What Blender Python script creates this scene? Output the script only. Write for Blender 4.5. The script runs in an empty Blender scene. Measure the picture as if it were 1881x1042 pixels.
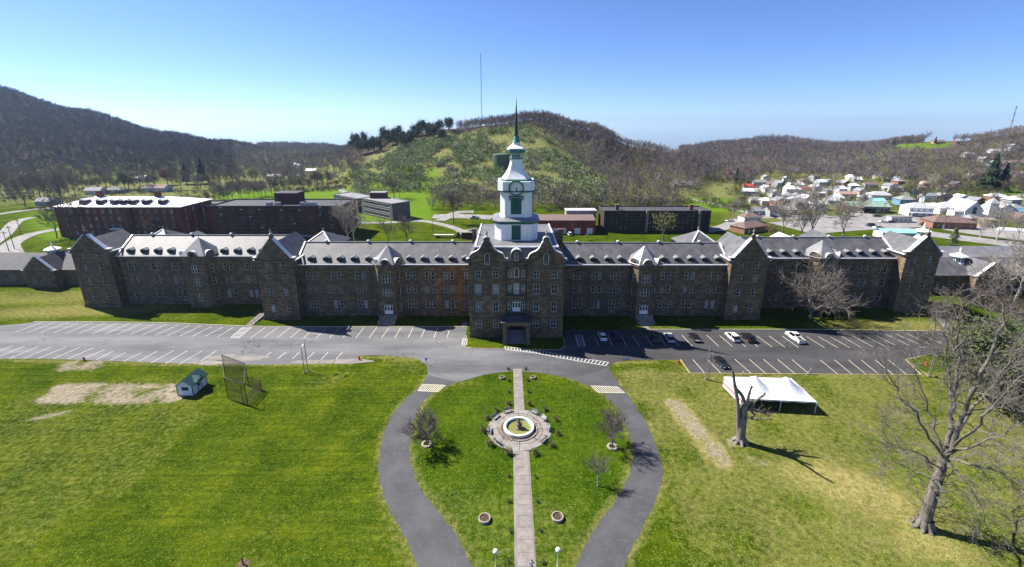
import bpy, bmesh, math, random
import numpy as np
from mathutils import Vector, Matrix
from mathutils.geometry import tessellate_polygon
R = math.radians
rnd = random.Random(7)
S = bpy.context.scene
C = S.collection

# ------------------------------------------------------------------ camera
F_PX, PITCH, PPX, PPY, CAM_H, CAM_X = 819.0, R(15.6), 935.0, 460.0, 55.0, -1.95
IMG_W, IMG_H = 1881, 1042
cam = bpy.data.cameras.new('camera')
cam.sensor_fit = 'HORIZONTAL'; cam.sensor_width = 36.0
cam.lens = F_PX / IMG_W * 36.0
cam.shift_x = (IMG_W / 2 - PPX) / IMG_W
cam.shift_y = -(IMG_H / 2 - PPY) / IMG_W
cam.clip_start = 0.5; cam.clip_end = 20000
cam_o = bpy.data.objects.new('camera', cam); C.objects.link(cam_o)
cam_o.location = (CAM_X, 0, CAM_H); cam_o.rotation_euler = (math.pi / 2 - PITCH, 0, 0)
S.camera = cam_o

# ------------------------------------------------------------------ light
SUN_EL, SUN_AZ = R(46.0), R(-65.0)          # azimuth from +Y, positive towards +X
w = bpy.data.worlds.new('World'); S.world = w; w.use_nodes = True
nt = w.node_tree; nt.nodes.clear()
out = nt.nodes.new('ShaderNodeOutputWorld'); bg = nt.nodes.new('ShaderNodeBackground')
sky = nt.nodes.new('ShaderNodeTexSky'); sky.sky_type = 'NISHITA'; sky.sun_disc = False
sky.sun_elevation = SUN_EL; sky.sun_rotation = SUN_AZ
sky.altitude = 3500; sky.air_density = 1.0; sky.dust_density = 2.0; sky.ozone_density = 3.5
tint = nt.nodes.new('ShaderNodeMix'); tint.data_type = 'RGBA'; tint.blend_type = 'MULTIPLY'; tint.inputs[0].default_value = 1.0
tint.inputs[7].default_value = (0.87, 0.975, 1.28, 1)      # the camera's white balance
nt.links.new(sky.outputs[0], tint.inputs[6]); nt.links.new(tint.outputs[2], bg.inputs[0]); bg.inputs[1].default_value = 0.062
nt.links.new(bg.outputs[0], out.inputs[0])
sun = bpy.data.lights.new('sun', 'SUN'); sun.energy = 5.0; sun.angle = R(0.53); sun.color = (1.0, 0.95, 0.87)
sun_o = bpy.data.objects.new('sun', sun); C.objects.link(sun_o)
sd = Vector((math.cos(SUN_EL) * math.sin(SUN_AZ), math.cos(SUN_EL) * math.cos(SUN_AZ), math.sin(SUN_EL)))
sun_o.rotation_euler = sd.to_track_quat('Z', 'Y').to_euler(); sun_o.location = sd * 300
vs = S.view_settings
vs.view_transform = 'Standard'; vs.look = 'None'; vs.gamma = 1; vs.use_curve_mapping = False
vs.exposure = 1.22
S.cycles.use_denoising = True
S.cycles.max_bounces = 6; S.cycles.diffuse_bounces = 3; S.cycles.glossy_bounces = 2
S.cycles.transparent_max_bounces = 12; S.cycles.caustics_reflective = False; S.cycles.caustics_refractive = False
S.cycles.volume_bounces = 0

# ------------------------------------------------------------------ pixel -> place
cP, sP = math.cos(PITCH), math.sin(PITCH)
def ray(px, py):
    a = (px - PPX) / F_PX; b = (PPY - py) / F_PX
    return (a, cP + b * sP, -sP + b * cP)
def gp(px, py, z=0.0):
    d = ray(px, py); t = (z - CAM_H) / d[2]
    return Vector((CAM_X + d[0] * t, d[1] * t, z))
def yp(px, py, Y):
    d = ray(px, py); t = Y / d[1]
    return Vector((CAM_X + d[0] * t, Y, CAM_H + d[2] * t))

# ------------------------------------------------------------------ noise and terrain
def _hash(ix, iy, seed):
    h = (ix.astype(np.int64) * 374761393 + iy.astype(np.int64) * 668265263 + seed * 974634221) & 0x7fffffff
    h = ((h ^ (h >> 13)) * 1274126177) & 0x7fffffff
    return ((h ^ (h >> 16)) & 0xffff) / 65535.0
def vnoise(x, y, seed=0):
    x = np.asarray(x, float); y = np.asarray(y, float)
    ix = np.floor(x); iy = np.floor(y); fx = x - ix; fy = y - iy
    fx = fx * fx * (3 - 2 * fx); fy = fy * fy * (3 - 2 * fy)
    a = _hash(ix, iy, seed); b = _hash(ix + 1, iy, seed); c = _hash(ix, iy + 1, seed); d = _hash(ix + 1, iy + 1, seed)
    return (a * (1 - fx) + b * fx) * (1 - fy) + (c * (1 - fx) + d * fx) * fy
def fbm(x, y, seed=0, o=4):
    s = 0; a = 0.5
    for k in range(o):
        s = s + a * vnoise(np.asarray(x) * 2 ** k, np.asarray(y) * 2 ** k, seed + k); a *= 0.5
    return s
# each column: pixel column, list of (distance Y, pixel row of the ground there, or None for level 0)
COLS = [
 (-400, [(250, None), (400, None), (850, 118)]), (0, [(250, None), (430, None), (850, 163)]), (150, [(250, None), (440, None), (850, 208)]),
 (300, [(250, None), (440, None), (850, 249)]), (400, [(260, None), (430, None), (900, 263)]),
 (500, [(300, None), (440, None), (620, 318), (1100, 268)]), (590, [(300, None), (420, None), (620, 312), (1100, 270)]),
 (660, [(290, None), (400, 335), (600, 268), (800, 272)]), (740, [(290, None), (360, 345), (430, 306), (570, 243)]),
 (830, [(290, None), (350, 352), (430, 300), (545, 233)]), (900, [(285, None), (345, 356), (430, 300), (530, 226)]),
 (990, [(285, None), (340, 358), (430, 296), (530, 215)]), (1080, [(285, None), (340, 360), (430, 312), (540, 238)]),
 (1180, [(290, None), (350, 355), (430, 325), (540, 270)]), (1260, [(300, None), (370, 350), (520, 292), (900, 276)]),
 (1330, [(320, None), (420, 337), (520, 312), (900, 266)]), (1420, [(340, None), (480, None), (900, 258)]),
 (1550, [(340, None), (450, None), (620, 302), (850, 270)]), (1680, [(340, None), (430, None), (500, 318), (650, 262)]),
 (1780, [(330, None), (385, None), (500, 305), (650, 258)]), (1881, [(330, None), (380, None), (480, 312), (650, 242)]),
 (2300, [(330, None), (380, None), (480, 300), (650, 225)])]
YS = np.arange(0, 3001, 10.0)
_T = []; _PR = []
for px, kn in COLS:
    _T.append((px - PPX) / 850.0)
    ys = [0.0]; zs = [0.0]
    for Y, py in kn:
        ys.append(Y); zs.append(0.0 if py is None else yp(PPX, py, Y)[2])
    ys += [ys[-1] + 160, ys[-1] + 600, 3200]; zs += [zs[-1] - 10, zs[-1] - 75, min(zs[-1] - 150, -150)]   # the far side of each ridge falls away
    p = np.interp(YS, ys, zs)
    k = np.hanning(9); k /= k.sum(); pp = np.pad(p, 4, mode='edge'); p = np.convolve(pp, k, mode='valid')
    p[YS <= 235] = 0
    _PR.append(p)
_T = np.array(_T); _PR = np.array(_PR)
def terrain(x, y):
    x = np.atleast_1d(np.asarray(x, float)); y = np.atleast_1d(np.asarray(y, float))
    yy = np.clip(y, 1.0, 2990); t = np.clip((x - CAM_X) / np.maximum(yy, 60.0), _T[0], _T[-1] - 1e-6)
    i = np.clip(np.searchsorted(_T, t, side='right') - 1, 0, len(_T) - 2)
    f = (t - _T[i]) / (_T[i + 1] - _T[i]); f = f * f * (3 - 2 * f)
    j = np.clip((yy / 10).astype(int), 0, len(YS) - 2); g = yy / 10 - j
    za = _PR[i, j] * (1 - g) + _PR[i, j + 1] * g; zb = _PR[i + 1, j] * (1 - g) + _PR[i + 1, j + 1] * g
    z = za * (1 - f) + zb * f
    amp = np.clip((z - 3) / 25, 0, 1) * 7
    z = z + amp * (fbm(x / 90, y / 90, 11, 3) - 0.45)
    z = z - np.maximum(y - 2990, 0) * 0.06
    return np.where(y < 200, 0.0, z)
def tz(x, y): return float(terrain(x, y)[0])
def tp(px, py, y0=150.0):
    """where the line of sight through a pixel meets the terrain"""
    d = ray(px, py); Y = np.arange(y0, 1500, 1.0); t = Y / d[1]
    X = CAM_X + d[0] * t; Z = CAM_H + d[2] * t; G = terrain(X, Y)
    k = np.argmax(Z <= G)
    if Z[k] > G[k]: k = len(Y) - 1
    return Vector((X[k], Y[k], G[k]))

# ------------------------------------------------------------------ materials
MATS = {}
def _n(t, kind, **kw):
    n = t.nodes.new(kind)
    for k, v in kw.items(): setattr(n, k, v)
    return n
def new_mat(name):
    m = bpy.data.materials.new(name); m.use_nodes = True; MATS[name] = m
    b = m.node_tree.nodes['Principled BSDF']; return m, m.node_tree, b
def mix(t, fac, a, b, mode='MIX'):
    n = _n(t, 'ShaderNodeMix', data_type='RGBA', blend_type=mode)
    for i, v in ((0, fac), (6, a), (7, b)):
        if hasattr(v, 'is_linked') or hasattr(v, 'node'): t.links.new(v, n.inputs[i])
        elif i == 0: n.inputs[0].default_value = v
        else: n.inputs[i].default_value = (*v, 1) if len(v) == 3 else v
    return n.outputs[2]
def ramp(t, v, stops):
    n = _n(t, 'ShaderNodeMapRange', clamp=True); t.links.new(v, n.inputs[0])
    n.inputs[1].default_value, n.inputs[2].default_value = stops; return n.outputs[0]
def noise(t, vec, scale, detail=4, rough=0.55):
    n = _n(t, 'ShaderNodeTexNoise'); t.links.new(vec, n.inputs['Vector'])
    n.inputs['Scale'].default_value = scale; n.inputs['Detail'].default_value = detail; n.inputs['Roughness'].default_value = rough
    return n.outputs['Fac']
def pos(t): return _n(t, 'ShaderNodeNewGeometry').outputs['Position']
def math_(t, op, a, b=None):
    n = _n(t, 'ShaderNodeMath', operation=op)
    for i, v in ((0, a), (1, b)):
        if v is None: continue
        if hasattr(v, 'node'): t.links.new(v, n.inputs[i])
        else: n.inputs[i].default_value = v
    return n.outputs[0]
def bump(t, b, h, strength, dist):
    n = _n(t, 'ShaderNodeBump'); n.inputs['Strength'].default_value = strength; n.inputs['Distance'].default_value = dist
    t.links.new(h, n.inputs['Height']); t.links.new(n.outputs[0], b.inputs['Normal'])
def mat(name, c1, c2=None, scale=1.0, rough=0.8, bmp=0.0, bdist=0.05, metal=0.0, spec=0.3, lo=0.35, hi=0.65, detail=5, c3=None, s3=8.0, stretch=None):
    m, t, b = new_mat(name)
    b.inputs['Roughness'].default_value = rough; b.inputs['Metallic'].default_value = metal; b.inputs['Specular IOR Level'].default_value = spec
    if c2 is None:
        b.inputs['Base Color'].default_value = (*c1, 1); return m
    p = pos(t)
    if stretch:
        mp = _n(t, 'ShaderNodeMapping'); mp.inputs['Scale'].default_value = stretch; t.links.new(p, mp.inputs[0]); p = mp.outputs[0]
    f = noise(t, p, scale, detail)
    col = mix(t, ramp(t, f, (lo, hi)), c1, c2)
    if c3: col = mix(t, ramp(t, noise(t, p, s3, 3), (0.55, 0.75)), col, c3)
    t.links.new(col, b.inputs['Base Color'])
    if bmp: bump(t, b, noise(t, p, scale * 6, 3), bmp, bdist)
    return m
def block_mat(name, c1, c2, mortar, bw, bh, msize, stain, rough=0.85, bmp=0.5, spec=0.25):
    """coursed stone, brick or slate: joints and tone per block, weather stains over it"""
    m, t, b = new_mat(name); b.inputs['Roughness'].default_value = rough; b.inputs['Specular IOR Level'].default_value = spec
    p = pos(t); s = _n(t, 'ShaderNodeSeparateXYZ'); t.links.new(p, s.inputs[0])
    cmb = _n(t, 'ShaderNodeCombineXYZ')
    t.links.new(math_(t, 'ADD', s.outputs[0], s.outputs[1]), cmb.inputs[0]); t.links.new(s.outputs[2], cmb.inputs[1])
    br = _n(t, 'ShaderNodeTexBrick'); t.links.new(cmb.outputs[0], br.inputs['Vector'])
    br.inputs['Scale'].default_value = 1.0; br.inputs['Brick Width'].default_value = bw; br.inputs['Row Height'].default_value = bh
    br.inputs['Mortar Size'].default_value = msize; br.inputs['Bias'].default_value = 0.0
    br.inputs['Color1'].default_value = (*c1, 1); br.inputs['Color2'].default_value = (*c2, 1); br.inputs['Mortar'].default_value = (*mortar, 1)
    col = br.outputs['Color']
    mp = _n(t, 'ShaderNodeMapping'); mp.inputs['Scale'].default_value = (1, 1, 0.25); t.links.new(p, mp.inputs[0])
    col = mix(t, ramp(t, noise(t, mp.outputs[0], 0.5, 5), (0.42, 0.75)), col, stain)
    fine = noise(t, p, 3.0, 5)
    col = mix(t, ramp(t, fine, (0.3, 0.7)), mix(t, 1.0, col, (0.72, 0.72, 0.72), 'MULTIPLY'), col)
    t.links.new(col, b.inputs['Base Color'])
    h = math_(t, 'ADD', math_(t, 'MULTIPLY', br.outputs['Fac'], -1.0), math_(t, 'MULTIPLY', fine, 0.6))
    bump(t, b, h, bmp, 0.06)
    return m

# ------------------------------------------------------------------ mesh building
class MB:
    def __init__(s): s.v = []; s.f = []; s.m = []
    def add(s, vs, fs, m=0):
        o = len(s.v); s.v += [tuple(v) for v in vs]
        for f in fs: s.f.append(tuple(i + o for i in f)); s.m.append(m)
    def poly(s, pts, m=0): s.add(pts, [tuple(range(len(pts)))], m)
    def box(s, x0, x1, y0, y1, z0, z1, m=0, skip=''):
        v = [(x0, y0, z0), (x1, y0, z0), (x1, y1, z0), (x0, y1, z0), (x0, y0, z1), (x1, y0, z1), (x1, y1, z1), (x0, y1, z1)]
        f = {'d': (0, 3, 2, 1), 'u': (4, 5, 6, 7), 'f': (0, 1, 5, 4), 'r': (1, 2, 6, 5), 'b': (2, 3, 7, 6), 'l': (3, 0, 4, 7)}
        s.add(v, [q for k, q in f.items() if k not in skip], m)
    def bar(s, a, b, wx, wz, m=0, up=(0, 0, 1)):
        """box along a segment"""
        a = Vector(a); b = Vector(b); d = (b - a).normalized(); u = Vector(up)
        sx = d.cross(u)
        if sx.length < 1e-4: sx = d.cross(Vector((1, 0, 0)))
        sx.normalize(); u = sx.cross(d)
        q = [a + sx * i * wx / 2 + u * j * wz / 2 for i, j in ((-1, -1), (1, -1), (1, 1), (-1, 1))]
        q2 = [p + (b - a) for p in q]
        s.add(q + q2, [(3, 2, 1, 0), (4, 5, 6, 7), (0, 1, 5, 4), (1, 2, 6, 5), (2, 3, 7, 6), (3, 0, 4, 7)], m)
    def tube(s, a, b, r0, r1=None, n=8, m=0, caps=True):
        r1 = r0 if r1 is None else r1
        a = Vector(a); b = Vector(b); d = (b - a).normalized()
        x = d.cross(Vector((0, 0, 1)))
        if x.length < 1e-3: x = Vector((1, 0, 0))
        x.normalize(); y = d.cross(x)
        cs = [(math.cos(2 * math.pi * i / n), math.sin(2 * math.pi * i / n)) for i in range(n)]
        v = [a + (x * c + y * q) * r0 for c, q in cs] + [b + (x * c + y * q) * r1 for c, q in cs]
        f = [((i + 1) % n, i, n + i, n + (i + 1) % n)[::-1] for i in range(n)]
        if caps: f += [tuple(range(n)), tuple(range(2 * n - 1, n - 1, -1))]
        s.add(v, f, m)
    def lathe(s, prof, n=16, m=0, c=(0, 0, 0), rot=0.0, close=False):
        """rings (radius, z) stacked about a vertical axis"""
        v = []
        for r, z in prof:
            for i in range(n):
                a = 2 * math.pi * i / n + rot; v.append((c[0] + r * math.cos(a), c[1] + r * math.sin(a), c[2] + z))
        f = []
        for k in range(len(prof) - 1):
            for i in range(n):
                j = (i + 1) % n; f.append((k * n + i, k * n + j, (k + 1) * n + j, (k + 1) * n + i))
        if close: f.append(tuple(range((len(prof) - 1) * n, len(prof) * n)))
        s.add(v, f, m)
    def slab(s, pts, O, U, t, m=0, mside=None):
        """outline (u,z) as a plate of thickness t behind a facade plane; U points right seen from outside"""
        O = Vector(O); U = Vector(U); N = U.cross(Vector((0, 0, 1)))
        fr = [O + U * u + Vector((0, 0, z)) for u, z in pts]; bk = [p - N * t for p in fr]; n = len(pts)
        tri = tessellate_polygon([[Vector((u, z, 0)) for u, z in pts]])
        def cw(q):
            a, b, c = [pts[i] for i in q]; return (b[0] - a[0]) * (c[1] - a[1]) - (b[1] - a[1]) * (c[0] - a[0])
        tri = [q if cw(q) > 0 else q[::-1] for q in tri]
        s.add(fr, tri, m); s.add(bk, [q[::-1] for q in tri], m)
        ar = sum(pts[i][0] * pts[(i + 1) % n][1] - pts[(i + 1) % n][0] * pts[i][1] for i in range(n))
        e = [(i, (i + 1) % n, n + (i + 1) % n, n + i) for i in range(n)]
        if ar > 0: e = [q[::-1] for q in e]
        s.add(fr + bk, e, m if mside is None else mside)
    def facade(s, O, U, W, z0, z1, holes=(), depth=0.35, m=0):
        """wall face with real openings (u0,u1,z0,z1) and their reveals"""
        O = Vector(O); U = Vector(U); N = U.cross(Vector((0, 0, 1)))
        P = lambda u, z, d=0.0: O + U * u + Vector((0, 0, z)) - N * d
        us = sorted({0, W} | {h[0] for h in holes} | {h[1] for h in holes}); zs = sorted({z0, z1} | {h[2] for h in holes} | {h[3] for h in holes})
        for i in range(len(us) - 1):
            for j in range(len(zs) - 1):
                uc = (us[i] + us[i + 1]) / 2; zc = (zs[j] + zs[j + 1]) / 2
                if any(h[0] < uc < h[1] and h[2] < zc < h[3] for h in holes): continue
                s.poly([P(us[i], zs[j]), P(us[i + 1], zs[j]), P(us[i + 1], zs[j + 1]), P(us[i], zs[j + 1])], m)
        for a, b, c, d in holes:
            q = [(a, c), (b, c), (b, d), (a, d)]
            for k in range(4):
                p, r = q[k], q[(k + 1) % 4]
                s.poly([P(*p), P(*r), P(*r, depth), P(*p, depth)][::-1], m)
    def mesh(s, name, mats, smooth=False):
        me = bpy.data.meshes.new(name); me.from_pydata(s.v, [], s.f)
        for mm in mats: me.materials.append(MATS[mm] if isinstance(mm, str) else mm)
        if len(mats) > 1: me.polygons.foreach_set('material_index', s.m)
        if smooth: me.polygons.foreach_set('use_smooth', [True] * len(me.polygons))
        me.update(); return me
def put(name, me, parent=None, loc=(0, 0, 0), rz=0.0, sc=None):
    o = bpy.data.objects.new(name, me); C.objects.link(o)
    o.location = loc; o.rotation_euler = (0, 0, rz)
    if sc is not None: o.scale = (sc, sc, sc) if isinstance(sc, (int, float)) else sc
    if parent is not None: o.parent = parent
    return o
def obj(name, mb, mats, parent=None, loc=(0, 0, 0), rz=0.0, smooth=False):
    if isinstance(mats, str): mats = [mats]
    return put(name, mb.mesh(name, mats, smooth), parent, loc, rz)
def tag(o, label=None, cat=None, group=None, kind=None):
    if label: o['label'] = label
    if cat: o['category'] = cat
    if group: o['group'] = group
    if kind: o['kind'] = kind
    return o
def thing(name, label, cat, loc=(0, 0, 0), rz=0.0, group=None):
    return tag(put(name, None, None, loc, rz), label, cat, group)
def copy_thing(o, parent=None):
    c = o.copy(); C.objects.link(c)
    if parent is not None: c.parent = parent
    for ch in list(o.children): copy_thing(ch, c)
    return c
def spline(pts, n=8, closed=False):
    """Catmull-Rom through the points"""
    P = [Vector(p) for p in pts]; o = []
    k = len(P)
    for i in range(k if closed else k - 1):
        g = (lambda j: P[j % k]) if closed else (lambda j: P[max(0, min(k - 1, j))])
        a, b, c, d = g(i - 1), g(i), g(i + 1), g(i + 2)
        for q in range(n):
            t = q / n
            o.append(0.5 * ((2 * b) + (c - a) * t + (2 * a - 5 * b + 4 * c - d) * t * t + (3 * b - a - 3 * c + d) * t ** 3))
    if not closed: o.append(P[-1])
    return o
def flat_poly(mb, pts, z, m=0):
    tri = tessellate_polygon([[Vector((p[0], p[1], 0)) for p in pts]])
    V = [(p[0], p[1], z) for p in pts]
    def cw(q):
        a, b, c = [V[i] for i in q]; return (b[0] - a[0]) * (c[1] - a[1]) - (b[1] - a[1]) * (c[0] - a[0])
    mb.add(V, [q if cw(q) > 0 else q[::-1] for q in tri], m)
def ribbon(mb, pts, width, z, m=0, zf=None):
    P = [Vector((p[0], p[1], 0)) for p in pts]; L = []
    for i, p in enumerate(P):
        d = (P[min(i + 1, len(P) - 1)] - P[max(i - 1, 0)]).normalized(); nrm = Vector((-d.y, d.x, 0))
        for sgn in (1, -1):
            q = p + nrm * sgn * width / 2; L.append((q.x, q.y, (zf(q.x, q.y) if zf else 0) + z))
    mb.add(L, [(2 * i + 1, 2 * i + 3, 2 * i + 2, 2 * i) for i in range(len(P) - 1)], m)
# ------------------------------------------------------------------ plain materials
mat('asphalt_worn', (0.085, 0.085, 0.092), (0.16, 0.158, 0.16), 0.10, 0.9, 0.3, 0.02, c3=(0.20, 0.185, 0.175), s3=0.22, stretch=(0.5, 1.5, 1))
mat('asphalt_dark', (0.038, 0.038, 0.042), (0.062, 0.061, 0.065), 0.25, 0.9, 0.3, 0.02, c3=(0.088, 0.085, 0.086), s3=0.5, stretch=(0.35, 1.2, 1))
mat('asphalt_drive', (0.047, 0.047, 0.051), (0.072, 0.071, 0.075), 0.25, 0.8, 0.3, 0.02, c3=(0.088, 0.086, 0.086), s3=1.6, spec=.4)
mat('patch_sand', (0.17, 0.155, 0.135), (0.235, 0.21, 0.185), 0.4, 0.95, 0.3, 0.02)
mat('concrete', (0.175, 0.155, 0.138), (0.245, 0.22, 0.20), 0.7, 0.9, 0.3, 0.02, c3=(0.14, 0.122, 0.11), s3=2.2)
mat('concrete_pale', (0.195, 0.175, 0.155), (0.265, 0.24, 0.22), 0.5, 0.9, 0.3, 0.02)
mat('gravel_road', (0.19, 0.18, 0.17), (0.275, 0.262, 0.25), 0.3, 0.95, c3=(.14, .13, .12), s3=.12)
mat('paint_white', (0.62, 0.62, 0.58), (0.42, 0.42, 0.40), 1.5, 0.7)
mat('paint_yellow', (0.50, 0.40, 0.16), (0.36, 0.30, 0.16), 1.5, 0.7)
mat('paint_cream', (0.62, 0.56, 0.38), (0.45, 0.42, 0.32), 1.5, 0.7)
block_mat('sandstone', (0.33, 0.235, 0.138), (0.115, 0.083, 0.054), (0.075, 0.058, 0.042), 1.15, 0.46, 0.035, (0.085, 0.066, 0.048))
_m = MATS['sandstone']; _t = _m.node_tree; _b = _t.nodes['Principled BSDF']; _src = _b.inputs['Base Color'].links[0].from_socket   # a stretch of cleaner, rustier stone beside the centre block
_s = _n(_t, 'ShaderNodeSeparateXYZ'); _t.links.new(pos(_t), _s.inputs[0]); _f = math_(_t, 'MULTIPLY', ramp(_t, math_(_t, 'ADD', _s.outputs[0], math_(_t, 'MULTIPLY', noise(_t, pos(_t), .3), 10.0)), (-24.0, -9.0)), math_(_t, 'LESS_THAN', _s.outputs[0], -12.55))
_t.links.new(mix(_t, _f, _src, mix(_t, 1.0, _src, (1.75, 1.3, .85), 'MULTIPLY')), _b.inputs['Base Color'])
block_mat('sandstone_warm', (0.22, 0.165, 0.105), (0.145, 0.112, 0.078), (0.06, 0.05, 0.04), 1.15, 0.46, 0.035, (0.085, 0.070, 0.054))
mat('stone_trim', (0.19, 0.145, 0.098), (0.10, 0.08, 0.058), 0.8, 0.85)
mat('stone_sooty', (0.085, 0.068, 0.052), (0.14, 0.108, 0.075), 1.5, 0.9)
mat('stone_light', (0.34, 0.30, 0.24), (0.22, 0.19, 0.155), 0.9, 0.85)
block_mat('slate', (0.112, 0.109, 0.116), (0.072, 0.070, 0.078), (0.05, 0.05, 0.055), 0.6, 0.35, 0.02, (0.155, 0.150, 0.152), rough=0.56, bmp=0.4, spec=0.5)
mat('slate_flat', (0.15, 0.15, 0.16), (0.21, 0.206, 0.21), 0.35, 0.45, spec=.6)
mat('deck_roof', (0.12, 0.12, 0.125), (0.165, 0.16, 0.165), 0.35, 0.6)
mat('metal_white', (0.78, 0.79, 0.80), (0.62, 0.63, 0.64), 0.6, 0.35, spec=0.5)
mat('wood_white', (0.88, 0.88, 0.87), (0.80, 0.79, 0.77), 0.9, 0.55, c3=(.70, .68, .64), s3=1.1, stretch=(1, 1, .18))
mat('wood_green', (0.015, 0.085, 0.062), (0.03, 0.12, 0.088), 1.0, 0.55)
mat('copper_green', (0.05, 0.16, 0.12), (0.10, 0.22, 0.17), 1.2, 0.5)
mat('spire_dark', (0.02, 0.045, 0.04), (0.03, 0.065, 0.055), 1.0, 0.5)
mat('clock_face', (0.75, 0.74, 0.70), (0.66, 0.65, 0.62), 1.0, 0.5)
mat('black', (0.012, 0.012, 0.013)); mat('dark_hole', (0.01, 0.01, 0.01), rough=1.0)
mat('frame_paint', (0.66, 0.66, 0.64), (0.46, 0.45, 0.43), 0.7, 0.6)
mat('frame_dark', (0.06, 0.065, 0.06), (0.09, 0.09, 0.085), 0.7, 0.6)
mat('iron', (0.03, 0.03, 0.03), (0.05, 0.045, 0.04), 2.0, 0.6, metal=0.3)
mat('steel', (0.42, 0.42, 0.43), (0.34, 0.34, 0.35), 1.0, 0.45, metal=0.6)
mat('wood_pole', (0.10, 0.075, 0.055), (0.15, 0.12, 0.095), 1.5, 0.9)
mat('dark_roof', (0.045, 0.045, 0.05), (0.07, 0.068, 0.072), 0.5, 0.75)
block_mat('red_brick', (0.36, 0.055, 0.040), (0.25, 0.045, 0.034), (0.10, 0.07, 0.06), 0.7, 0.26, 0.03, (0.07, 0.022, 0.020), bmp=0.3)
block_mat('dark_brick', (0.19, 0.052, 0.042), (0.13, 0.042, 0.036), (0.05, 0.035, 0.03), 0.7, 0.26, 0.03, (0.035, 0.022, 0.021), bmp=0.3)
block_mat('brown_stone', (0.095, 0.062, 0.045), (0.065, 0.045, 0.036), (0.03, 0.025, 0.02), 0.9, 0.35, 0.03, (0.028, 0.023, 0.021), bmp=0.3)
block_mat('orange_brick', (0.36, 0.15, 0.075), (0.28, 0.12, 0.065), (0.3, 0.22, 0.17), 0.7, 0.26, 0.03, (0.25, 0.13, 0.085), bmp=0.2)
mat('roof_bright', (0.86, 0.87, 0.88), (0.76, 0.77, 0.78), 0.4, 0.4, spec=0.5)
def glass_mat(name, dark, light, share):
    m, t, b = new_mat(name); b.inputs['Roughness'].default_value = 0.12; b.inputs['Specular IOR Level'].default_value = 0.5
    oi = _n(t, 'ShaderNodeObjectInfo')
    t.links.new(mix(t, math_(t, 'GREATER_THAN', oi.outputs['Random'], 1 - share), dark, light), b.inputs['Base Color'])
glass_mat('glass', (0.012, 0.015, 0.018), (0.10, 0.12, 0.14), 0.22)
glass_mat('glass_blinds', (0.02, 0.024, 0.028), (0.26, 0.29, 0.32), 0.3)
mat('car_glass', (0.01, 0.012, 0.014), rough=0.08, spec=0.6); mat('tyre', (0.015, 0.015, 0.015), rough=0.9)
mat('rim', (0.5, 0.5, 0.51), rough=0.35, metal=0.7); mat('lamp_red', (0.35, 0.02, 0.015), rough=0.3); mat('lamp_clear', (0.7, 0.7, 0.68), rough=0.2)

# ------------------------------------------------------------------ ground
def cells(*spans):
    o = []
    for a, b, st in spans: o += list(np.arange(a, b - 1e-6, st))
    o.append(spans[-1][1]); return np.array(o, float)
gx = cells((-7000, -2000, 1000), (-2000, -1000, 50), (-1000, -200, 9), (-200, -130, 5), (-130, 130, 1.2), (130, 200, 5), (200, 1000, 9), (1000, 2000, 50), (2000, 7000, 1000))
gy = cells((-5000, -200, 800), (-200, 34, 26), (34, 132, 1.2), (132, 236, 4), (236, 960, 7.5), (960, 1500, 30), (1500, 9000, 500))
GX, GY = np.meshgrid(gx, gy); fx, fy = GX.ravel(), GY.ravel()
GZ = terrain(fx, fy)
def seg_mask(x, y, a, b, hw, soft):
    ax, ay = a[0], a[1]; dx, dy = b[0] - ax, b[1] - ay; L = max(math.hypot(dx, dy), 1e-6)
    u = np.clip(((x - ax) * dx + (y - ay) * dy) / L ** 2, 0, 1)
    return np.clip(1 - (np.hypot(x - ax - u * dx, y - ay - u * dy) - hw) / soft, 0, 1)
def spot(x, y, c, rx, ry, soft=0.4, rot=0.0):
    X = (x - c[0]) * math.cos(rot) + (y - c[1]) * math.sin(rot); Y = -(x - c[0]) * math.sin(rot) + (y - c[1]) * math.cos(rot)
    return np.clip((1 - np.hypot(X / rx, Y / ry)) / soft, 0, 1)
nz = fbm(fx / 6, fy / 6, 3, 4); nz2 = fbm(fx / 25, fy / 25, 5, 4)
bare = np.zeros_like(fx); dry = np.zeros_like(fx); viv = np.zeros_like(fx)
mx = np.maximum
for (p0, p1, hw, so) in (((110, 712), (322, 712), 1.2, 1.6), ((90, 731), (318, 731), 1.6, 1.6), ((130, 672), (175, 670), 1.6, 3.0), ((60, 770), (125, 757), 0.1, 1.6), ((1240, 742), (1322, 845), 1.3, 1.5),
                     ((1350, 815), (1395, 845), 0.6, 2.2), ((1655, 645), (1700, 690), 0.3, 1.6)):
    bare = mx(bare, seg_mask(fx, fy, gp(*p0), gp(*p1), hw, so) * np.clip((nz - 0.2) * 3.2, 0.25, 1))
dry = seg_mask(fx, fy, gp(1240, 742), gp(1322, 845), 1.9, 1.6) * .8
for (c, rx, ry, rot, k) in (((1560, 905), 17, 10, -0.5, 0.95), ((1650, 985), 14, 8, -0.5, 0.9), ((1470, 840), 12, 7, -0.4, 0.6), ((1330, 960), 12, 10, 0.0, 0.25), ((60, 545), 45, 10, 0.0, 0.55),
                            ((150, 570), 50, 8, 0.1, 0.55), ((600, 700), 10, 5, 0.8, 0.25), ((1640, 780), 30, 12, 0, 0.3), ((1180, 690), 9, 5, 0, 0.5), ((1650, 600), 40, 7, 0.0, 0.5)):
    g = gp(*c); dry = mx(dry, k * spot(fx, fy, g, rx, ry, 0.6, rot) * np.clip((nz2 * 0.6 + nz * 0.6 - 0.1) * 2.0, 0.3, 1))
dry = mx(dry, np.clip((nz2 - 0.50) * 2.0, 0, 0.22) * (fx > -130) * (fx < 130) * (fy < 150))
dry = mx(dry, 0.42 * np.clip((fx - 18) / 8, 0, 1) * (fy < 92) * np.clip(nz * 2.2, 0, 1))
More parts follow.
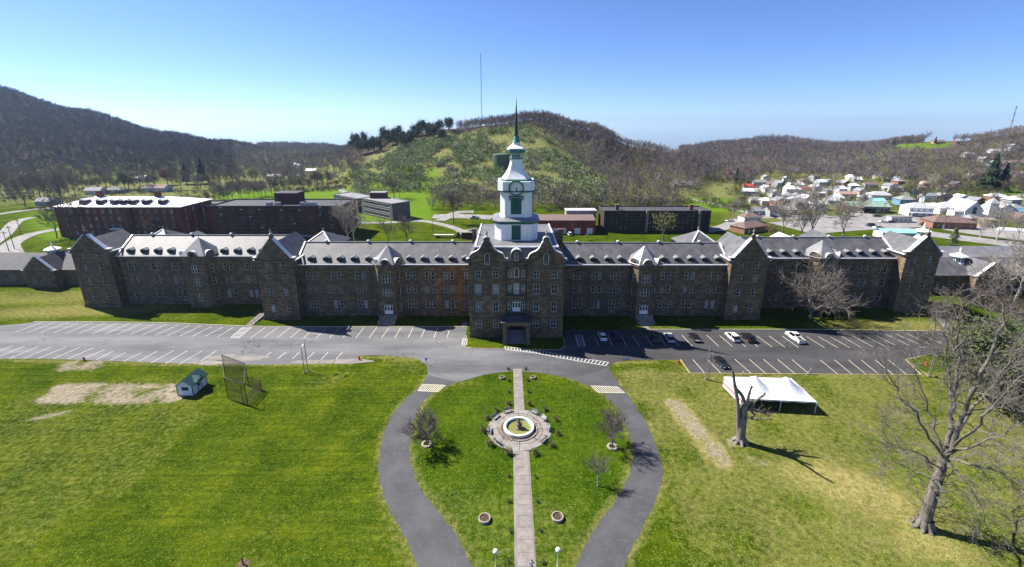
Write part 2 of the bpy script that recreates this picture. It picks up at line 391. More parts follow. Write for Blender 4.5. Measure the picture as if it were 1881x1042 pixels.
viv = spot(fx, fy, (0, 66), 24, 26, 0.25)
for pl in ([(786, 690), (778, 702), (752, 727), (725, 757), (706, 795), (696, 840), (697, 880), (707, 920), (730, 962), (752, 1003), (768, 1042)], [(1135, 702), (1162, 737), (1190, 782), (1208, 825), (1217, 868), (1210, 905), (1192, 946), (1172, 985), (1148, 1042)],
           [(835, 704), (800, 719), (776, 742), (760, 774), (753, 815), (756, 855), (770, 893), (795, 928), (824, 962), (869, 1042)], [(1050, 697), (1098, 718), (1128, 743), (1149, 779), (1161, 820), (1160, 855), (1148, 890), (1127, 925), (1100, 961), (1057, 1042)], [(1125, 668), (1250, 662), (1268, 687), (1690, 691)], [(0, 661), (330, 670), (640, 669), (665, 655), (768, 661)]):
    for a, b_ in zip(pl[:-1], pl[1:]): dry = mx(dry, seg_mask(fx, fy, gp(*a), gp(*b_), .3, 1.1) * np.clip(nz * 2.0, .2, 1) * .55)   # scuffed verge
far = (fy > 200)
def colmask(px0, px1, Y0, Y1, soft=25):
    t = (fx - CAM_X) / np.maximum(fy, 1) * 850 + PPX
    return np.clip((t - px0) / soft, 0, 1) * np.clip((px1 - t) / soft, 0, 1) * np.clip((fy - Y0) / 12, 0, 1) * np.clip((Y1 - fy) / 12, 0, 1)
forest = np.clip((GZ - 6) / 10, 0, 1) * far
scrub = colmask(640, 1090, 330, 530, 40); field = np.zeros_like(fx)
open_hill = mx(colmask(700, 1100, 330, 500, 50), colmask(640, 760, 340, 470, 30))
forest = forest * (1 - open_hill)
for a in ((370, 640, 285, 400), (640, 800, 255, 330), (660, 810, 300, 420), (1270, 1400, 285, 350), (1480, 1760, 600, 660), (0, 130, 210, 300), (370, 480, 1000, 1120), (1690, 2000, 350, 400), (560, 600, 470, 540)):
    field = mx(field, colmask(*a, 20))
field = field * (1 - 0.3 * nz); forest = forest * (1 - field)
town = colmask(1330, 2300, 250, 440, 40) * (1 - field) * (0.55 + 0.6 * (nz2 - 0.4))
scrub = mx(scrub, town * 0.9)
scrub = mx(scrub, np.clip((fy - 300) / 60, 0, .85) * (1 - field) * (1 - forest))
me = bpy.data.meshes.new('ground')
nxv, nyv = len(gx), len(gy)
idx = np.arange(nxv * nyv).reshape(nyv, nxv)
quads = np.stack([idx[:-1, :-1], idx[:-1, 1:], idx[1:, 1:], idx[1:, :-1]], -1).reshape(-1, 4)
me.vertices.add(len(fx)); me.vertices.foreach_set('co', np.stack([fx, fy, GZ], -1).ravel())
me.loops.add(quads.size); me.loops.foreach_set('vertex_index', quads.ravel().astype(np.int32))
me.polygons.add(len(quads)); me.polygons.foreach_set('loop_start', np.arange(0, quads.size, 4, dtype=np.int32)); me.polygons.foreach_set('loop_total', np.full(len(quads), 4, np.int32))
me.update(); me.validate()
for nm, (r, g, b_) in (('near_cover', (dry, bare, viv)), ('far_cover', (forest, scrub, field))):
    at = me.color_attributes.new(nm, 'FLOAT_COLOR', 'POINT')
    at.data.foreach_set('color', np.stack([r, g, b_, np.ones_like(r)], -1).astype(np.float32).ravel())
me.polygons.foreach_set('use_smooth', [True] * len(me.polygons))
m, t, b = new_mat('grass_ground'); b.inputs['Roughness'].default_value = 1.0; b.inputs['Specular IOR Level'].default_value = 0.0
p = pos(t)
def attr(t, nm):
    a = _n(t, 'ShaderNodeAttribute', attribute_name=nm); s = _n(t, 'ShaderNodeSeparateColor'); t.links.new(a.outputs['Color'], s.inputs[0]); return s.outputs
nc = attr(t, 'near_cover'); fc = attr(t, 'far_cover')
n1 = noise(t, p, 0.13, 7, 0.68); n2 = noise(t, p, 1.1, 6, 0.72); n3 = noise(t, p, 4.5, 4, 0.75)
mpp = _n(t, 'ShaderNodeMapping'); mpp.inputs['Rotation'].default_value = (0, 0, R(48)); mpp.inputs['Scale'].default_value = (0.06, 1.3, 1); t.links.new(p, mpp.inputs[0])
st = noise(t, mpp.outputs[0], 0.8, 3, 0.6)
mp2 = _n(t, 'ShaderNodeMapping'); mp2.inputs['Rotation'].default_value = (0, 0, R(-9)); mp2.inputs['Scale'].default_value = (0.035, 1.0, 1); t.links.new(p, mp2.inputs[0]); st2 = noise(t, mp2.outputs[0], 1.15, 4, 0.7)
g = mix(t, ramp(t, n1, (0.3, 0.7)), (0.026, 0.062, 0.004), (0.128, 0.162, 0.008))
g = mix(t, ramp(t, st, (0.35, 0.7)), mix(t, 1.0, g, (0.84, 0.86, 0.8), 'MULTIPLY'), g)
sxg = _n(t, 'ShaderNodeSeparateXYZ'); t.links.new(p, sxg.inputs[0])
g = mix(t, math_(t, 'MULTIPLY', ramp(t, st2, (0.45, 0.57)), math_(t, 'MULTIPLY', math_(t, 'LESS_THAN', sxg.outputs[0], 10.0), .8)), g, mix(t, 1.0, g, (1.5, 1.32, 1.6), 'MULTIPLY'))
g = mix(t, math_(t, 'MULTIPLY', nc[2], 0.6), g, mix(t, ramp(t, n1, (0.3, 0.7)), (0.026, 0.072, 0.004), (0.088, 0.146, 0.008)))
g = mix(t, ramp(t, n2, (0.38, 0.66)), mix(t, 1.0, g, (0.48, 0.56, 0.5), 'MULTIPLY'), mix(t, 1.0, g, (1.12, 1.08, 1.1), 'MULTIPLY'))
g = mix(t, ramp(t, n3, (0.3, 0.75)), mix(t, 1.0, g, (0.50, 0.55, 0.5), 'MULTIPLY'), mix(t, 1.0, g, (1.3, 1.25, 1.35), 'MULTIPLY'))
drycol = mix(t, ramp(t, n2, (0.3, 0.7)), (0.175, 0.150, 0.045), (0.33, 0.275, 0.115))
dm = ramp(t, math_(t, 'ADD', nc[0], math_(t, 'MULTIPLY', math_(t, 'SUBTRACT', n2, 0.5), 0.9)), (0.15, 0.95))
g = mix(t, dm, g, drycol)
barecol = mix(t, ramp(t, n2, (0.3, 0.7)), (0.15, 0.12, 0.075), (0.34, 0.29, 0.225))
bm_ = ramp(t, math_(t, 'ADD', nc[1], math_(t, 'MULTIPLY', math_(t, 'SUBTRACT', n2, 0.5), 1.0)), (0.42, 0.95))
g = mix(t, bm_, g, barecol)
f1 = noise(t, p, 0.05, 6, 0.6); f2 = noise(t, p, 0.4, 4, 0.6)
fo = mix(t, ramp(t, f1, (0.35, 0.65)), (0.050, 0.040, 0.030), (0.085, 0.070, 0.046))
sc = mix(t, ramp(t, f2, (0.35, 0.65)), (0.11, 0.125, 0.035), (0.20, 0.19, 0.08))
fd = mix(t, ramp(t, f1, (0.3, 0.7)), (0.085, 0.165, 0.012), (0.125, 0.195, 0.018))
g = mix(t, fc[0], g, fo); g = mix(t, fc[1], g, sc); g = mix(t, fc[2], g, fd)
t.links.new(g, b.inputs['Base Color'])
bump(t, b, math_(t, 'ADD', n3, n2), 0.8, 0.14)
me.materials.append(m)
ground = tag(put('ground', me), kind='structure')

# ------------------------------------------------------------------ parking lots, drive, walks
def G(pts, z=0.0): return [gp(x, y, 0) for x, y in pts]
Z1, Z2, Z3 = 0.006, 0.012, 0.018
top = [(-60, 603), (30, 596), (62, 592), (160, 592), (300, 594), (380, 597), (480, 600.5), (650, 601), (858, 601)]
cen = [(858, 601), (853, 637), (925, 640), (1010, 643), (1037, 636), (1040, 606)]
topr = [(1040, 606), (1180, 606), (1330, 606), (1500, 606), (1650, 609), (1745, 608), (1800, 614), (1900, 640)]
botr = [(1990, 690), (1850, 655), (1715, 650), (1664, 661), (1690, 688), (1500, 687), (1270, 685), (1250, 661), (1150, 662), (1128, 666), (1115, 678)]
mid = [(1100, 705), (1050, 697), (1000, 686), (945, 681), (890, 688), (835, 704), (800, 718)]
botl = [(786, 690), (784, 672), (768, 659), (715, 653), (665, 653), (640, 667), (560, 669), (460, 670), (330, 668), (200, 663), (80, 659), (0, 659), (-90, 662)]
mb = MB(); lot = G(top + cen[1:] + topr[1:] + botr + mid + botl)
def sub_poly(mb, pts, z, step, pick):
    flat_poly(mb, pts, z)
flat_poly(mb, lot, Z1)
m, t, b = new_mat('asphalt_lots'); b.inputs['Roughness'].default_value = 0.9; b.inputs['Specular IOR Level'].default_value = 0.25
p = pos(t); sx = _n(t, 'ShaderNodeSeparateXYZ'); t.links.new(p, sx.inputs[0])
mpp = _n(t, 'ShaderNodeMapping'); mpp.inputs['Scale'].default_value = (0.25, 1.3, 1); t.links.new(p, mpp.inputs[0])
a1 = noise(t, mpp.outputs[0], 0.16, 6, 0.6); a2 = noise(t, p, 0.35, 6, 0.7); a3 = noise(t, p, 7.0, 3)
old = mix(t, ramp(t, a1, (0.32, 0.68)), (0.092, 0.092, 0.098), (0.180, 0.177, 0.182))
new = mix(t, ramp(t, a1, (0.3, 0.7)), (0.036, 0.035, 0.038), (0.068, 0.066, 0.068))
wn = math_(t, 'ADD', math_(t, 'MULTIPLY', sx.outputs[0], 0.045), math_(t, 'MULTIPLY', a2, 1.2))
col = mix(t, ramp(t, wn, (0.2, 1.5)), old, new)
col = mix(t, ramp(t, a2, (0.60, 0.78)), col, mix(t, 1.0, col, (1.75, 1.7, 1.65), 'MULTIPLY'))
col = mix(t, ramp(t, a3, (0.3, 0.7)), mix(t, 1.0, col, (0.88, 0.88, 0.88), 'MULTIPLY'), col)
vo = _n(t, 'ShaderNodeTexVoronoi', feature='DISTANCE_TO_EDGE'); vo.inputs['Scale'].default_value = 0.16
wv = _n(t, 'ShaderNodeVectorMath', operation='ADD'); nv_ = _n(t, 'ShaderNodeTexNoise'); nv_.inputs['Scale'].default_value = .5; t.links.new(p, nv_.inputs['Vector']); sc_ = _n(t, 'ShaderNodeVectorMath', operation='SCALE'); sc_.inputs['Scale'].default_value = 3.0; t.links.new(nv_.outputs['Color'], sc_.inputs[0]); t.links.new(p, wv.inputs[0]); t.links.new(sc_.outputs[0], wv.inputs[1]); t.links.new(wv.outputs[0], vo.inputs['Vector'])
crk = math_(t, 'MULTIPLY', math_(t, 'SUBTRACT', 1.0, ramp(t, vo.outputs['Distance'], (0.004, 0.02))), ramp(t, noise(t, p, .09, 3), (.45, .6)))
col = mix(t, crk, col, mix(t, 1.0, col, (.5, .5, .5), 'MULTIPLY'))
t.links.new(col, b.inputs['Base Color']); bump(t, b, a3, 0.3, 0.02)
parking_lot = tag(obj('parking_lot', mb, 'asphalt_lots'), kind='structure')

Lo = [(786, 688), (778, 702), (752, 727), (725, 757), (706, 795), (696, 840), (697, 880), (707, 920), (730, 962), (752, 1003), (768, 1042), (790, 1100), (800, 1160)]
Li = [(840, 702), (800, 719), (776, 742), (760, 774), (753, 815), (756, 855), (770, 893), (795, 928), (824, 962), (848, 1000), (869, 1042), (900, 1100), (920, 1160)]
Ro = [(1117, 676), (1135, 702), (1162, 737), (1190, 782), (1208, 825), (1217, 868), (1210, 905), (1192, 946), (1172, 985), (1156, 1020), (1148, 1042), (1130, 1100), (1118, 1160)]
Ri = [(1050, 697), (1098, 718), (1128, 743), (1149, 779), (1161, 820), (1160, 855), (1148, 890), (1127, 925), (1100, 961), (1077, 998), (1057, 1042), (1025, 1100), (1005, 1160)]
drives = []
for a, c_ in ((Lo, Li), (Ri, Ro)):
    mb = MB(); A = spline(G(a), 16); B = spline(G(c_), 16); A = [q + Vector((vnoise(q.y * 1.3, 1, 5) - .5, vnoise(q.x * 1.3, q.y, 6) - .5, 0)) * .4 for q in A]; B = [q + Vector((vnoise(q.y * 1.3, 9, 5) - .5, vnoise(q.x * 1.3, q.y, 8) - .5, 0)) * .4 for q in B]
    K = 6; L = []
    for q, r in zip(A, B):
        for k in range(K + 1): v = q.lerp(r, k / K); L.append((v.x, v.y, Z2))
    mb.add(L, [(i * (K + 1) + k, (i + 1) * (K + 1) + k, (i + 1) * (K + 1) + k + 1, i * (K + 1) + k + 1) for i in range(len(A) - 1) for k in range(K)])
    drives.append(tag(obj('driveway', mb, 'asphalt_drive'), kind='structure'))
    # worn pale edge where asphalt meets grass
# tar-filled cracks across the drive
for i in (18, 24, 33, 39):
    A = spline(G(Lo), 6)[i]; B = spline(G(Li), 6)[i + 1]; mb = MB()
    ribbon(mb, [A.lerp(B, k / 8) + Vector((rnd.uniform(-.1, .1), rnd.uniform(-.12, .12), 0)) for k in range(9)], 0.07, Z2 + 0.005); obj('tar_seam', mb, 'dark_roof', drives[0])
# sandy washed patches at the edge of the old lot
for c0, rx, ry in (((440, 657), 7.5, 1.6), ((395, 666), 6, 1.0), ((610, 664), 9, 1.1), ((455, 653), 2.8, .5)):
    g0 = gp(*c0); mb = MB()
    P = [(g0.x + rx * math.cos(a) * (0.8 + 0.4 * vnoise(a * 2, c0[0], 3)), g0.y + ry * math.sin(a) * (0.7 + 0.6 * vnoise(a * 2.4, c0[1], 4))) for a in np.linspace(0, 6.283, 40, endpoint=False)]
    flat_poly(mb, P, Z2 + (0.004 if rx < 3 else 0)); obj('sand_patch', mb, 'asphalt_worn' if rx < 3 else 'patch_sand', parking_lot)

lines = []
zo = lambda k: (lambda x, y: (k + x / 3.7208, 400 + y / 3.7208))
z1, z2_, z4, z5 = zo(0), zo(400), zo(1000), zo(1401)
tl = [290, 375, 460, 540, 630, 715, 800, 885, 965, 1055, 1140, 1220, 1300, 1375, 1450, 1525, 1595]; bl = [107, 190, 275, 365, 450, 540, 630, 715, 800, 885, 968, 1060, 1140, 1228, 1312, 1398, 1485]
for i, (a, c_) in enumerate(zip(tl, bl)):
    q = i / 16; lines.append((z1(a, 716 + 34 * q * q), z1(c_, 781 + 35 * q), 'paint_white'))
for a, c_ in zip([325, 410, 495, 580, 660, 745, 832, 917, 1000, 1087, 1170, 1252, 1335, 1420, 1503, 1590], [225, 312, 405, 495, 585, 672, 762, 855, 943, 1033, 1120, 1210, 1300, 1388, 1475, 1565]):
    lines.append((z2_(a, 751), z2_(c_, 823), 'paint_cream'))
for a in ((85, 875, -95, 950), (170, 877, -20, 955), (265, 880, 65, 962), (355, 882, 160, 962), (452, 884, 258, 963), (545, 887, 362, 964), (640, 889, 462, 966), (715, 903, 560, 967), (775, 912, 655, 972), (860, 922, 750, 976),
          (965, 925, 845, 981), (1075, 912, 945, 985), (1190, 907, 1030, 994), (1280, 910, 1130, 998), (1380, 910, 1225, 1002), (1480, 908, 1340, 1002)):
    lines.append((z1(*a[:2]), z1(*a[2:]), 'paint_white'))
for a in ((365, 918, 305, 965), (465, 918, 410, 965), (560, 918, 510, 965), (660, 920, 590, 985), (755, 920, 680, 997), (850, 922, 783, 997)):
    lines.append((z2_(*a[:2]), z2_(*a[2:]), 'paint_white'))
for a in ((340, 805, 373, 877), (435, 805, 467, 877), (525, 805, 560, 877), (597, 803, 650, 878), (690, 805, 738, 875), (785, 805, 832, 878), (870, 805, 920, 878), (940, 803, 1012, 880), (1110, 803, 1192, 880), (1197, 805, 1285, 880),
          (1285, 805, 1375, 882), (1365, 806, 1460, 884), (1450, 807, 1557, 885), (1535, 808, 1645, 886), (1625, 809, 1737, 888), (1015, 970, 1095, 1062), (1115, 970, 1205, 1062), (1300, 967, 1415, 1066), (1400, 968, 1515, 1067), (1497, 968, 1615, 1068), (1595, 969, 1715, 1069), (1692, 970, 1811, 1070)):
    lines.append((z4(*a[:2]), z4(*a[2:]), 'paint_cream'))
for a in ((300, 813, 423, 889), (380, 813, 513, 889), (460, 813, 595, 889), (540, 812, 675, 888), (615, 808, 755, 884), (690, 805, 838, 880), (765, 800, 915, 878), (840, 797, 1000, 873), (910, 795, 1075, 868), (985, 793, 1145, 865), (1060, 790, 1225, 862)):
    lines.append((z5(*a[:2]), z5(*a[2:]), 'paint_cream'))
for x in (392, 490, 585, 672, 768, 860): lines.append((z5(x, 972), z5(x + 122, 1071), 'paint_cream'))
for a, c_, mm in lines:
    A, B = gp(*a), gp(*c_); mb = MB(); ribbon(mb, [A, B], 0.14, Z2); obj('painted_line', mb, mm, parking_lot)
def ladder(pts_a, pts_b, n, mm, z=Z2, name='crosswalk', w=0.16, par=None):
    """two rails and rungs between two edge polylines"""
    mb = MB(); A = [gp(*q) for q in pts_a]; B = [gp(*q) for q in pts_b]
    def along(P, u):
        k = u * (len(P) - 1); i = min(int(k), len(P) - 2); return P[i].lerp(P[i + 1], k - i)
    ribbon(mb, A, w, z); ribbon(mb, B, w, z)
    for k in range(n + 1): ribbon(mb, [along(A, k / n), along(B, k / n)], w * 1.1, z + 0.004)
    return obj(name, mb, mm, par)
ladder([(927, 637), (985, 643), (1050, 655), (1118, 666)], [(929, 642), (985, 649), (1048, 661), (1112, 672)], 30, 'paint_white', par=parking_lot)
ladder([(776, 706), (818, 708)], [(768, 718), (804, 720)], 11, 'paint_cream', Z3, par=drives[0])
ladder([(1086, 709), (1134, 711)], [(1098, 721), (1147, 722)], 11, 'paint_cream', Z3, par=drives[1])
ladder([(446, 601.5), (424, 620)], [(462, 601.5), (438, 621.5)], 8, 'paint_white', par=parking_lot)
ladder([(851, 622), (848, 634)], [(858, 622), (857, 634)], 5, 'paint_white', par=parking_lot)
ladder([(1057, 616), (1062, 636)], [(1069, 616), (1075, 636)], 6, 'paint_white', par=parking_lot)
# kerbs
def kerb(pts, mm, h=0.12, wdt=0.16, par=parking_lot, n=4):
    mb = MB(); P = spline(G(pts), n) if n else G(pts)
    for i in range(len(P) - 1): mb.bar(P[i] + Vector((0, 0, h / 2)), P[i + 1] + Vector((0, 0, h / 2)), wdt, h)
    return obj('kerb', mb, mm, par)
kerb([(62, 591.5), (160, 591.5), (300, 593.5), (380, 596.5), (480, 600), (650, 600.5), (694, 600.5)], 'paint_cream'); kerb([(714, 600.5), (855, 600.5)], 'paint_cream', n=0)
kerb([(857, 617), (853, 637), (862, 640), (925, 641)], 'paint_yellow', n=0); kerb([(970, 642), (1028, 643), (1037, 637), (1035, 620)], 'paint_yellow', n=0)
kerb([(1250, 661), (1267, 686), (1500, 688), (1692, 689)], 'paint_yellow', n=0); kerb([(1692, 689), (1664, 661), (1715, 650)], 'paint_yellow', n=0)
kerb([(1195, 605.5), (1500, 605.5), (1560, 606), (1650, 608), (1745, 607.5)], 'paint_cream', n=0)
# grass islands by the porch
for pts in ([(862, 617), (859, 634), (866, 639), (923, 640), (923, 622)], [(972, 622), (972, 641), (1026, 642), (1035, 636), (1034, 620)]):
    mb = MB(); flat_poly(mb, G(pts), 0.10); P = G(pts)
    for i in range(len(P)): a, c_ = P[i], P[(i + 1) % len(P)]; mb.poly([a, c_, c_ + Vector((0, 0, .1)), a + Vector((0, 0, .1))])
    tag(obj('lawn', mb, 'grass_ground'), kind='structure')

# long concrete walk: single slabs with open joints
walk = tag(put('walkway', None), kind='structure')
yA, yB = gp(951, 678).y, 30.0
ys = [yA]
while ys[-1] > yB: ys.append(ys[-1] - rnd.choice([1.9, 1.95, 2.0]))
FC = gp(953, 788); FC = Vector((FC.x, FC.y, 0)); RING = 6.0
def walk_x(y): return np.interp(y, [40, 95], [0.32, 0.05])
for i in range(len(ys) - 1):
    a, c_ = ys[i], ys[i + 1] + 0.035
    if abs((a + c_) / 2 - FC.y) < RING - 0.8: continue
    xa = walk_x((a + c_) / 2); hw = 1.03 if a > FC.y else 1.12; mb = MB(); zt = 0.05 + rnd.uniform(0, .015)
    mb.box(xa - hw, xa + hw, c_, a, -0.1, zt); obj('slab', mb, 'concrete', walk)
mb = MB(); mb.box(walk_x(70) - 1.4, walk_x(70) + 1.4, yB, FC.y - RING, -0.2, 0.012, skip='d'); obj('walk_edge', mb, 'patch_sand', walk)
# ring plaza: wedge slabs
plaza = tag(put('plaza', None), kind='structure')
nw = 16
for k in range(nw):
    a0 = 2 * math.pi * k / nw + 0.006; a1 = 2 * math.pi * (k + 1) / nw - 0.006; mb = MB(); q = 4
    ang = [a0 + (a1 - a0) * i / q for i in range(q + 1)]; r0, r1 = 3.5, RING + rnd.uniform(-.15, .15); zt = 0.05 + rnd.uniform(0, .012)
    P = [(FC.x + r0 * math.cos(a), FC.y + r0 * math.sin(a)) for a in ang] + [(FC.x + r1 * math.cos(a), FC.y + r1 * math.sin(a)) for a in ang[::-1]]
    flat_poly(mb, P, zt)
    for i in range(len(P)): a, c_ = P[i], P[(i + 1) % len(P)]; mb.poly([(*a, 0), (*c_, 0), (*c_, zt), (*a, zt)])
    obj('slab', mb, 'concrete_pale', plaza)
# paths up to the doors
for pts, mm, nm in (([(692, 601), (712, 601), (711, 588), (697, 588)], 'asphalt_drive', 'footpath'), ([(1186, 607), (1197, 607), (1190, 600), (1180, 600)], 'concrete', 'footpath'), ([(847, 601), (858, 601), (858, 592), (850, 592)], 'concrete', 'footpath'),
                    ([(1718, 585), (1728, 583), (1765, 610), (1742, 612)], 'concrete', 'footpath')):
    mb = MB(); flat_poly(mb, G(pts), 0.03); tag(obj(nm, mb, mm), kind='structure')
# background roads draped on the terrain
def road(px, width, mm, lift=0.12, name='road'):
    P = spline([tp(*q) for q in px], 10); mb = MB(); ribbon(mb, P, width, lift, zf=tz); return tag(obj(name, mb, mm), kind='structure')
road([(-30, 398), (40, 388), (90, 383), (150, 383)], 6, 'gravel_road'); road([(-20, 452), (10, 430), (30, 408), (60, 400)], 6, 'gravel_road')
road([(15, 492), (25, 470), (20, 450), (55, 432), (110, 421)], 7, 'gravel_road'); road([(612, 340), (635, 355), (655, 374), (668, 385)], 4, 'gravel_road')
road([(640, 409), (700, 410), (770, 407), (812, 413), (845, 424), (862, 440)], 5, 'gravel_road'); road([(795, 398), (850, 398), (905, 400)], 12, 'gravel_road'); road([(808, 406), (838, 392), (870, 390)], 7, 'gravel_road')
road([(1270, 366), (1320, 378), (1370, 391), (1400, 400)], 4, 'gravel_road'); road([(1290, 425), (1330, 418), (1372, 402), (1420, 398)], 9, 'gravel_road')
road([(1420, 400), (1500, 398), (1560, 405), (1640, 420), (1720, 432), (1880, 452), (1990, 470)], 16, 'gravel_road'); road([(1450, 420), (1560, 412), (1700, 408), (1800, 425), (1990, 445)], 30, 'gravel_road', 0.10)
road([(1560, 392), (1620, 400), (1700, 404)], 18, 'gravel_road', 0.08); road([(1650, 378), (1720, 372), (1800, 366), (1881, 359), (1990, 352)], 6, 'gravel_road')
# ------------------------------------------------------------------ the long stone building
A0 = Vector((0, 122, 0))
asylum = thing('asylum_building', 'very long dark sandstone hospital building with grey slate roofs and white clock tower', 'building', A0)
WIN = {}
def win_mesh(wd, ht, style='plain'):
    k = (round(wd, 2), round(ht, 2), style)
    if k in WIN: return WIN[k]
    mb = MB(); h = wd / 2; arch = style.startswith('arch')
    pane_y, f = 0.24, 0.13
    fr = 0
    if arch:
        n = 8; zc = ht - h
        arc = [(h * math.cos(math.pi * i / n), zc + h * math.sin(math.pi * i / n)) for i in range(n + 1)]
        arc2 = [((h - f) * math.cos(math.pi * i / n), zc + (h - f) * math.sin(math.pi * i / n)) for i in range(n + 1)]
        outl = [(-h, 0), (h, 0)] + arc; inl = [(-h + f, f), (h - f, f)] + arc2
        N = len(outl)
        mb.add([(u, 0.06, z) for u, z in outl] + [(u, 0.06, z) for u, z in inl] , [(i, (i + 1) % N, N + (i + 1) % N, N + i) for i in range(N)], 0)
        mb.poly([(u, 0.14, z) for u, z in inl], 1)
        mb.bar((0, 0.12, f), (0, 0.12, ht - f), 0.07, 0.05, 0, up=(0, 1, 0)); mb.box(-h + f, h - f, 0.1, 0.14, ht * 0.48, ht * 0.48 + 0.09, 0)
        big = [((h + .22) * math.cos(math.pi * i / n), zc + (h + .22) * math.sin(math.pi * i / n)) for i in range(n + 1)]
        mb.add([(u, -0.07, z) for u, z in arc] + [(u, -0.07, z) for u, z in big], [(i, i + 1, N2, N2 - 1)[::-1] for i, N2 in ((i, n + 1 + i + 1) for i in range(n))], 2)
    else:
        mb.poly([(-h, pane_y, 0), (h, pane_y, 0), (h, pane_y, ht), (-h, pane_y, ht)], 1)
        y0, y1 = 0.14, 0.235
        mb.box(-h, -h + f, y0, y1, 0, ht); mb.box(h - f, h, y0, y1, 0, ht); mb.box(-h + f, h - f, y0, y1, 0, f); mb.box(-h + f, h - f, y0, y1, ht - f, ht)
        if style == 'triple':
            for u in (-h / 3, h / 3): mb.box(u - .09, u + .09, y0 - 0.03, y1, f, ht - f)
        if style == 'door':
            mb.box(-h + f, h - f, y0 + .02, y1, f, ht * 0.36)
            for u in (-h / 3, h / 3): mb.box(u - .1, u + .1, y0 - 0.02, y1, ht * .36, ht - f)
            mb.box(-h + f, h - f, y0 + .01, y1 - .01, ht * .78, ht * .78 + .12)
        else:
            mb.box(-h + f, h - f, y0 + .02, y1, ht * 0.5 - .05, ht * 0.5 + .05)
            if wd > 1.2 and style == 'plain': mb.box(-.04, .04, y0 + .03, y1, f, ht - f)
        if style != 'bare':
            mb.box(-h - .2, h + .2, -0.10, 0.13, -0.24, -0.002, 2); mb.box(-h - .25, h + .25, -0.08, -0.004, ht + 0.002, ht + .34, 2)
    WIN[k] = mb; return mb
WM = {}
def window(parent, P, U, wd, ht, style='plain', frame='frame_paint', pane='glass', name='window', trim='stone_trim'):
    k = (round(wd, 2), round(ht, 2), style, frame, pane, trim)
    if k not in WM: WM[k] = win_mesh(wd, ht, style).mesh(name, [frame, pane, trim])
    return put(name, WM[k], parent, P, math.atan2(U[1], U[0]))
UX = Vector((1, 0, 0)); UZ = Vector((0, 0, 1))
def zf(py, Y, px=947): return yp(px, py, Y)[2]
def part(name, mb, mats): return obj(name, mb, mats, asylum, -A0)
def gable_roof(mb, x0, x1, y0, y1, ze, zr, axis='x', ov=0.5, m=0, th=0.18):
    """two slopes with thickness; ridge along the axis"""
    if axis == 'x':
        ym = (y0 + y1) / 2; k = (zr - ze) / (ym - y0)
        sec = [(y0 - ov, ze - ov * k), (ym, zr), (y1 + ov, ze - ov * k), (y1 + ov, ze - ov * k - th), (ym, zr - th * 1.3), (y0 - ov, ze - ov * k - th)]
        P = lambda x, s: (x, s[0], s[1]); a, b_ = x0, x1
    else:
        xm = (x0 + x1) / 2; k = (zr - ze) / (xm - x0)
        sec = [(x0 - ov, ze - ov * k), (xm, zr), (x1 + ov, ze - ov * k), (x1 + ov, ze - ov * k - th), (xm, zr - th * 1.3), (x0 - ov, ze - ov * k - th)]
        P = lambda y, s: (s[0], y, s[1]); a, b_ = y0, y1
    v = [P(a, s) for s in sec] + [P(b_, s) for s in sec]; n = 6
    mb.add(v, [(i, (i + 1) % n, n + (i + 1) % n, n + i) for i in range(n)] + [(0, 1, 4, 5), (1, 2, 3, 4), (6, 7, 10, 11), (7, 8, 9, 10)], m)
def hip_roof(mb, x0, x1, y0, y1, ze, zr, ov=0.5, m=0, run=None):
    x0 -= ov; x1 += ov; y0 -= ov; y1 += ov; ym = (y0 + y1) / 2; q = run or (y1 - y0) / 2
    if (x1 - x0) < (y1 - y0):
        xm = (x0 + x1) / 2; q = run or (x1 - x0) / 2; r = [(xm, y0 + q, zr), (xm, y1 - q, zr)]
        v = [(x0, y0, ze), (x1, y0, ze), (x1, y1, ze), (x0, y1, ze)] + r
        mb.add(v, [(0, 1, 4), (1, 2, 5, 4), (2, 3, 5), (3, 0, 4, 5), (3, 2, 1, 0)], m)
    else:
        v = [(x0, y0, ze), (x1, y0, ze), (x1, y1, ze), (x0, y1, ze), (x0 + q, ym, zr), (x1 - q, ym, zr)]
        mb.add(v, [(0, 1, 5, 4), (1, 2, 5), (2, 3, 4, 5), (3, 0, 4), (3, 2, 1, 0)], m)
# dormer mesh, facing -Y, origin at sill centre
mbd = MB(); wd = 0.95
mbd.box(-wd, wd, 0, 2.2, 0, 1.05, 0, skip='ud'); mbd.add([(-wd - .15, -.15, 1.0), (0, -.15, 1.55), (wd + .15, -.15, 1.0), (-wd - .15, 2.6, 1.0), (0, 3.2, 1.55), (wd + .15, 2.6, 1.0)], [(0, 1, 4, 3), (1, 2, 5, 4), (0, 2, 1)], 1)
mbd.box(-.62, .62, -.04, -.002, .12, .92, 2); mbd.box(-.05, .05, -.07, -.042, .12, .92, 3)
DORMER = mbd.mesh('dormer', ['dark_roof', 'slate_flat', 'dark_hole', 'frame_dark'])
mbv = MB(); mbv.lathe([(.42, 0), (.42, .3), (.55, .32), (.3, .6), (0.02, .68)], 10); VENT = mbv.mesh('ridge_vent', ['metal_white'], True)
def pyramid_finial(parent, P, h=1.6, mm='stone_light'):
    mb = MB(); mb.lathe([(.34, 0), (.34, .25), (.16, .4), (.14, .75), (.36, .95), (.38, 1.1), (.12, 1.3), (.1, 1.5), (.2, 1.62), (0.02, 1.8)], 10)
    return obj('finial', mb, mm, parent, P, smooth=True)
ROWS = ((2.4, 4.9), (7.25, 9.5), (11.4, 13.8))
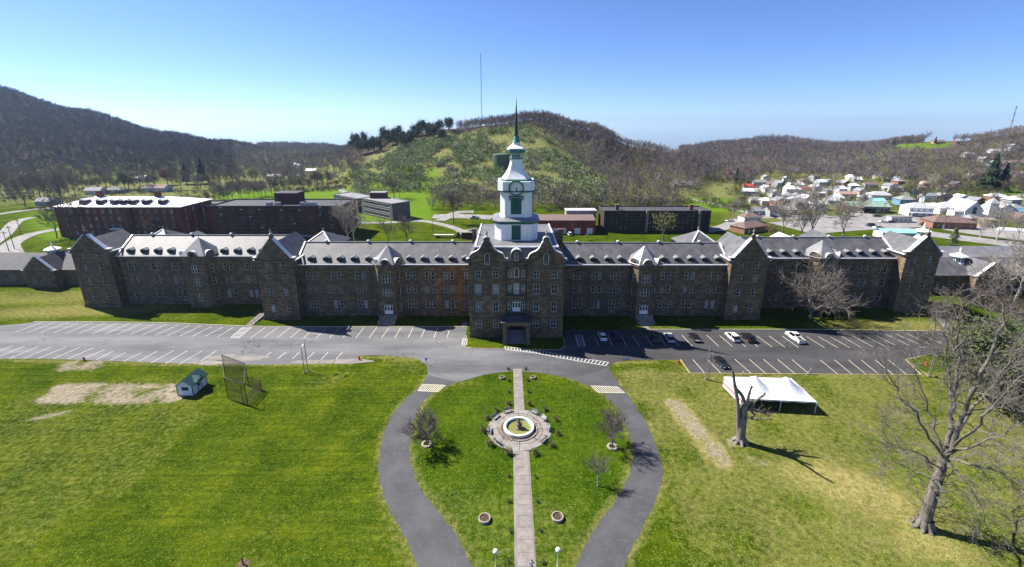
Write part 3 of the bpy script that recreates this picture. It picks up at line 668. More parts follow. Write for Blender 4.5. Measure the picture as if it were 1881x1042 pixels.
def wing(x0, x1, Yf, eave, ridge, pairs, bay, dorm, rows=ROWS, depth=14, warm=False, pane0='glass_blinds', bay_door=True, singles=()):
    st = 'sandstone'
    holes = []; wins = []
    for c_ in pairs:
        for z0, z1 in rows:
            for d in (-.92, .92):
                holes.append((c_ + d - .5 - x0, c_ + d + .5 - x0, z0, z1)); wins.append((c_ + d, z0, z1))
    for c_ in singles:
        for z0, z1 in rows: holes.append((c_ - .5 - x0, c_ + .5 - x0, z0, z1)); wins.append((c_, z0, z1))
    mb = MB(); mb.facade((x0, Yf, 0), UX, x1 - x0, -0.3, eave, holes)
    Y1 = Yf + depth
    mb.poly([(x1, Yf, 0), (x1, Y1, 0), (x1, Y1, eave), (x1, (Yf + Y1) / 2, ridge - .3), (x1, Yf, eave)]); mb.poly([(x0, Y1, 0), (x0, Yf, 0), (x0, Yf, eave), (x0, (Yf + Y1) / 2, ridge - .3), (x0, Y1, eave)])
    mb.poly([(x1, Y1, 0), (x0, Y1, 0), (x0, Y1, eave), (x1, Y1, eave)])
    sg = random.Random(int(x0 * 7))
    for u, z0, z1 in wins:   # soot and damp streaks hanging below the sills
        if z0 > 3 or sg.random() < .4:
            l_ = (1.6 if z0 > 3 else 1.2) * sg.uniform(.7, 1.1); a_ = sg.uniform(.35, .6); b_ = a_ * sg.uniform(.3, .8)
            mb.poly([(u - a_, Yf - .004, z0 - .26), (u + a_, Yf - .004, z0 - .26), (u + b_, Yf - .004, z0 - .3 - l_), (u - b_ * .7, Yf - .004, z0 - .3 - l_ * .9)][::-1], 2)
    mb.box(x0, x1, Yf - .14, Yf - .003, 6.55, 6.85, 1); mb.box(x0, x1, Yf - .16, Yf - .003, -.2, 1.0, 0); mb.box(x0, x1, Yf - .35, Yf - .003, eave - .75, eave - .1, 1)
    W = part('wing', mb, [st, 'stone_trim', 'stone_sooty'])
    for u, z0, z1 in wins: window(W, (u, Yf, z0), UX, 1.0, z1 - z0, pane=pane0 if z0 < 3 else 'glass')
    mb = MB(); gable_roof(mb, x0, x1, Yf, Y1, eave + .05, ridge); roof = obj('roof', mb, 'slate', W)
    mb = MB(); mb.box(x0, x1, Yf - .78, Yf - .46, eave - .42, eave - .16); obj('gutter', mb, 'metal_white', W)
    mb = MB()
    for xx in (x0, x1):
        for s in (-1, 1): mb.bar((xx, (Yf + Y1) / 2 + s * (depth / 2 + .5), eave - .1), (xx, (Yf + Y1) / 2, ridge + .12), .45, .3)
    obj('verge_flashing', mb, 'metal_white', W)
    mb = MB(); mb.bar((x0, (Yf + Y1) / 2, ridge + .08), (x1, (Yf + Y1) / 2, ridge + .08), .4, .16); obj('ridge_cap', mb, 'slate_flat', W)
    for k in range(4): put('ridge_vent', VENT, W, (x0 + (x1 - x0) * (k + .5) / 4, (Yf + Y1) / 2, ridge + .12))
    kk = (ridge - eave) / (depth / 2)
    for d in dorm: put('dormer', DORMER, W, (d, Yf + .75, eave + .1 + .75 * kk - .25))
    if bay:
        c_, hw = bay; pr = 2.9; fw = hw - 1.9
        P = [Vector((c_ - hw, Yf, 0)), Vector((c_ - fw, Yf - pr, 0)), Vector((c_ + fw, Yf - pr, 0)), Vector((c_ + hw, Yf, 0))]
        mb = MB(); bw = []
        for i in range(3):
            U = (P[i + 1] - P[i]); L = U.length; U = U / L; hl = []
            for r, (z0, z1) in enumerate(rows):
                if i == 1:
                    wdd = 2.5; sty = 'triple'
                    if r == 0: z0, z1, sty = (1.7, 4.7, 'door') if bay_door else (2.2, 4.7, 'triple')
                else: wdd = 1.0; sty = 'plain'
                hl.append((L / 2 - wdd / 2, L / 2 + wdd / 2, z0, z1)); bw.append((P[i] + U * L / 2 + UZ * z0, U, wdd, z1 - z0, sty))
            mb.facade(P[i], U, L, -.3, eave + .6, hl)
            N = U.cross(UZ)
            for z0, z1, q in ((6.55, 6.85, .14), (eave - .3, eave + .25, .3), (10.2, 10.45, .1)):
                a, e = P[i] + N * q / 2, P[i + 1] + N * q / 2; mb.bar(a + UZ * (z0 + z1) / 2, e + UZ * (z0 + z1) / 2, q - .006, z1 - z0, 1)
        B = part('bay_tower', mb, [st, 'stone_trim'])
        for q, U, a, h_, sty in bw: window(B, q, U, a, h_, sty, frame='wood_white' if sty == 'door' else 'frame_paint')
        mb = MB(); ap = Vector((c_, Yf + 1.2, ridge + .7)); o = [p + (p - Vector((c_, Yf + 1, 0))).normalized() * .55 for p in P]
        o = [Vector((c_ - hw - .5, Yf + 3.5, 0))] + o + [Vector((c_ + hw + .5, Yf + 3.5, 0))]
        ze = eave + .45
        mb.add([(p.x, p.y, ze) for p in o] + [tuple(ap)], [(i, i + 1, 6) for i in range(5)]); obj('roof', mb, 'slate_flat', B)
        mb = MB(); mb.tube(ap, ap + UZ * 1.3, .09, .03, 6); obj('finial', mb, 'iron', B)
        for i in range(3):
            U = (P[i + 1] - P[i]); L = U.length; U = U / L; N = U.cross(UZ); q = P[i] + U * L / 2 + N * .35
            r = 1.15; n = 8; mb = MB(); pr_ = [(r * math.cos(math.pi * k / n), .5 + r * math.sin(math.pi * k / n)) for k in range(n + 1)]
            f0 = [q + U * u + UZ * (eave + .3 + z) for u, z in pr_]; f1 = [p - N * 2.6 for p in f0]
            mb.add(f0 + f1, [(k, k + 1, n + 2 + k, n + 1 + k)[::-1] for k in range(n)], 1)
            mb.poly([q + U * r + UZ * (eave + .1)] + f0 + [q - U * r + UZ * (eave + .1)], 0)
            in_ = [(.62 * math.cos(math.pi * k / n), .35 + .62 * math.sin(math.pi * k / n)) for k in range(n + 1)]
            mb.poly([q + N * .02 + U * u + UZ * (eave + .3 + z) for u, z in [(.62, -.1)] + in_ + [(-.62, -.1)]], 2)
            rim = [(1.32 * math.cos(math.pi * k / n), .5 + 1.32 * math.sin(math.pi * k / n)) for k in range(n + 1)]
            g0 = [q + N * .12 + U * u + UZ * (eave + .3 + z) for u, z in pr_]; g1 = [q + N * .12 + U * u + UZ * (eave + .3 + z) for u, z in rim]; g2 = [p - N * .5 for p in g1]
            mb.add(g0 + g1, [(k, k + 1, n + 2 + k, n + 1 + k) for k in range(n)], 0); mb.add(g1 + g2, [(k, k + 1, n + 2 + k, n + 1 + k) for k in range(n)], 3)
            obj('round_dormer', mb, ['sandstone', 'metal_white', 'glass', 'metal_white'], B)
        if bay_door:
            mb = MB(); n = 9
            for k in range(n): mb.box(c_ - 1.9, c_ + 1.9, Yf - pr - .3 - (n - k) * .42, Yf - pr - .02, -.05 if k == 0 else .17 * k + .001, .17 * (k + 1))
            for s in (-1, 1): mb.box(c_ + s * 2.15 - .22, c_ + s * 2.15 + .22, Yf - pr - 3.6, Yf - pr - .02, 0, 1.0); mb.box(c_ + s * 2.15 - .24, c_ + s * 2.15 + .24, Yf - pr - 1.6, Yf - pr - .02, 1.0, 1.75)
            obj('entrance_steps', mb, 'stone_light', B)
    return W
def px_x(xs, py, Y): return [yp(x, py, Y)[0] for x in xs]
d1 = px_x([400 + v / 3.72 for v in (635, 740, 835, 930, 1030, 1310, 1408, 1505, 1600, 1690)], 476, 124.8)
wing(-63.8, -12.6, 124, 16.5, 21.0, [-60, -52.8, -45.6, -30.7, -25.2, -19.6], (-37.2, 4.2), d1, singles=(-14.6,))
d1r = px_x([1000 + v / 3.72 for v in (240, 335, 435, 525, 815, 910, 1005, 1097, 1190)], 477, 124.8)
wing(12.6, 61.9, 124, 16.4, 20.8, px_x([1000 + v / 3.72 for v in (232, 358, 484, 834, 994, 1154)], 506, 124), (37.5, 4.2), d1r)
d2 = px_x([v / 3.72 for v in (885, 980, 1072, 1163, 1525, 1617, 1708, 1525 + 3 * 92)], 462, 133.8) + px_x([400 + v / 3.72 for v in (222, 300)], 462, 133.8)
wing(-123.5, -72.5, 133, 16.4, 21.0, [-119.9, -112.6, -106.1, -90.0, -83.1, -77.0], (-98.2, 5.3), d2, bay_door=False)
d2r = px_x([1401 + v / 3.72 for v in (-20, 60, 150, 240, 505, 590, 675, 765, 850)], 464, 130.8)
wing(71.0, 116.2, 130, 16.6, 21.0, [75.5, 80.5, 86.0, 101.0, 106.6, 112.6], (93.3, 4.4), d2r, bay_door=False)

def pavilion(x0, x1, Yf, eave, peak, back, fin_h=1.8, rear=None):
    c_ = (x0 + x1) / 2; hw = (x1 - x0) / 2; W_ = x1 - x0; mb = MB()
    rows = ((2.3, 4.6), (7.4, 9.6), (11.7, 13.8), (15.8, 17.7)); hl = []; wn = []
    for r, (z0, z1) in enumerate(rows):
        for d in (-2.2, 2.2):
            hl.append((hw + d - .55, hw + d + .55, z0, z1)); wn.append((c_ + d, z0, z1))
    mb.facade((x0, Yf, 0), UX, W_, -.3, eave, hl)
    for xx, U in ((x1, Vector((0, 1, 0))), (x0, Vector((0, -1, 0)))):
        q = (xx, Yf, 0) if xx == x1 else (xx, back, 0); mb.facade(q, U, back - Yf, -.3, eave)
    mb.poly([(x1, back, 0), (x0, back, 0), (x0, back, eave), (c_, back, peak - 2), (x1, back, eave)])
    gb = [(-.35, eave - 1.0), (-.35, eave + .9), (.5, eave + .9)] ; L = [(hw - .55, peak), (hw - .55, peak + .9), (hw + .55, peak + .9), (hw + .55, peak)]
    prof = [(0, eave), (-.35, eave + .2), (-.35, eave + .95), (.45, eave + .95), (hw - .55, peak - .4), (hw - .5, peak + .75), (hw + .5, peak + .75), (hw + .55, peak - .4), (W_ - .45, eave + .95), (W_ + .35, eave + .95), (W_ + .35, eave + .2), (W_, eave)]
    mb.slab(prof, (x0, Yf - .004, 0), UX, .7)
    mb.box(x0 - .12, x1 + .12, Yf - .16, Yf - .006, 6.5, 6.85, 1); mb.box(x1 + .004, x1 + .16, Yf - .1, back, 6.5, 6.85, 1); mb.box(x0 - .16, x0 - .004, Yf - .1, back, 6.5, 6.85, 1)
    mb.box(x0 - .15, x1 + .15, Yf - .2, Yf - .008, -.2, .9, 0); mb.box(x0 - .3, x1 + .3, Yf - .28, Yf - .008, eave - .35, eave + .1, 1)
    n = 10; ar = [(1.35 * math.cos(math.pi * k / n), 1.35 * math.sin(math.pi * k / n)) for k in range(n + 1)]; a2 = [(1.1 * math.cos(math.pi * k / n), 1.1 * math.sin(math.pi * k / n)) for k in range(n + 1)]
    mb.add([(c_ + u, Yf - .12, eave + 1.6 + z) for u, z in ar] + [(c_ + u, Yf - .12, eave + 1.6 + z) for u, z in a2], [(k, k + 1, n + 2 + k, n + 1 + k) for k in range(n)], 1)
    Pv = part('pavilion', mb, ['sandstone', 'stone_trim'])
    for u, z0, z1 in wn: window(Pv, (u, Yf, z0), UX, 1.1, z1 - z0, pane='glass_blinds' if z0 < 3 else 'glass')
    mb = MB(); gable_roof(mb, x0, x1, Yf + .7, back, eave - .15, peak - 1.7, 'y', .3); obj('roof', mb, 'slate', Pv)
    for s in (-1, 1):
        mb = MB(); a = Vector((c_ + s * (hw - .35), Yf + .35, eave + 1.05)); e = Vector((c_ + s * .5, Yf + .35, peak - .28))
        mb.bar(a, e, 1.35, .22, up=(0, 0, 1)); mb.box(c_ + s * hw - .7, c_ + s * hw + .7, Yf - .35, Yf + 1.1, eave + .96, eave + 1.2); mb.bar((c_ + s * (hw + .55), Yf, eave + .2), (c_ + s * (hw + .55), back, eave + .2), .5, .25)
        obj('coping', mb, 'metal_white', Pv)
    pyramid_finial(Pv, (c_, Yf + .3, peak + .75))
    if rear:
        rx, ry, rz_, re = rear; mb = MB(); mb.box(rx - hw, rx + hw, ry - 8, ry + 8, 0, re)
        hip_roof(mb, rx - hw - 2, rx + hw, ry - 8, ry + 8, re + .01, rz_, .4, 1, run=8.2); R_ = part('rear_block', mb, ['sandstone', 'slate']); pyramid_finial(R_, (rx - 1, ry, rz_ - .2))
        mb = MB()
        for s in (-1, 1): mb.bar((rx - 1 + s * (hw + 1), ry - 8.3, re + .15), (rx - 1, ry - .2, rz_ + .1), .5, .2)
        obj('hip_flashing', mb, 'metal_white', R_)
    return Pv
pavilion(-73.9, -63.3, 121, 18.0, 24.9, 136, rear=(-67.5, 156, 18.6, 14))
pavilion(61.3, 71.7, 121, 18.0, 24.9, 136, rear=(67, 156, 18.8, 14))
pavilion(-135.4, -124.0, 130.6, 17.9, 23.8, 144, rear=(-128, 160, 18.4, 13.5))
pavilion(115.6, 125.6, 126.5, 18.2, 24.2, 140)

# centre block -------------------------------------------------------------------
YC = 109.6; mb = MB(); XC = 12.45; XR = 2.75; EC = 21.5; YB = 142.0
rowsC = ((2.7, 5.1, 1.5), (7.4, 10.4, 1.5), (12.5, 15.2, 1.6), (16.8, 18.9, 1.5)); cw_ = []
for sx0, cols_ in ((-XC, (-10.0, -5.45)), (XR, (5.2, 9.9))):
    hl = []
    for c_ in cols_:
        for z0, z1, wd in rowsC: hl.append((c_ - wd / 2 - sx0, c_ + wd / 2 - sx0, z0, z1)); cw_.append((c_, z0, z1, wd))
    mb.facade((sx0, YC, 0), UX, XC - XR, -.3, EC, hl)
ctr = [(0, 7.3, 10.4, 2.2), (-1.9, 8.0, 10.2, .75), (1.9, 8.0, 10.2, .75), (0, 12.3, 15.3, 1.35), (-1.75, 12.9, 14.8, .75), (1.75, 12.9, 14.8, .75)]
mb.facade((-XR, YC + .5, 0), UX, 2 * XR, -.3, EC + .3, [(c_ + XR - wd / 2, c_ + XR + wd / 2, z0, z1) for c_, z0, z1, wd in ctr])
for s in (-1, 1): mb.poly([(s * XR, YC, 0), (s * XR, YC + .5, 0), (s * XR, YC + .5, EC), (s * XR, YC, EC)])
sidew = []
for xx, U, q in ((XC, Vector((0, 1, 0)), (XC, YC, 0)), (-XC, Vector((0, -1, 0)), (-XC, YB, 0))):
    hl = []
    for k, yy in enumerate((YC + 3.5, YC + 7, YC + 10.5)):
        u = yy - YC if xx > 0 else YB - yy
        for z0, z1, wd in rowsC: hl.append((u - .6, u + .6, z0, z1)); sidew.append(((xx, yy, z0), U, 1.2, z1 - z0))
    mb.facade(q, U, YB - YC, -.3, EC, hl)
mb.poly([(XC, YB, 0), (-XC, YB, 0), (-XC, YB, EC), (XC, YB, EC)])
for x0_, x1_ in ((-XC, -XR), (XR, XC)):
    mb.box(x0_ - .1 if x0_ < 0 else x0_, x1_ if x0_ < 0 else x1_ + .1, YC - .2, YC - .004, 6.3, 6.75, 1); mb.box(x0_ - .1 if x0_ < 0 else x0_, x1_ if x0_ < 0 else x1_ + .1, YC - .22, YC - .006, -.2, 1.2, 0); mb.box(x0_, x1_, YC - .14, YC - .004, 20.0, 20.3, 1)
def dutch(c_):
    h = [(4.85, EC), (5.3, EC + .25), (5.3, EC + .6), (4.6, EC + .75), (4.45, EC + 1.4), (4.0, EC + 2.0), (3.3, EC + 2.35), (2.6, EC + 2.65), (2.0, EC + 3.15), (1.55, EC + 3.9), (1.2, EC + 4.7), (.85, EC + 5.2), (.8, EC + 6.0), (.45, EC + 6.35)]
    return [(c_ - u, z) for u, z in h] + [(c_ + u, z) for u, z in h[::-1]]
for c_ in (-7.6, 7.6): mb.slab(dutch(c_ ), (0, YC - .005, 0), UX, .75)
mb.box(-XR, XR, YC + .3, YC + .49, 20.6, 21.0, 1); mb.box(-XR + .1, XR - .1, YC - .5, YC + .49, 11.7, 12.05, 1)
CB = part('centre_block', mb, ['sandstone', 'stone_trim'])
for c_, z0, z1, wd in cw_: window(CB, (c_, YC, z0), UX, wd, z1 - z0, pane='glass_blinds' if 12 < z0 < 13 else 'glass')
for P_, U, wd, h_ in sidew: window(CB, P_, U, wd, h_)
for c_, z0, z1, wd in ctr: window(CB, (c_, YC + .5, z0), UX, wd, z1 - z0, 'door' if wd > 2 else 'plain', frame='wood_white', pane='glass_blinds' if wd > 1 else 'glass')
window(CB, (0, YC + .42, 16.9), UX, 1.35, 2.7, 'arch', frame='wood_white')
for s in (-1.75, 1.75): window(CB, (s, YC + .42, 17.0), UX, .85, 2.0, 'arch')
for c_ in (-7.6, 7.6): window(CB, (c_, YC - .1, EC - .9), UX, 1.35, 3.1, 'arch')
for c_ in (-7.6, 7.6):
    D = dutch(c_); D = D[1:-1]; mb = MB()
    for i in range(len(D) - 1): mb.bar((D[i][0], YC + .4, D[i][1] + .02), (D[i + 1][0], YC + .4, D[i + 1][1] + .02), 1.0, .16, up=(0, 0, 1) if abs(D[i + 1][0] - D[i][0]) > .05 else (1, 0, 0))
    obj('coping', mb, 'metal_white', CB); pyramid_finial(CB, (c_, YC + .4, EC + 6.3))
mb = MB(); n = 8; ar = [(1.45 * math.cos(math.pi * k / n), EC + 1.7 + 1.45 * math.sin(math.pi * k / n)) for k in range(n + 1)]
mb.slab([(-1.45, EC - .2), (1.45, EC - .2)] + ar, (0, YC + .3, 0), UX, 1.6, 0, 1); DM = obj('stone_dormer', mb, ['sandstone', 'metal_white'], CB); window(CB, (0, YC + .2, EC), UX, 1.1, 2.4, 'arch')
ZD = 24.6; mb = MB()   # mansard and deck
xo, xi, yo, yi = XC + .1, XC - 1.7, YC + .9, YC + 2.4; yb0, yb1 = YB, YB - 2
o_ = [(-xo, yo, EC + .1), (xo, yo, EC + .1), (xo, yb0, EC + .1), (-xo, yb0, EC + .1)]; i_ = [(-xi, yi, ZD), (xi, yi, ZD), (xi, yb1, ZD), (-xi, yb1, ZD)]
mb.add(o_ + i_, [(0, 1, 5, 4), (1, 2, 6, 5), (2, 3, 7, 6), (3, 0, 4, 7)], 0); mb.add(i_, [(0, 1, 2, 3)], 1); obj('roof', mb, ['slate', 'deck_roof'], CB)
mb = MB(); mb.box(-xi - .2, xi + .2, yi - .25, yi + .15, ZD - .1, ZD + .25)
for s in (-1, 1): mb.box(s * xi - .2, s * xi + .2, yi + .16, yb1, ZD - .1, ZD + .25); mb.box(s * 3.6 - .8, s * 3.6 + .8, YC + .1, YC + 1.2, EC + .1, EC + .7)
obj('roof_edge', mb, 'metal_white', CB)
for P_ in ((11.6, 122.5), (13.0, 125.5), (-12.0, 126)):
    mb = MB(); mb.box(P_[0] - .6, P_[0] + .6, P_[1] - .6, P_[1] + .6, 20, 26.0); mb.box(P_[0] - .75, P_[0] + .75, P_[1] - .75, P_[1] + .75, 26.0, 26.35, 1); obj('chimney', mb, ['sandstone', 'stone_trim'], CB)
# porch
mb = MB(); Yp0 = 105.6
for s in (-1, 1):
    for yy in (Yp0, YC - 1.1): mb.box(s * 3.0 - .5, s * 3.0 + .5, yy, yy + 1.0, 0, 5.3); mb.box(s * 3.0 - .68, s * 3.0 + .68, yy - .18, yy + 1.18, 0, 1.1)
    mb.box(s * 3.0 - .3, s * 3.0 + .3, Yp0 + 1.0, YC - 1.1, 0, 1.9)
    for k in range(6): mb.box(s * 3.0 - .56, s * 3.0 + .56, Yp0 - .06, Yp0 + 1.06, 1.5 + k * .62, 1.8 + k * .62)
mb.box(-3.8, 3.8, Yp0 - .2, YC - .23, 5.3, 6.1); mb.box(-4.15, 4.15, Yp0 - .55, YC - .24, 6.1, 6.4)
PO = part('portico', mb, ['stone_trim'])
mb = MB(); hip_roof(mb, -3.6, 3.6, Yp0, YC + 3, 6.41, 7.2, .3); obj('roof', mb, 'dark_roof', PO)
mb = MB()
for k in range(12): mb.box(-2.45, 2.45, Yp0 + .3 + k * .33, YC + .3, .0 if k == 0 else .18 * k + .001, .18 * (k + 1))
obj('entrance_steps', mb, 'slate_flat', PO)
mb = MB(); mb.box(-1.6, 1.6, YC + .2, YC + .48, 2.2, 5.0); obj('door', mb, 'dark_hole', PO)

# clock tower --------------------------------------------------------------------
TX, TY = 0.0, 124.8
def sq(h, z, ch): # chamfered square ring
    a = h - ch; return [(TX + x, TY + y, z) for x, y in ((-a, -h), (a, -h), (h, -a), (h, a), (a, h), (-a, h), (-h, a), (-h, -a))]
def stack(mb, rings, m=0, cap=True):
    v = [p for r in rings for p in r]; n = 8
    mb.add(v, [(k * n + i, k * n + (i + 1) % n, (k + 1) * n + (i + 1) % n, (k + 1) * n + i) for k in range(len(rings) - 1) for i in range(n)], m)
    if cap: mb.add(rings[-1], [tuple(range(n))], m)
zb0, zb1 = 24.5, zf(408, 118.7); z2 = zf(401, 120.3); z3 = zf(352, 120.2); z4_ = zf(334, 120); z5_ = zf(330, 121.2); z6 = zf(293, 123); z7 = zf(282, 123); z8 = zf(274, 122.5); z9 = zf(262, 124); z10 = zf(249, 124.8); z11 = zf(179, 124.8)
mb = MB(); stack(mb, [sq(6.0, zb0, 1.9), sq(6.0, zb1, 1.9)], 0); stack(mb, [sq(6.06, zb1 - .7, 1.9), sq(6.35, zb1 - .5, 1.9), sq(6.35, zb1, 1.9)], 1, True); T = part('clock_tower', mb, ['wood_white', 'wood_green'])
mb = MB(); stack(mb, [sq(6.5, zb1 + .01, 1.9), sq(6.5, zb1 + .2, 1.9), sq(4.5, z2 + .2, 1.4)]); obj('skirt_roof', mb, 'slate_flat', T)
mb = MB(); stack(mb, [sq(4.4, z2, 1.35), sq(4.4, z3, 1.35)]); stack(mb, [sq(4.52, z2 + .1, 1.35), sq(4.52, z2 + .4, 1.35)]); obj('belfry_stage', mb, 'wood_white', T)
mb = MB(); stack(mb, [sq(4.45, z3 - .35, 1.35), sq(5.2, z3 - .05, 1.4), sq(5.2, z3 + .2, 1.4), sq(5.0, z3 + .22, 1.4)]); obj('green_cornice', mb, 'wood_green', T)
mb = MB(); stack(mb, [sq(5.02, z3 + .2, 1.4), sq(5.02, z4_, 1.4)]); obj('clock_stage', mb, 'wood_white', T)
mb = MB(); stack(mb, [sq(4.1, z4_, 1.2), sq(4.1, z4_ + .5, 1.2), sq(3.85, z4_ + .52, 1.1)]); obj('green_band', mb, 'copper_green', T)
mb = MB(); rr = []
for k in range(9):
    u = k / 8; h = 1.62 + (3.8 - 1.62) * (1 - u) ** 1.9; rr.append(sq(h, z4_ + .5 + (z6 - z4_ - .5) * u, h * .3))
stack(mb, rr); obj('bell_roof', mb, 'wood_white', T)
mb = MB(); stack(mb, [sq(1.7, z6, .5), sq(1.85, z6 + .12, .5), sq(1.85, z6 + .4, .5), sq(1.6, z6 + .42, .5)]); stack(mb, [sq(1.65, z7 - .1, .5), sq(2.45, z7 + .4, .7), sq(2.45, z8 - .1, .7)]); obj('green_cornice', mb, 'copper_green', T)
mb = MB(); stack(mb, [sq(1.55, z6 + .3, .45), sq(1.55, z7, .45)]); stack(mb, [sq(2.5, z8 - .1, .7), sq(2.4, z8 + .15, .7), sq(1.5, z8 + .8, .45), sq(1.05, z9 - .5, .3), sq(.95, z9, .3)]); L_ = obj('lantern', mb, 'wood_white', T)
for k in range(4):
    for q in (-.95, -.32, .32, .95):
        a = math.pi / 2 * k; ca, sa = math.cos(a), math.sin(a); mb = MB()
        mb.box(q - .2, q + .2, -1.62, -1.56, z6 + .55, z7 - .25); o = obj('louvre', mb, 'wood_green', T); o.location = (TX, TY, 0); o.rotation_euler = (0, 0, a)
mb = MB(); mb.lathe([(1.15, z9 - .02), (1.2, z9 + .2), (1.0, z9 + .3), (.98, z9 + .8), (.72, z9 + 1.3), (.5, z10 - .1), (.55, z10 + .1)], 12, c=(TX, TY, 0)); obj('green_dome', mb, 'copper_green', T, smooth=True)
mb = MB(); mb.lathe([(.62, z10), (.5, z10 + 1), (.02, z11)], 8, c=(TX, TY, 0)); obj('spire', mb, 'spire_dark', T)
def shutter(w_, h_):
    mb = MB(); mb.box(-w_ / 2, w_ / 2, -.1, 0.1, 0, h_)
    for s in (-1, 1):
        n = int(h_ / .28)
        for k in range(n): mb.box(s * w_ / 4 - w_ / 4 + .14, s * w_ / 4 + w_ / 4 - .14, -.16, -.101, .15 + k * (h_ - .3) / n, .15 + (k + .6) * (h_ - .3) / n)
    return mb.mesh('shutter', ['wood_green'])
SH1, SH2 = shutter(2.5, zb1 - zb0 - 1.3), shutter(2.9, (z3 - z2) * .62)
for k in range(4):
    a = math.pi / 2 * k; ca, sa = math.cos(a), math.sin(a); rot = lambda x, y: (TX + x * ca - y * sa, TY + x * sa + y * ca)
    put('shutter', SH1, T, (*rot(0, -6.02), zb0 + .35), a); put('shutter', SH2, T, (*rot(0, -4.42), z2 + 1.1), a)
    mb = MB(); zz = z2 + 1.1 + (z3 - z2) * .62 + .15
    mb.box(-1.95, 1.95, -4.65, -4.42, zz, zz + .35)
    for s in (-1, 1): mb.box(s * 1.82 - .14, s * 1.82 + .14, -4.62, -4.42, zz - .95, zz)
    o = obj('window_hood', mb, 'wood_green', T); o.location = (TX, TY, 0); o.rotation_euler = (0, 0, a)
    zc = zf(346, 119.6); mb = MB(); n = 28; r1, r2, r3 = 1.72, 2.05, 1.62
    ring = lambda r, y: [(r * math.cos(2 * math.pi * i / n), y, zc + r * math.sin(2 * math.pi * i / n)) for i in range(n)]
    mb.add(ring(r1, -5.3) + ring(r2, -5.3) + ring(r2, -4.9) + ring(r1, -5.1), [(j * n + i, j * n + (i + 1) % n, (j + 1) * n + (i + 1) % n, (j + 1) * n + i) for j in range(3) for i in range(n)], 0)
    mb.add(ring(r1, -5.16), [tuple(range(n))], 1)
    for i in range(12):
        t_ = math.pi / 6 * i; d = Vector((math.sin(t_), 0, math.cos(t_))); mb.bar(d * 1.22 + Vector((0, -5.19, zc)), d * 1.55 + Vector((0, -5.19, zc)), .13, .02, 2, up=(0, 1, 0))
    for t_, ln, wq in ((math.pi / 6 * 5.55, 1.0, .2), (math.pi, 1.4, .15)):   # hands: about half past five
        d = Vector((math.sin(t_), 0, math.cos(t_))); mb.bar(Vector((0, -5.2, zc)) - d * .2, Vector((0, -5.2, zc)) + d * ln, wq, .02, 2, up=(0, 1, 0))
    o = obj('clock_dial', mb, ['wood_green', 'clock_face', 'black'], T); o.location = (TX, TY, 0); o.rotation_euler = (0, 0, a)

# low end wings -------------------------------------------------------------------
def low_wing(x0, x1, Yf, eave, ridge, depth, gables, wins, rm='slate'):
    hl = [(u - .45 - x0, u + .45 - x0, 1.6, 3.9) for u in wins]; mb = MB(); mb.facade((x0, Yf, 0), UX, x1 - x0, -.3, eave, hl); Y1 = Yf + depth
    for xx in (x0, x1): mb.poly([(xx, Yf, 0), (xx, Y1, 0), (xx, Y1, eave), (xx, (Yf + Y1) / 2, ridge - .2), (xx, Yf, eave)])
    mb.poly([(x1, Y1, 0), (x0, Y1, 0), (x0, Y1, eave), (x1, Y1, eave)])
    Wl = part('low_wing', mb, ['sandstone', 'stone_trim'])
    for u in wins: window(Wl, (u, Yf, 1.6), UX, .9, 2.3)
    mb = MB(); gable_roof(mb, x0, x1, Yf, Y1, eave + .05, ridge); obj('roof', mb, rm, Wl)
    for c_, hw, pk, pr in gables:
        mb = MB(); y0 = Yf - pr; mb.facade((c_ - hw, y0, 0), UX, 2 * hw, -.3, eave, [(hw - 2.4, hw - 1.4, 1.5, 4), (hw + 1.4, hw + 2.4, 1.5, 4)])
        for s in (-1, 1): mb.poly([(c_ + s * hw, y0, 0), (c_ + s * hw, Yf, 0), (c_ + s * hw, Yf, eave), (c_ + s * hw, y0, eave)])
        mb.slab([(0, eave), (-.3, eave + .3), (.3, eave + .6), (hw - .4, pk), (hw + .4, pk), (2 * hw - .3, eave + .6), (2 * hw + .3, eave + .3), (2 * hw, eave)], (c_ - hw, y0 - .004, 0), UX, .6)
        Gp = obj('gable_front', mb, 'sandstone', Wl)
        mb = MB(); gable_roof(mb, c_ - hw, c_ + hw, y0 + .6, (Yf + Y1) / 2 + 2, eave + .2, pk - .5, 'y', .3); obj('gable_roof', mb, rm, Wl)
        mb = MB()
        for s in (-1, 1): mb.bar((c_ + s * (hw + .1), y0 + .3, eave + .5), (c_ + s * .35, y0 + .3, pk + .12), 1.0, .2); mb.box(c_ + s * hw - .6, c_ + s * hw + .6, y0 - .3, y0 + .8, eave + .3, eave + .55)
        obj('coping', mb, 'metal_white', Wl)
        for s in (-1.9, 1.9): window(Wl, (c_ + s, y0, 1.5), UX, 1.0, 2.5)
    return Wl
def cupola(P, r=1.7, base=2.8):
    mb = MB(); c0 = tuple(P); n = 8
    mb.lathe([(base, -.3), (base, .1), (r * 1.15, 1.1), (r, 1.15), (r, 3.1), (r * 1.5, 3.2), (r * 1.5, 3.5), (r * .5, 4.2), (.2, 4.7), (.18, 5.3), (.35, 5.5), (.06, 6.4)], n, 0, c0, math.pi / 8); q = part('cupola', mb, ['wood_white'])
    for k in range(n):
        a = math.pi / 4 * k; mb2 = MB()
        for s in (-.3, .3): mb2.box(s - .17, s + .17, -r * .93 - .05, -r * .93 + .01, 1.5, 2.8)
        o = obj('louvre', mb2, 'wood_green', q, c0, a)
    return q
low_wing(-215, -135.5, 151, 6.0, 10.0, 14, [(-166.3, 5.2, 11.3, 3)], (-205, -201, -190, -186, -179, -175, -156, -151, -145, -141), 'dark_roof')
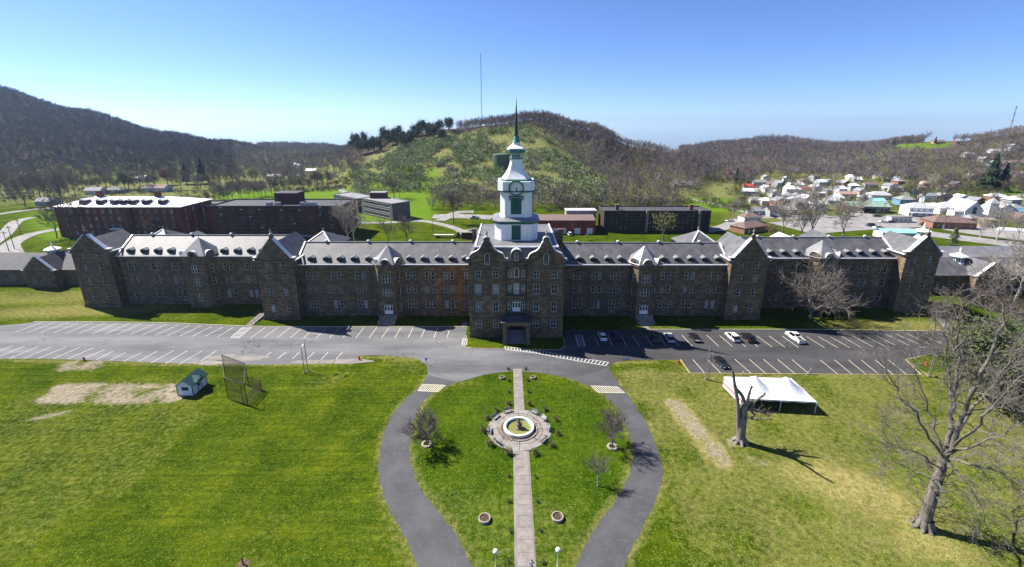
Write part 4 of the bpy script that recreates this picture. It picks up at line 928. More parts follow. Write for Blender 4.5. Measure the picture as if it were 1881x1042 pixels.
low_wing(125.7, 235, 143, 6.6, 10.6, 14, [(158.5, 5.2, 11.6, 3)], (130, 134, 139, 144, 149, 168, 173, 180, 186, 195, 200))
for x0, x1, y0, y1, e, r_, ax, mm in ((-178, -150, 166, 190, 5, 8.5, 'x', 'slate'), (-152, -138, 166, 200, 5, 8.6, 'y', 'slate'), (128, 205, 159, 176, 6, 10, 'x', 'slate_flat'), (106, 120, 158, 185, 7.5, 11.5, 'y', 'roof_bright'), (122, 136, 172, 188, 8, 12, 'y', 'slate'), (22, 44, 158, 182, 5, 9.6, 'h', 'deck_roof')):
    mb = MB(); mb.box(x0, x1, y0, y1, -.2, e)
    Wl = part('rear_wing', mb, ['sandstone']); mb = MB()
    if ax == 'h': hip_roof(mb, x0, x1, y0, y1, e + .02, r_)
    else: gable_roof(mb, x0, x1, y0, y1, e + .05, r_, ax)
    obj('roof', mb, mm, Wl)
def cup_at(px, py, Y): v = yp(px, py, Y); return v
cupola(cup_at(101, 474, 157)); cupola(cup_at(1757, 487, 149)); cupola(cup_at(1692, 440, 163))
# steps up the bank beside the pavilion
st_ = thing('garden_steps', 'concrete steps with thin handrails beside the gabled pavilion', 'steps', gp(466, 596)); a, c_ = gp(455, 600), gp(484, 580); d = (c_ - a); mb = MB(); L = d.length; ang = math.atan2(d.y, d.x)
for k in range(16): mb.box(L * k / 16, L * (k + 1) / 16 - .01, -1.0, 1.0, -.1, .06 + .05 * k)
o = obj('tread_flight', mb, 'concrete', st_, a - gp(466, 596), ang)
for s in (-1.05, 1.05):
    mb = MB(); mb.tube((0.2, s, .9), (L, s, 1.7), .04, n=5)
    for k in range(5): mb.tube((.2 + (L - .2) * k / 4, s, 0), (.2 + (L - .2) * k / 4, s, .9 + .2 * k), .035, n=5)
    obj('handrail', mb, 'iron', st_, a - gp(466, 596), ang)
# ------------------------------------------------------------------ buildings behind
for nm, c1, c2, ro in (('wall_white', (.74, .74, .72), (.60, .60, .58), .7), ('wall_cream', (.60, .54, .42), (.50, .45, .35), .7), ('wall_blue', (.13, .27, .38), (.10, .22, .32), .7), ('wall_paleblue', (.48, .58, .66), (.40, .50, .58), .7),
                       ('wall_grey', (.36, .36, .36), (.28, .28, .28), .7), ('wall_tan', (.42, .29, .16), (.34, .24, .14), .8), ('roof_grey', (.26, .26, .27), (.19, .19, .20), .8), ('roof_pale', (.46, .46, .47), (.36, .36, .37), .7),
                       ('roof_brown', (.19, .13, .11), (.13, .09, .08), .8), ('roof_pink', (.42, .28, .24), (.33, .22, .19), .8), ('roof_green', (.20, .30, .22), (.27, .37, .30), .6), ('roof_aqua', (.30, .58, .58), (.24, .50, .50), .5),
                       ('roof_red', (.48, .06, .05), (.36, .05, .05), .6), ('roof_white', (.80, .80, .80), (.66, .66, .66), .5), ('tank_green', (.055, .085, .045), (.075, .11, .06), .6), ('rust', (.20, .09, .05), (.13, .07, .05), .9)):
    mat(nm, c1, c2, .6, ro)
mat('concrete_dark', (.15, .14, .13), (.10, .095, .09), .5, .8); block_mat('bright_brick', (.46, .060, .048), (.36, .05, .042), (.2, .1, .08), .7, .26, .03, (.28, .045, .04), bmp=.3)
mat('mast_steel', (.16, .16, .17), (.11, .11, .12), 1, .5)
def block(name, label, P, L, D, h, rz, wall, roofm, rows, cols, wsz, group=None, roof='flat', rise=4, pane='glass', frame='frame_dark', z0w=1.2, faces='fr', para=.6, trim='stone_trim', inset=3.0):
    """flat or hipped block; local x along the front, front faces -y, origin at the front-left base corner"""
    o = thing(name, label, 'building', P, rz, group); mb = MB()
    fh = (h - 1.0) / rows; ww, wh = wsz; hl = []; wn = []
    for c_ in range(cols):
        u = inset + (L - 2 * inset) * (c_ + .5) / cols
        for r in range(rows): z = z0w + r * fh; hl.append((u - ww / 2, u + ww / 2, z, z + wh)); wn.append((u, z))
    mb.facade((0, 0, 0), UX, L, -.5, h, hl); sl = []; sw = []
    nc = max(2, int(D / (L / cols) * .8))
    if 'r' in faces:
        for c_ in range(nc):
            u = D * (c_ + .5) / nc
            for r in range(rows): z = z0w + r * fh; sl.append((u - ww / 2, u + ww / 2, z, z + wh)); sw.append((u, z))
    mb.facade((L, 0, 0), Vector((0, 1, 0)), D, -.5, h, sl); mb.facade((0, D, 0), Vector((0, -1, 0)), D, -.5, h); mb.facade((L, D, 0), Vector((-1, 0, 0)), L, -.5, h)
    mb.box(-.12, L + .12, -.12, -.004, h - .5, h - .15, 1)
    wl = obj('wall', mb, [wall, trim], o)
    for u, z in wn: window(o, (u, 0, z), UX, ww, wh, frame=frame, pane=pane, trim=trim)
    for u, z in sw: window(o, (L, u, z), Vector((0, 1, 0)), ww, wh, frame=frame, pane=pane, trim=trim)
    mb = MB()
    if roof == 'hip': hip_roof(mb, 0, L, 0, D, h + .02, h + rise, .8)
    else:
        mb.poly([(0, 0, h - para), (L, 0, h - para), (L, D, h - para), (0, D, h - para)])
        for a, c_ in (((0, 0), (L, 0)), ((L, 0), (L, D)), ((L, D), (0, D)), ((0, D), (0, 0))): mb.bar((*a, h - para / 2), (*c_, h - para / 2), .35, para)
    obj('roof', mb, roofm, o); return o
def zat(px, py, Y): return yp(px, py, Y)[2]
# brick hall with the bright metal roof
Y = 222; xa, xb = yp(103, 400, Y)[0], yp(335, 400, Y)[0]; h = zat(220, 380, Y); L = xb - xa
B = block('brick_hall', 'red brick hall under a bright white metal roof with a row of dormers', (xa, Y, 0), L, 24, h, 0, 'red_brick', 'roof_bright', 4, 15, (1.5, 2.0), roof='hip', rise=zat(220, 361, 234) - h, frame='frame_paint', pane='glass_blinds')
mbd = MB(); mbd.box(-1.3, 1.3, 0, 4, 0, 1.9, 0); mbd.add([(-1.5, -.2, 1.9), (0, -.2, 2.8), (1.5, -.2, 1.9), (-1.5, 5, 1.9), (0, 6, 2.8), (1.5, 5, 1.9)], [(0, 1, 4, 3), (1, 2, 5, 4), (0, 2, 1)], 1); mbd.box(-.8, .8, -.05, -.002, .4, 1.7, 2)
HD = mbd.mesh('dormer', ['dark_brick', 'roof_white', 'glass'])
for px in (153, 183, 209, 225, 242, 267, 297): put('dormer', HD, B, (yp(px, 373, Y + 3)[0] - xa, 2.2, h + .9))
for px in (185, 291):
    mb = MB(); mb.box(-1.2, 1.2, -1, 1, 0, 4); mb.box(-1.35, 1.35, -1.15, 1.15, 4, 4.4); obj('chimney', mb, 'dark_brick', B, (yp(px, 362, Y + 12)[0] - xa, 12, zat(220, 366, 234)))
for k in (0.48,): mb = MB(); mb.box(-2.2, 2.2, -2.5, -.02, 0, 4.5); mb.box(-2.6, 2.6, -3, -.02, 4.5, 5, 1); obj('entrance_porch', mb, ['dark_brick', 'wood_white'], B, (L * k, 0, 0))
mb = MB(); mb.box(L * .57, L * .62, -1.2, -.13, 0, h - .2); obj('stair_bay', mb, 'dark_brick', B)
# dark brick block
Y = 221; xa, xb = yp(388, 400, Y)[0], yp(628, 400, Y)[0]; h = zat(500, 378, Y); L = xb - xa
B = block('brick_ward', 'dark brown brick block with flat roof and square rooftop tower', (xa, Y, 0), L, 22, h, 0, 'dark_brick', 'dark_roof', 4, 12, (2.0, 1.7), frame='frame_dark')
a, c_ = yp(505, 370, Y + 8)[0] - xa, yp(546, 370, Y + 8)[0] - xa; mb = MB(); mb.box(a, c_, 8, 17, h - .5, zat(525, 356, Y + 8)); mb.box(a - .15, c_ + .15, 7.85, 17.15, zat(525, 356, Y + 8), zat(525, 356, Y + 8) + .3, 1); obj('rooftop_tower', mb, ['dark_brick', 'dark_roof'], B)
for px, s in ((495, 1.4), (511, 1.6), (556, 1.2), (572, 2.6)): mb = MB(); mb.box(-s, s, -.8, .8, 0, 1.3); mb.box(-s * .8, s * .8, -.6, .6, 1.3, 1.6); obj('roof_unit', mb, 'steel', B, (yp(px, 376, Y + 5)[0] - xa, 5, h - .6))
mbl = MB(); mbl.box(-.5, .5, -.12, -.02, 0, .35); AC = mbl.mesh('window_unit', ['wood_white'])
for px, py in ((405, 382), (406, 395), (443, 386), (476, 386), (460, 399), (517, 387), (550, 387), (588, 382), (588, 395), (541, 411), (482, 419)): v = yp(px, py, Y); put('window_unit', AC, B, (v[0] - xa, -.002, v[2]))
mb = MB(); mb.box(.2, L - .2, -.15, -.02, .4, 1.6); obj('base_band', mb, 'wall_grey', B)
# link between them
Y = 236; xa, xb = yp(340, 400, Y)[0], yp(392, 400, Y)[0]
block('brick_link', 'narrow brick link building squeezed between the two brick blocks', (xa, Y, 0), xb - xa, 18, zat(370, 378, Y), 0, 'red_brick', 'dark_roof', 4, 3, (1.4, 1.9), frame='frame_paint', faces='')
# slatted modern building set at an angle
n0, n1 = gp(722, 406), gp(620, 383); d = (n1 - n0); ang = math.atan2(-d.y, -d.x); D_ = 14
h = zat(722, 374, n0.y)
o1 = n0.lerp(n1, .52)
block('modern_block', 'grey two storey modern block with long window bands and a blank end wall', (o1.x, o1.y, 0), d.length * .52, 13, h, ang, 'concrete_dark', 'roof_grey', 3, 9, (3.4, 1.7), pane='glass', frame='frame_paint', faces='', para=.4, trim='wall_grey')
o2 = n1 + (Vector((-d.y, d.x, 0)).normalized()) * 1.0
block('modern_annexe', 'grey modern annexe with window bands stepping back behind the larger block', (n1.x - 2.5, n1.y + 1.5, 0), d.length * .47, 13, h - .7, ang, 'concrete_dark', 'roof_grey', 3, 8, (3.2, 1.7), pane='glass', frame='frame_paint', faces='', para=.4, trim='wall_grey')
q = n0.lerp(n1, .42) + Vector((6, 7, 0)); mb = MB(); mb.box(-5, 5, -3, 3, 0, h + 3.0); mb.box(-5.2, 5.2, -3.2, 3.2, h + 3.0, h + 3.4, 1); tag(obj('stair_tower', mb, ['dark_brick', 'roof_grey'], None, q, 0), 'dark rooftop stair tower rising above the grey modern block', 'tower')
# red garage
Y = 229; xa, xb = yp(988, 415, Y)[0], yp(1094, 415, Y)[0]; h = zat(1040, 405, Y); L = xb - xa
B = block('red_garage', 'low red brick garage with four pale doors and a weathered grey roof', (xa, Y, 0), L, 16, h, 0, 'bright_brick', 'dark_roof', 1, 10, (.7, 1.5), z0w=h - 3.0, faces='', para=.2, frame='frame_dark')
for a, c_, py0 in ((190, 258, 343), (303, 330, 343), (415, 475, 343), (540, 600, 343)):
    x0, x1 = yp(980 + a / 5.532, 428, Y)[0] - xa, yp(980 + c_ / 5.532, 428, Y)[0] - xa; mb = MB(); mb.box(x0, x1, -.14, -.004, 0, 3.2)
    for k in range(4): mb.box(x0 + .1, x1 - .1, -.18, -.141, .15 + k * .78, .78 + k * .78)
    obj('garage_door', mb, 'wood_white', B)
mb = MB(); mb.add([(0, 0, h), (L, 0, h), (L, 9, h + 1.5), (0, 9, h + 1.2), (L, 16, h + .1), (0, 16, h + .1)], [(0, 1, 2, 3), (3, 2, 4, 5)]); obj('shed_roof', mb, 'roof_brown', B)
mb = MB(); mb.box(L * .55, L + 3, 15, 22, 0, h + 2.2); mb.box(L * .55 - .3, L + 3.3, 14.7, 22.3, h + 2.2, h + 2.5, 1); obj('rear_bay', mb, ['wall_grey', 'roof_pale'], B)
# dark stone block
Y = 233; xa, xb = yp(1109, 410, Y)[0], yp(1304, 410, Y)[0]; h = zat(1200, 387, Y); L = xb - xa
B = block('stone_ward', 'dark flat roofed stone block with pilasters coloured as if sunlit behind a budding tree', (xa, Y, 0), L, 15, h, 0, 'brown_stone', 'dark_roof', 3, 20, (1.2, 1.6), faces='', frame='frame_dark')
for px in (1188, 1284): u = yp(px, 400, Y)[0] - xa; mb = MB(); mb.box(u - .6, u + .6, -1.0, -.13, 0, h + .3); obj('pilaster', mb, 'stone_light', B)  # lighter stone stands in for sunlight on the pilasters
for px in (1134, 1270): u = yp(px, 384, Y + 5)[0] - xa; mb = MB(); mb.box(u - .9, u + .9, 5, 6.6, h - .6, h + 2); mb.box(u - 1.05, u + 1.05, 4.85, 6.75, h + 2, h + 2.25); obj('chimney', mb, 'rust', B)

# ------------------------------------------------------------------ houses
hw_cache = {}
def house(name, label, px, py, w_, d_, h_, roof, wall, roofm, rz=0, rise=None, chim=False, nwin=2, rows=1, group=None, porch=False, y0=150):
    P = tp(px, py, y0); P.y += 0; z = min(tz(P.x + a * w_ / 2, P.y + b * d_) for a in (-1, 1) for b in (0, 1)); P.z = z
    o = thing(name, label, 'house', P, R(rz), group); mb = MB(); x0, x1 = -w_ / 2, w_ / 2; rise = rise or d_ * .28; ex = P.z
    hl = []; wn = []
    for r in range(rows):
        for k in range(nwin):
            u = w_ * (k + .5) / nwin; z0 = .9 + r * (h_ / rows); hl.append((u - .55, u + .55, z0, z0 + 1.3)); wn.append((x0 + u, z0))
    mb.facade((x0, 0, 0), UX, w_, -2.5, h_, hl); mb.facade((x1, 0, 0), Vector((0, 1, 0)), d_, -2.5, h_); mb.facade((x1, d_, 0), Vector((-1, 0, 0)), w_, -2.5, h_); mb.facade((x0, d_, 0), Vector((0, -1, 0)), d_, -2.5, h_)
    if roof == 'gable_x':
        for xx in (x0, x1): mb.poly([(xx, 0, h_), (xx, d_, h_), (xx, d_ / 2, h_ + rise - .1)])
    if roof == 'gable_y':
        for yy in (0, d_): mb.poly([(x0, yy, h_), (x1, yy, h_), (0, yy, h_ + rise - .1)])
    obj('wall', mb, wall, o); mb = MB()
    if roof == 'hip': hip_roof(mb, x0, x1, 0, d_, h_, h_ + rise, .5)
    elif roof == 'flat': mb.box(x0 - .3, x1 + .3, -.3, d_ + .3, h_ + .003, h_ + .35)
    else: gable_roof(mb, x0 - (.4 if roof == 'gable_x' else 0), x1 + (.4 if roof == 'gable_x' else 0), -(.4 if roof == 'gable_y' else 0), d_ + (.4 if roof == 'gable_y' else 0), h_ + .02, h_ + rise, roof[-1], .4)
    rf = obj('roof', mb, roofm, o)
    for u, z0 in wn: window(o, (u, 0, z0), UX, 1.1, 1.3, 'bare', frame='wood_white', pane='glass')
    mb = MB(); mb.box(-.5, .5, -.08, -.004, 0, 2.1); mb.box(.3, .38, -.14, -.081, .95, 1.05); obj('door', mb, 'wood_white' if 'white' not in wall else 'wall_grey', o, (w_ * .5 / nwin - w_ / 2 + w_ / nwin / 2 if nwin > 1 else 0, 0, 0))
    if chim: mb = MB(); mb.box(-.4, .4, -.4, .4, 0, 2.2); mb.box(-.5, .5, -.5, .5, 2.2, 2.4); obj('chimney', mb, 'red_brick', rf, (w_ * .22, d_ * .55, h_ + rise * .55))
    if porch:
        mb = MB(); mb.box(x0 + .3, x1 - .3, -2.4, -.01, 2.5, 2.7)
        for k in range(4): u = x0 + .5 + (w_ - 1) * k / 3; mb.box(u - .1, u + .1, -2.3, -2.1, 0, 2.5)
        obj('porch', mb, 'wood_white', o)
    return o
HS = [
 ('white house with big white gable roof beside a yellow-green tree', 1547, 358, 9.5, 8, 5, 'gable_x', 'wall_white', 'roof_white', 20, dict(rows=2, nwin=3)),
 ('small grey hip-roofed house beside the big white gabled house', 1527, 357, 7, 7, 3, 'hip', 'wall_grey', 'roof_grey', 0, {}),
 ('long low tan building with flat pale roof in the town', 1502, 363, 12, 7, 3.2, 'flat', 'wall_tan', 'roof_white', -5, dict(nwin=4)),
 ('white house under a broad grey hip roof above the green-roofed shop', 1620, 367, 15, 9, 3.4, 'hip', 'wall_white', 'roof_pale', -8, dict(nwin=4)),
 ('blue house with dark hip roof', 1668, 378, 11, 9, 4.2, 'hip', 'wall_blue', 'roof_grey', -10, dict(nwin=3, rows=1)),
 ('low building with aqua metal gable roof behind the green-roofed shop', 1612, 378, 10, 6, 3.4, 'gable_x', 'wall_paleblue', 'roof_aqua', -5, {}),
 ('grey house with pale hip roof among bare trees at the edge of the wide road', 1509, 387, 11, 9, 4, 'hip', 'wall_grey', 'roof_pale', 12, dict(nwin=3, chim=True)),
 ('two storey white house with grey hip roof and wide front porch', 1690, 398, 13, 10, 5.4, 'hip', 'wall_white', 'roof_pale', -12, dict(rows=2, nwin=4, porch=True)),
 ('long white trailer with dark top on the pale lot', 1655, 409, 11.5, 4, 3.2, 'flat', 'wall_white', 'roof_grey', -4, dict(nwin=5)),
 ('low house with pinkish brown roof behind bare trees', 1558, 363, 13, 6, 2.8, 'gable_x', 'wall_cream', 'roof_pink', -4, dict(nwin=4)),
 ('white long hall with pale grey roof joined to the church', 1757, 395, 20, 12, 4, 'hip', 'wall_white', 'roof_pale', -8, dict(nwin=6)),
 ('white gabled hall with arched-roof porch beyond the church tower', 1846, 402, 11, 14, 5, 'gable_y', 'wall_paleblue', 'roof_pale', -14, dict(nwin=2, rows=1)),
 ('brick shop with brown roof and small white front gable', 1752, 421, 21, 11, 3.6, 'hip', 'orange_brick', 'roof_brown', -10, dict(nwin=4)),
 ('white shed with blue roof at the end of the church row', 1868, 398, 9, 6, 3, 'gable_x', 'wall_white', 'wall_blue', -12, {}),
 ('square tan box of a building near sycamore trees', 1821, 418, 6, 6, 4, 'flat', 'wall_tan', 'wall_tan', -10, {}),
 ('blue building with white roof on the grassy slope', 1379, 359, 11, 7, 3.6, 'gable_x', 'wall_blue', 'roof_white', -12, dict(nwin=3)),
 ('dark-roofed shed with open front below the blue building', 1392, 376, 10, 7, 3, 'gable_x', 'wall_grey', 'roof_grey', -15, {}),
 ('small grey house with grey gable roof below the dark shed', 1394, 396, 9, 7, 3, 'gable_x', 'wall_grey', 'roof_grey', 5, {}),
 ('white house with grey gable roof between evergreens', 1412, 354, 8, 7, 4, 'gable_y', 'wall_white', 'roof_pale', 10, dict(rows=2)),
 ('white house with dark roof at the foot of the wooded hill', 1396, 341, 12, 7, 3.4, 'gable_x', 'wall_white', 'roof_grey', -6, dict(nwin=3)),
 ('small house with bright red roof', 1481, 354, 7, 6, 3, 'gable_x', 'wall_white', 'roof_red', 0, {}),
 ('long white low house with flat white roof behind the red-roofed one', 1463, 345, 13, 6, 3, 'gable_x', 'wall_white', 'roof_white', 0, dict(nwin=4)),
 ('pale blue house with twin gables by the red roof', 1503, 353, 10, 7, 4, 'gable_y', 'wall_paleblue', 'roof_pale', 15, {}),
 ('orange brick bungalow with brown roof behind the slate wing', 1388, 428, 18, 9, 3.2, 'hip', 'orange_brick', 'roof_brown', 25, dict(nwin=5)),
 ('dark timber house among bare branches', 1428, 398, 11, 8, 4, 'gable_x', 'wall_grey', 'dark_roof', 8, dict(chim=True)),
 ('house with maroon roof above the blue building', 1375, 347, 8, 6, 2.6, 'gable_x', 'wall_cream', 'roof_red', -10, {}),
 ('brown house standing on the open hilltop', 1728, 264, 14, 8, 3, 'gable_x', 'wall_tan', 'roof_brown', 0, dict(nwin=3)),
 ('long white-roofed house high on the wooded slope', 1838, 281, 18, 8, 3, 'gable_x', 'wall_white', 'roof_white', -5, dict(nwin=4)),
 ('pale blue house halfway up the wooded slope', 1832, 307, 12, 8, 4, 'gable_y', 'wall_paleblue', 'roof_pale', -12, {}),
 ('long beige house halfway up the wooded slope', 1864, 304, 18, 8, 3, 'gable_x', 'wall_cream', 'roof_pink', -8, dict(nwin=4)),
 ('small white house alone at the edge of the wood', 1569, 331, 9, 7, 3.4, 'gable_y', 'wall_white', 'roof_white', 5, {}),
 ('long beige house with flat roof under the wooded hill', 1638, 334, 18, 8, 3, 'gable_x', 'wall_cream', 'roof_pale', -4, dict(nwin=4)),
 ('small pale house beside the hillside road', 1703, 341, 7, 6, 3, 'gable_x', 'wall_cream', 'roof_pink', -4, {}),
 ('white house with two dark windows behind the bright-roofed hall', 170, 358, 12, 8, 3.6, 'gable_x', 'wall_white', 'roof_grey', 8, dict(nwin=3)),
 ('long white house with brown roof near the red-budding tree', 283, 353, 20, 9, 3.6, 'gable_x', 'wall_paleblue', 'roof_brown', -5, dict(nwin=6)),
 ('dark-roofed cottage beside the white house', 207, 356, 14, 8, 3, 'hip', 'wall_grey', 'dark_roof', 0, {}),
 ('white barn among trees under the wooded hill', 255, 334, 12, 8, 4, 'gable_x', 'wall_white', 'roof_white', 0, {}),
 ('grey cottage in bare trees beside the gravel road', 80, 378, 12, 8, 3, 'gable_x', 'wall_grey', 'roof_grey', 0, {}),
 ('white farm building beside the twin silos', 570, 318, 13, 8, 3.5, 'gable_x', 'wall_white', 'roof_white', 0, {}),
 ('grey farm shed with pale roof beside the gravel lane', 503, 328, 16, 8, 3, 'gable_x', 'wall_grey', 'roof_pale', 0, {}),
 ('cream house in budding trees on the slope behind the dark stone block', 1256, 345, 16, 8, 3.2, 'gable_x', 'wall_cream', 'roof_pale', -6, dict(nwin=4)),
 ('small white house glimpsed between pines', 1345, 322, 10, 7, 3.4, 'gable_x', 'wall_white', 'roof_pale', 0, {}),
 ('white shop with flat roof near the brick shop', 1800, 440, 0, 0, 0, '', '', '', 0, {}),
]
for lb, px, py, w_, d_, h_, rf, wl, rm, rz, kw in HS:
    if w_: house('house', lb, px, py, w_, d_, h_, rf, wl, rm, rz, **kw)
# shop with the long green roof
P = tp(1556, 390); B = thing('roadside_shop', 'long dark shop with green metal roof and brick end wall', 'shop', P, R(-6)); Ls = 26
mb = MB(); mb.box(0, Ls, 0, 10, -1, 4.2); mb.box(-.2, 3, -.15, 10.1, -1, 4.25, 1); obj('wall', mb, ['frame_dark', 'orange_brick'], B)
mb = MB(); gable_roof(mb, -.4, Ls + .4, 0, 10, 4.3, 6.6, 'x', .8); obj('roof', mb, 'roof_green', B)
for k in range(3): mb = MB(); mb.box(-1.6, 1.6, -.1, -.004, 0, 3.0); obj('shop_door', mb, 'wall_grey' if k % 2 == 0 else 'dark_hole', B, (6 + k * 6.5, 0, 0))
mb = MB(); mb.box(8, 24, -2.6, -.02, 3.1, 3.3); obj('awning', mb, 'dark_roof', B)
# church
P = tp(1786, 401); B = thing('church', 'white gabled church with an arched window and square bell tower', 'church', P, R(-14)); mb = MB(); w_ = 9.0
mb.box(-w_ / 2, w_ / 2, 0, 20, -2, 5); mb.slab([(0, 5), (w_ / 2, 10.2), (w_, 5)], (-w_ / 2, 0, 0), UX, .3); mb.slab([(0, 5), (w_ / 2, 10.2), (w_, 5)], (-w_ / 2, 19.7, 0), UX, .3); obj('wall', mb, 'wall_white', B)
mb = MB(); gable_roof(mb, -w_ / 2, w_ / 2, -.4, 20.4, 5.02, 10.4, 'y', .5); obj('roof', mb, 'roof_pale', B)
window(B, (0, -.35, 2.4), UX, 2.2, 4.8, 'arch', frame='wood_white', trim='wood_white')
mb = MB(); mb.box(8, 12.4, 1, 5.4, -2, 9.4); obj('bell_tower', mb, 'wall_white', B); mb = MB(); mb.add([(7.6, .6, 9.4), (12.8, .6, 9.4), (12.8, 5.8, 9.4), (7.6, 5.8, 9.4), (10.2, 3.2, 12.6)], [(0, 1, 4), (1, 2, 4), (2, 3, 4), (3, 0, 4)]); obj('tower_roof', mb, 'roof_pale', B)
for u in (9.3, 11.1): window(B, (u, 1, 6.3), UX, .9, 1.9, 'bare', frame='wood_white')
mb = MB(); mb.box(-9, -w_ / 2 - .01, 1, 8, -2, 3.4); mb.box(-9.3, -w_ / 2 - .02, .7, 8.3, 3.4, 3.7, 1); obj('side_porch', mb, ['wall_white', 'roof_pale'], B)
# white covered trough by the sycamores
P = tp(1835, 424); mb = MB(); n = 8; L_ = 26
for k in range(n): a0, a1 = math.pi * k / n, math.pi * (k + 1) / n; mb.poly([(0, 2.2 * math.cos(a0), 2.0 * math.sin(a0)), (L_, 2.2 * math.cos(a0), 2.0 * math.sin(a0)), (L_, 2.2 * math.cos(a1), 2.0 * math.sin(a1)), (0, 2.2 * math.cos(a1), 2.0 * math.sin(a1))])
for xx in (0, L_): mb.poly([(xx, 2.2 * math.cos(math.pi * k / n), 2.0 * math.sin(math.pi * k / n)) for k in range(n + 1)])
P.z -= .1; tag(obj('hoop_shed', mb, 'roof_white', None, P, R(-18)), 'long white hoop-roofed shed behind pale sycamore limbs', 'shed')
# teal-roofed rear hall next to the slate end wing
P = tp(1655, 440); B = thing('pool_hall', 'low hall with pale aqua sheet roof behind the slate end wing', 'building', P, R(-6)); mb = MB(); mb.box(-9, 9, 0, 7, -.5, 3.4); obj('wall', mb, 'wall_white', B); mb = MB(); gable_roof(mb, -9.4, 9.4, 0, 7, 3.42, 4.6, 'x', .5); obj('roof', mb, 'roof_aqua', B)

rg = random.Random(77); WC = {'white': 'wall_white', 'cream': 'wall_cream', 'pale blue': 'wall_paleblue', 'grey': 'wall_grey', 'brick': 'orange_brick'}; RC = {'grey': 'roof_grey', 'pale': 'roof_pale', 'brown': 'roof_brown', 'white': 'roof_white'}
for px, py in ((1420, 344), (1433, 346), (1446, 338), (1408, 335), (1425, 365), (1449, 372), (1470, 366), (1487, 371), (1455, 358), (1512, 341), (1524, 340), (1570, 352), (1585, 358), (1590, 370), (1543, 372), (1530, 376), (1640, 352), (1680, 358), (1695, 350), (1708, 372), (1735, 372), (1770, 372), (1800, 375), (1835, 374), (1865, 380), (1600, 345), (1655, 343), (1470, 385), (1452, 395), (1790, 330), (1760, 345), (1875, 325), (1845, 322), (1810, 300), (1780, 290), (1862, 275), (1760, 266), (1480, 338), (1555, 342), (1880, 410), (1715, 388), (1410, 378), (1436, 382), (1462, 376), (1382, 410), (1870, 392), (1790, 412), (1855, 388), (1740, 352), (1665, 352), (1575, 335), (1500, 333), (1620, 330)):
    wc = rg.choice(('white', 'white', 'cream', 'pale blue', 'grey', 'grey', 'brick')); rc = rg.choice(list(RC)); house('house', '%s town house with %s roof and no porch among the trees' % (wc, rc), px, py, rg.uniform(6.5, 10.5), rg.uniform(6, 8), rg.choice((3, 3.4, 5)), rg.choice(('gable_x', 'gable_y', 'hip')), WC[wc], RC[rc], rg.uniform(-20, 20), nwin=3, group='%s town houses with %s roofs' % (wc, rc))
# ------------------------------------------------------------------ tank, masts, silos, poles
P = tp(921, 309); Y = P.y; r_ = 16 * Y / 850; h = zat(921, 284, Y) - P.z; mb = MB(); mb.lathe([(r_, -2), (r_, h), (r_ * 1.01, h + .02), (r_ * .98, h + .4), (0.1, h + 1.6)], 28); B = tag(obj('water_tank', mb, 'tank_green', None, P), 'squat dark green steel water tank on the scrubby hill', 'tank')
P_ = put('ladder', None); bpy.data.objects.remove(P_); mb = MB()
for s in (-.25, .25): mb.bar((s, -r_ - .15, 0), (s, -r_ - .15, h), .08, .08)
for k in range(20): mb.bar((-.25, -r_ - .15, h * k / 20), (.25, -r_ - .15, h * k / 20), .06, .06)
obj('ladder', mb, 'steel', B)
def lattice(name, label, P, h, w0, w1, n, mm, par_extra=None):
    o = thing(name, label, 'mast', P); mb = MB()
    leg = lambda k, i: Vector(((w0 + (w1 - w0) * k / n) * math.cos(2.094 * i + .5), (w0 + (w1 - w0) * k / n) * math.sin(2.094 * i + .5), h * k / n))
    for k in range(n):
        for i in range(3):
            mb.bar(leg(k, i), leg(k + 1, i), .36, .36); mb.bar(leg(k, i), leg(k + 1, (i + 1) % 3), .22, .22); mb.bar(leg(k + 1, i), leg(k + 1, (i + 1) % 3), .2, .2)
    obj('lattice_frame', mb, mm, o); return o
P = tp(885, 226); h = zat(884, 98, P.y) - P.z; B = lattice('radio_mast', 'tall grey lattice radio mast on the ridge', P, h, 1.7, 1.1, 26, 'mast_steel')
for k in (.8, .92, .99): mb = MB(); mb.box(-1.1, 1.1, -.3, .3, h * k - .6, h * k + .6); obj('antenna', mb, 'iron', B)
P = tp(1856, 236); h = zat(1866, 195, P.y) - P.z; B = lattice('cell_tower', 'leaning-looking dark cell tower with antenna racks on the ridge', P, h, 1.2, .7, 12, 'iron')
for k in (.72, .85, .98):
    mb = MB()
    for i in range(6): a = i * 1.047; mb.box(1.9 * math.cos(a) - .35, 1.9 * math.cos(a) + .35, 1.9 * math.sin(a) - .25, 1.9 * math.sin(a) + .25, h * k - 1.1, h * k + 1.1); mb.bar((0, 0, h * k), (1.9 * math.cos(a), 1.9 * math.sin(a), h * k), .15, .15)
    obj('antenna_rack', mb, 'iron', B)
for i, (px, lb) in enumerate(((545, 'taller concrete silo with pale dome at the farm'), (551, 'shorter concrete silo with pale dome at the farm'))):
    P = tp(px, 318); h = zat(px, 302 + i * 2, P.y) - P.z; r_ = 3.0 * P.y / 850; mb = MB(); mb.lathe([(r_, -1), (r_, h)], 16); mb.lathe([(r_ * 1.03, h - .05), (r_ * .8, h + r_ * .6), (r_ * .4, h + r_ * .9), (.05, h + r_)], 16, 1); tag(obj('silo', mb, ['wall_grey', 'roof_white'], None, P), lb, 'silo')
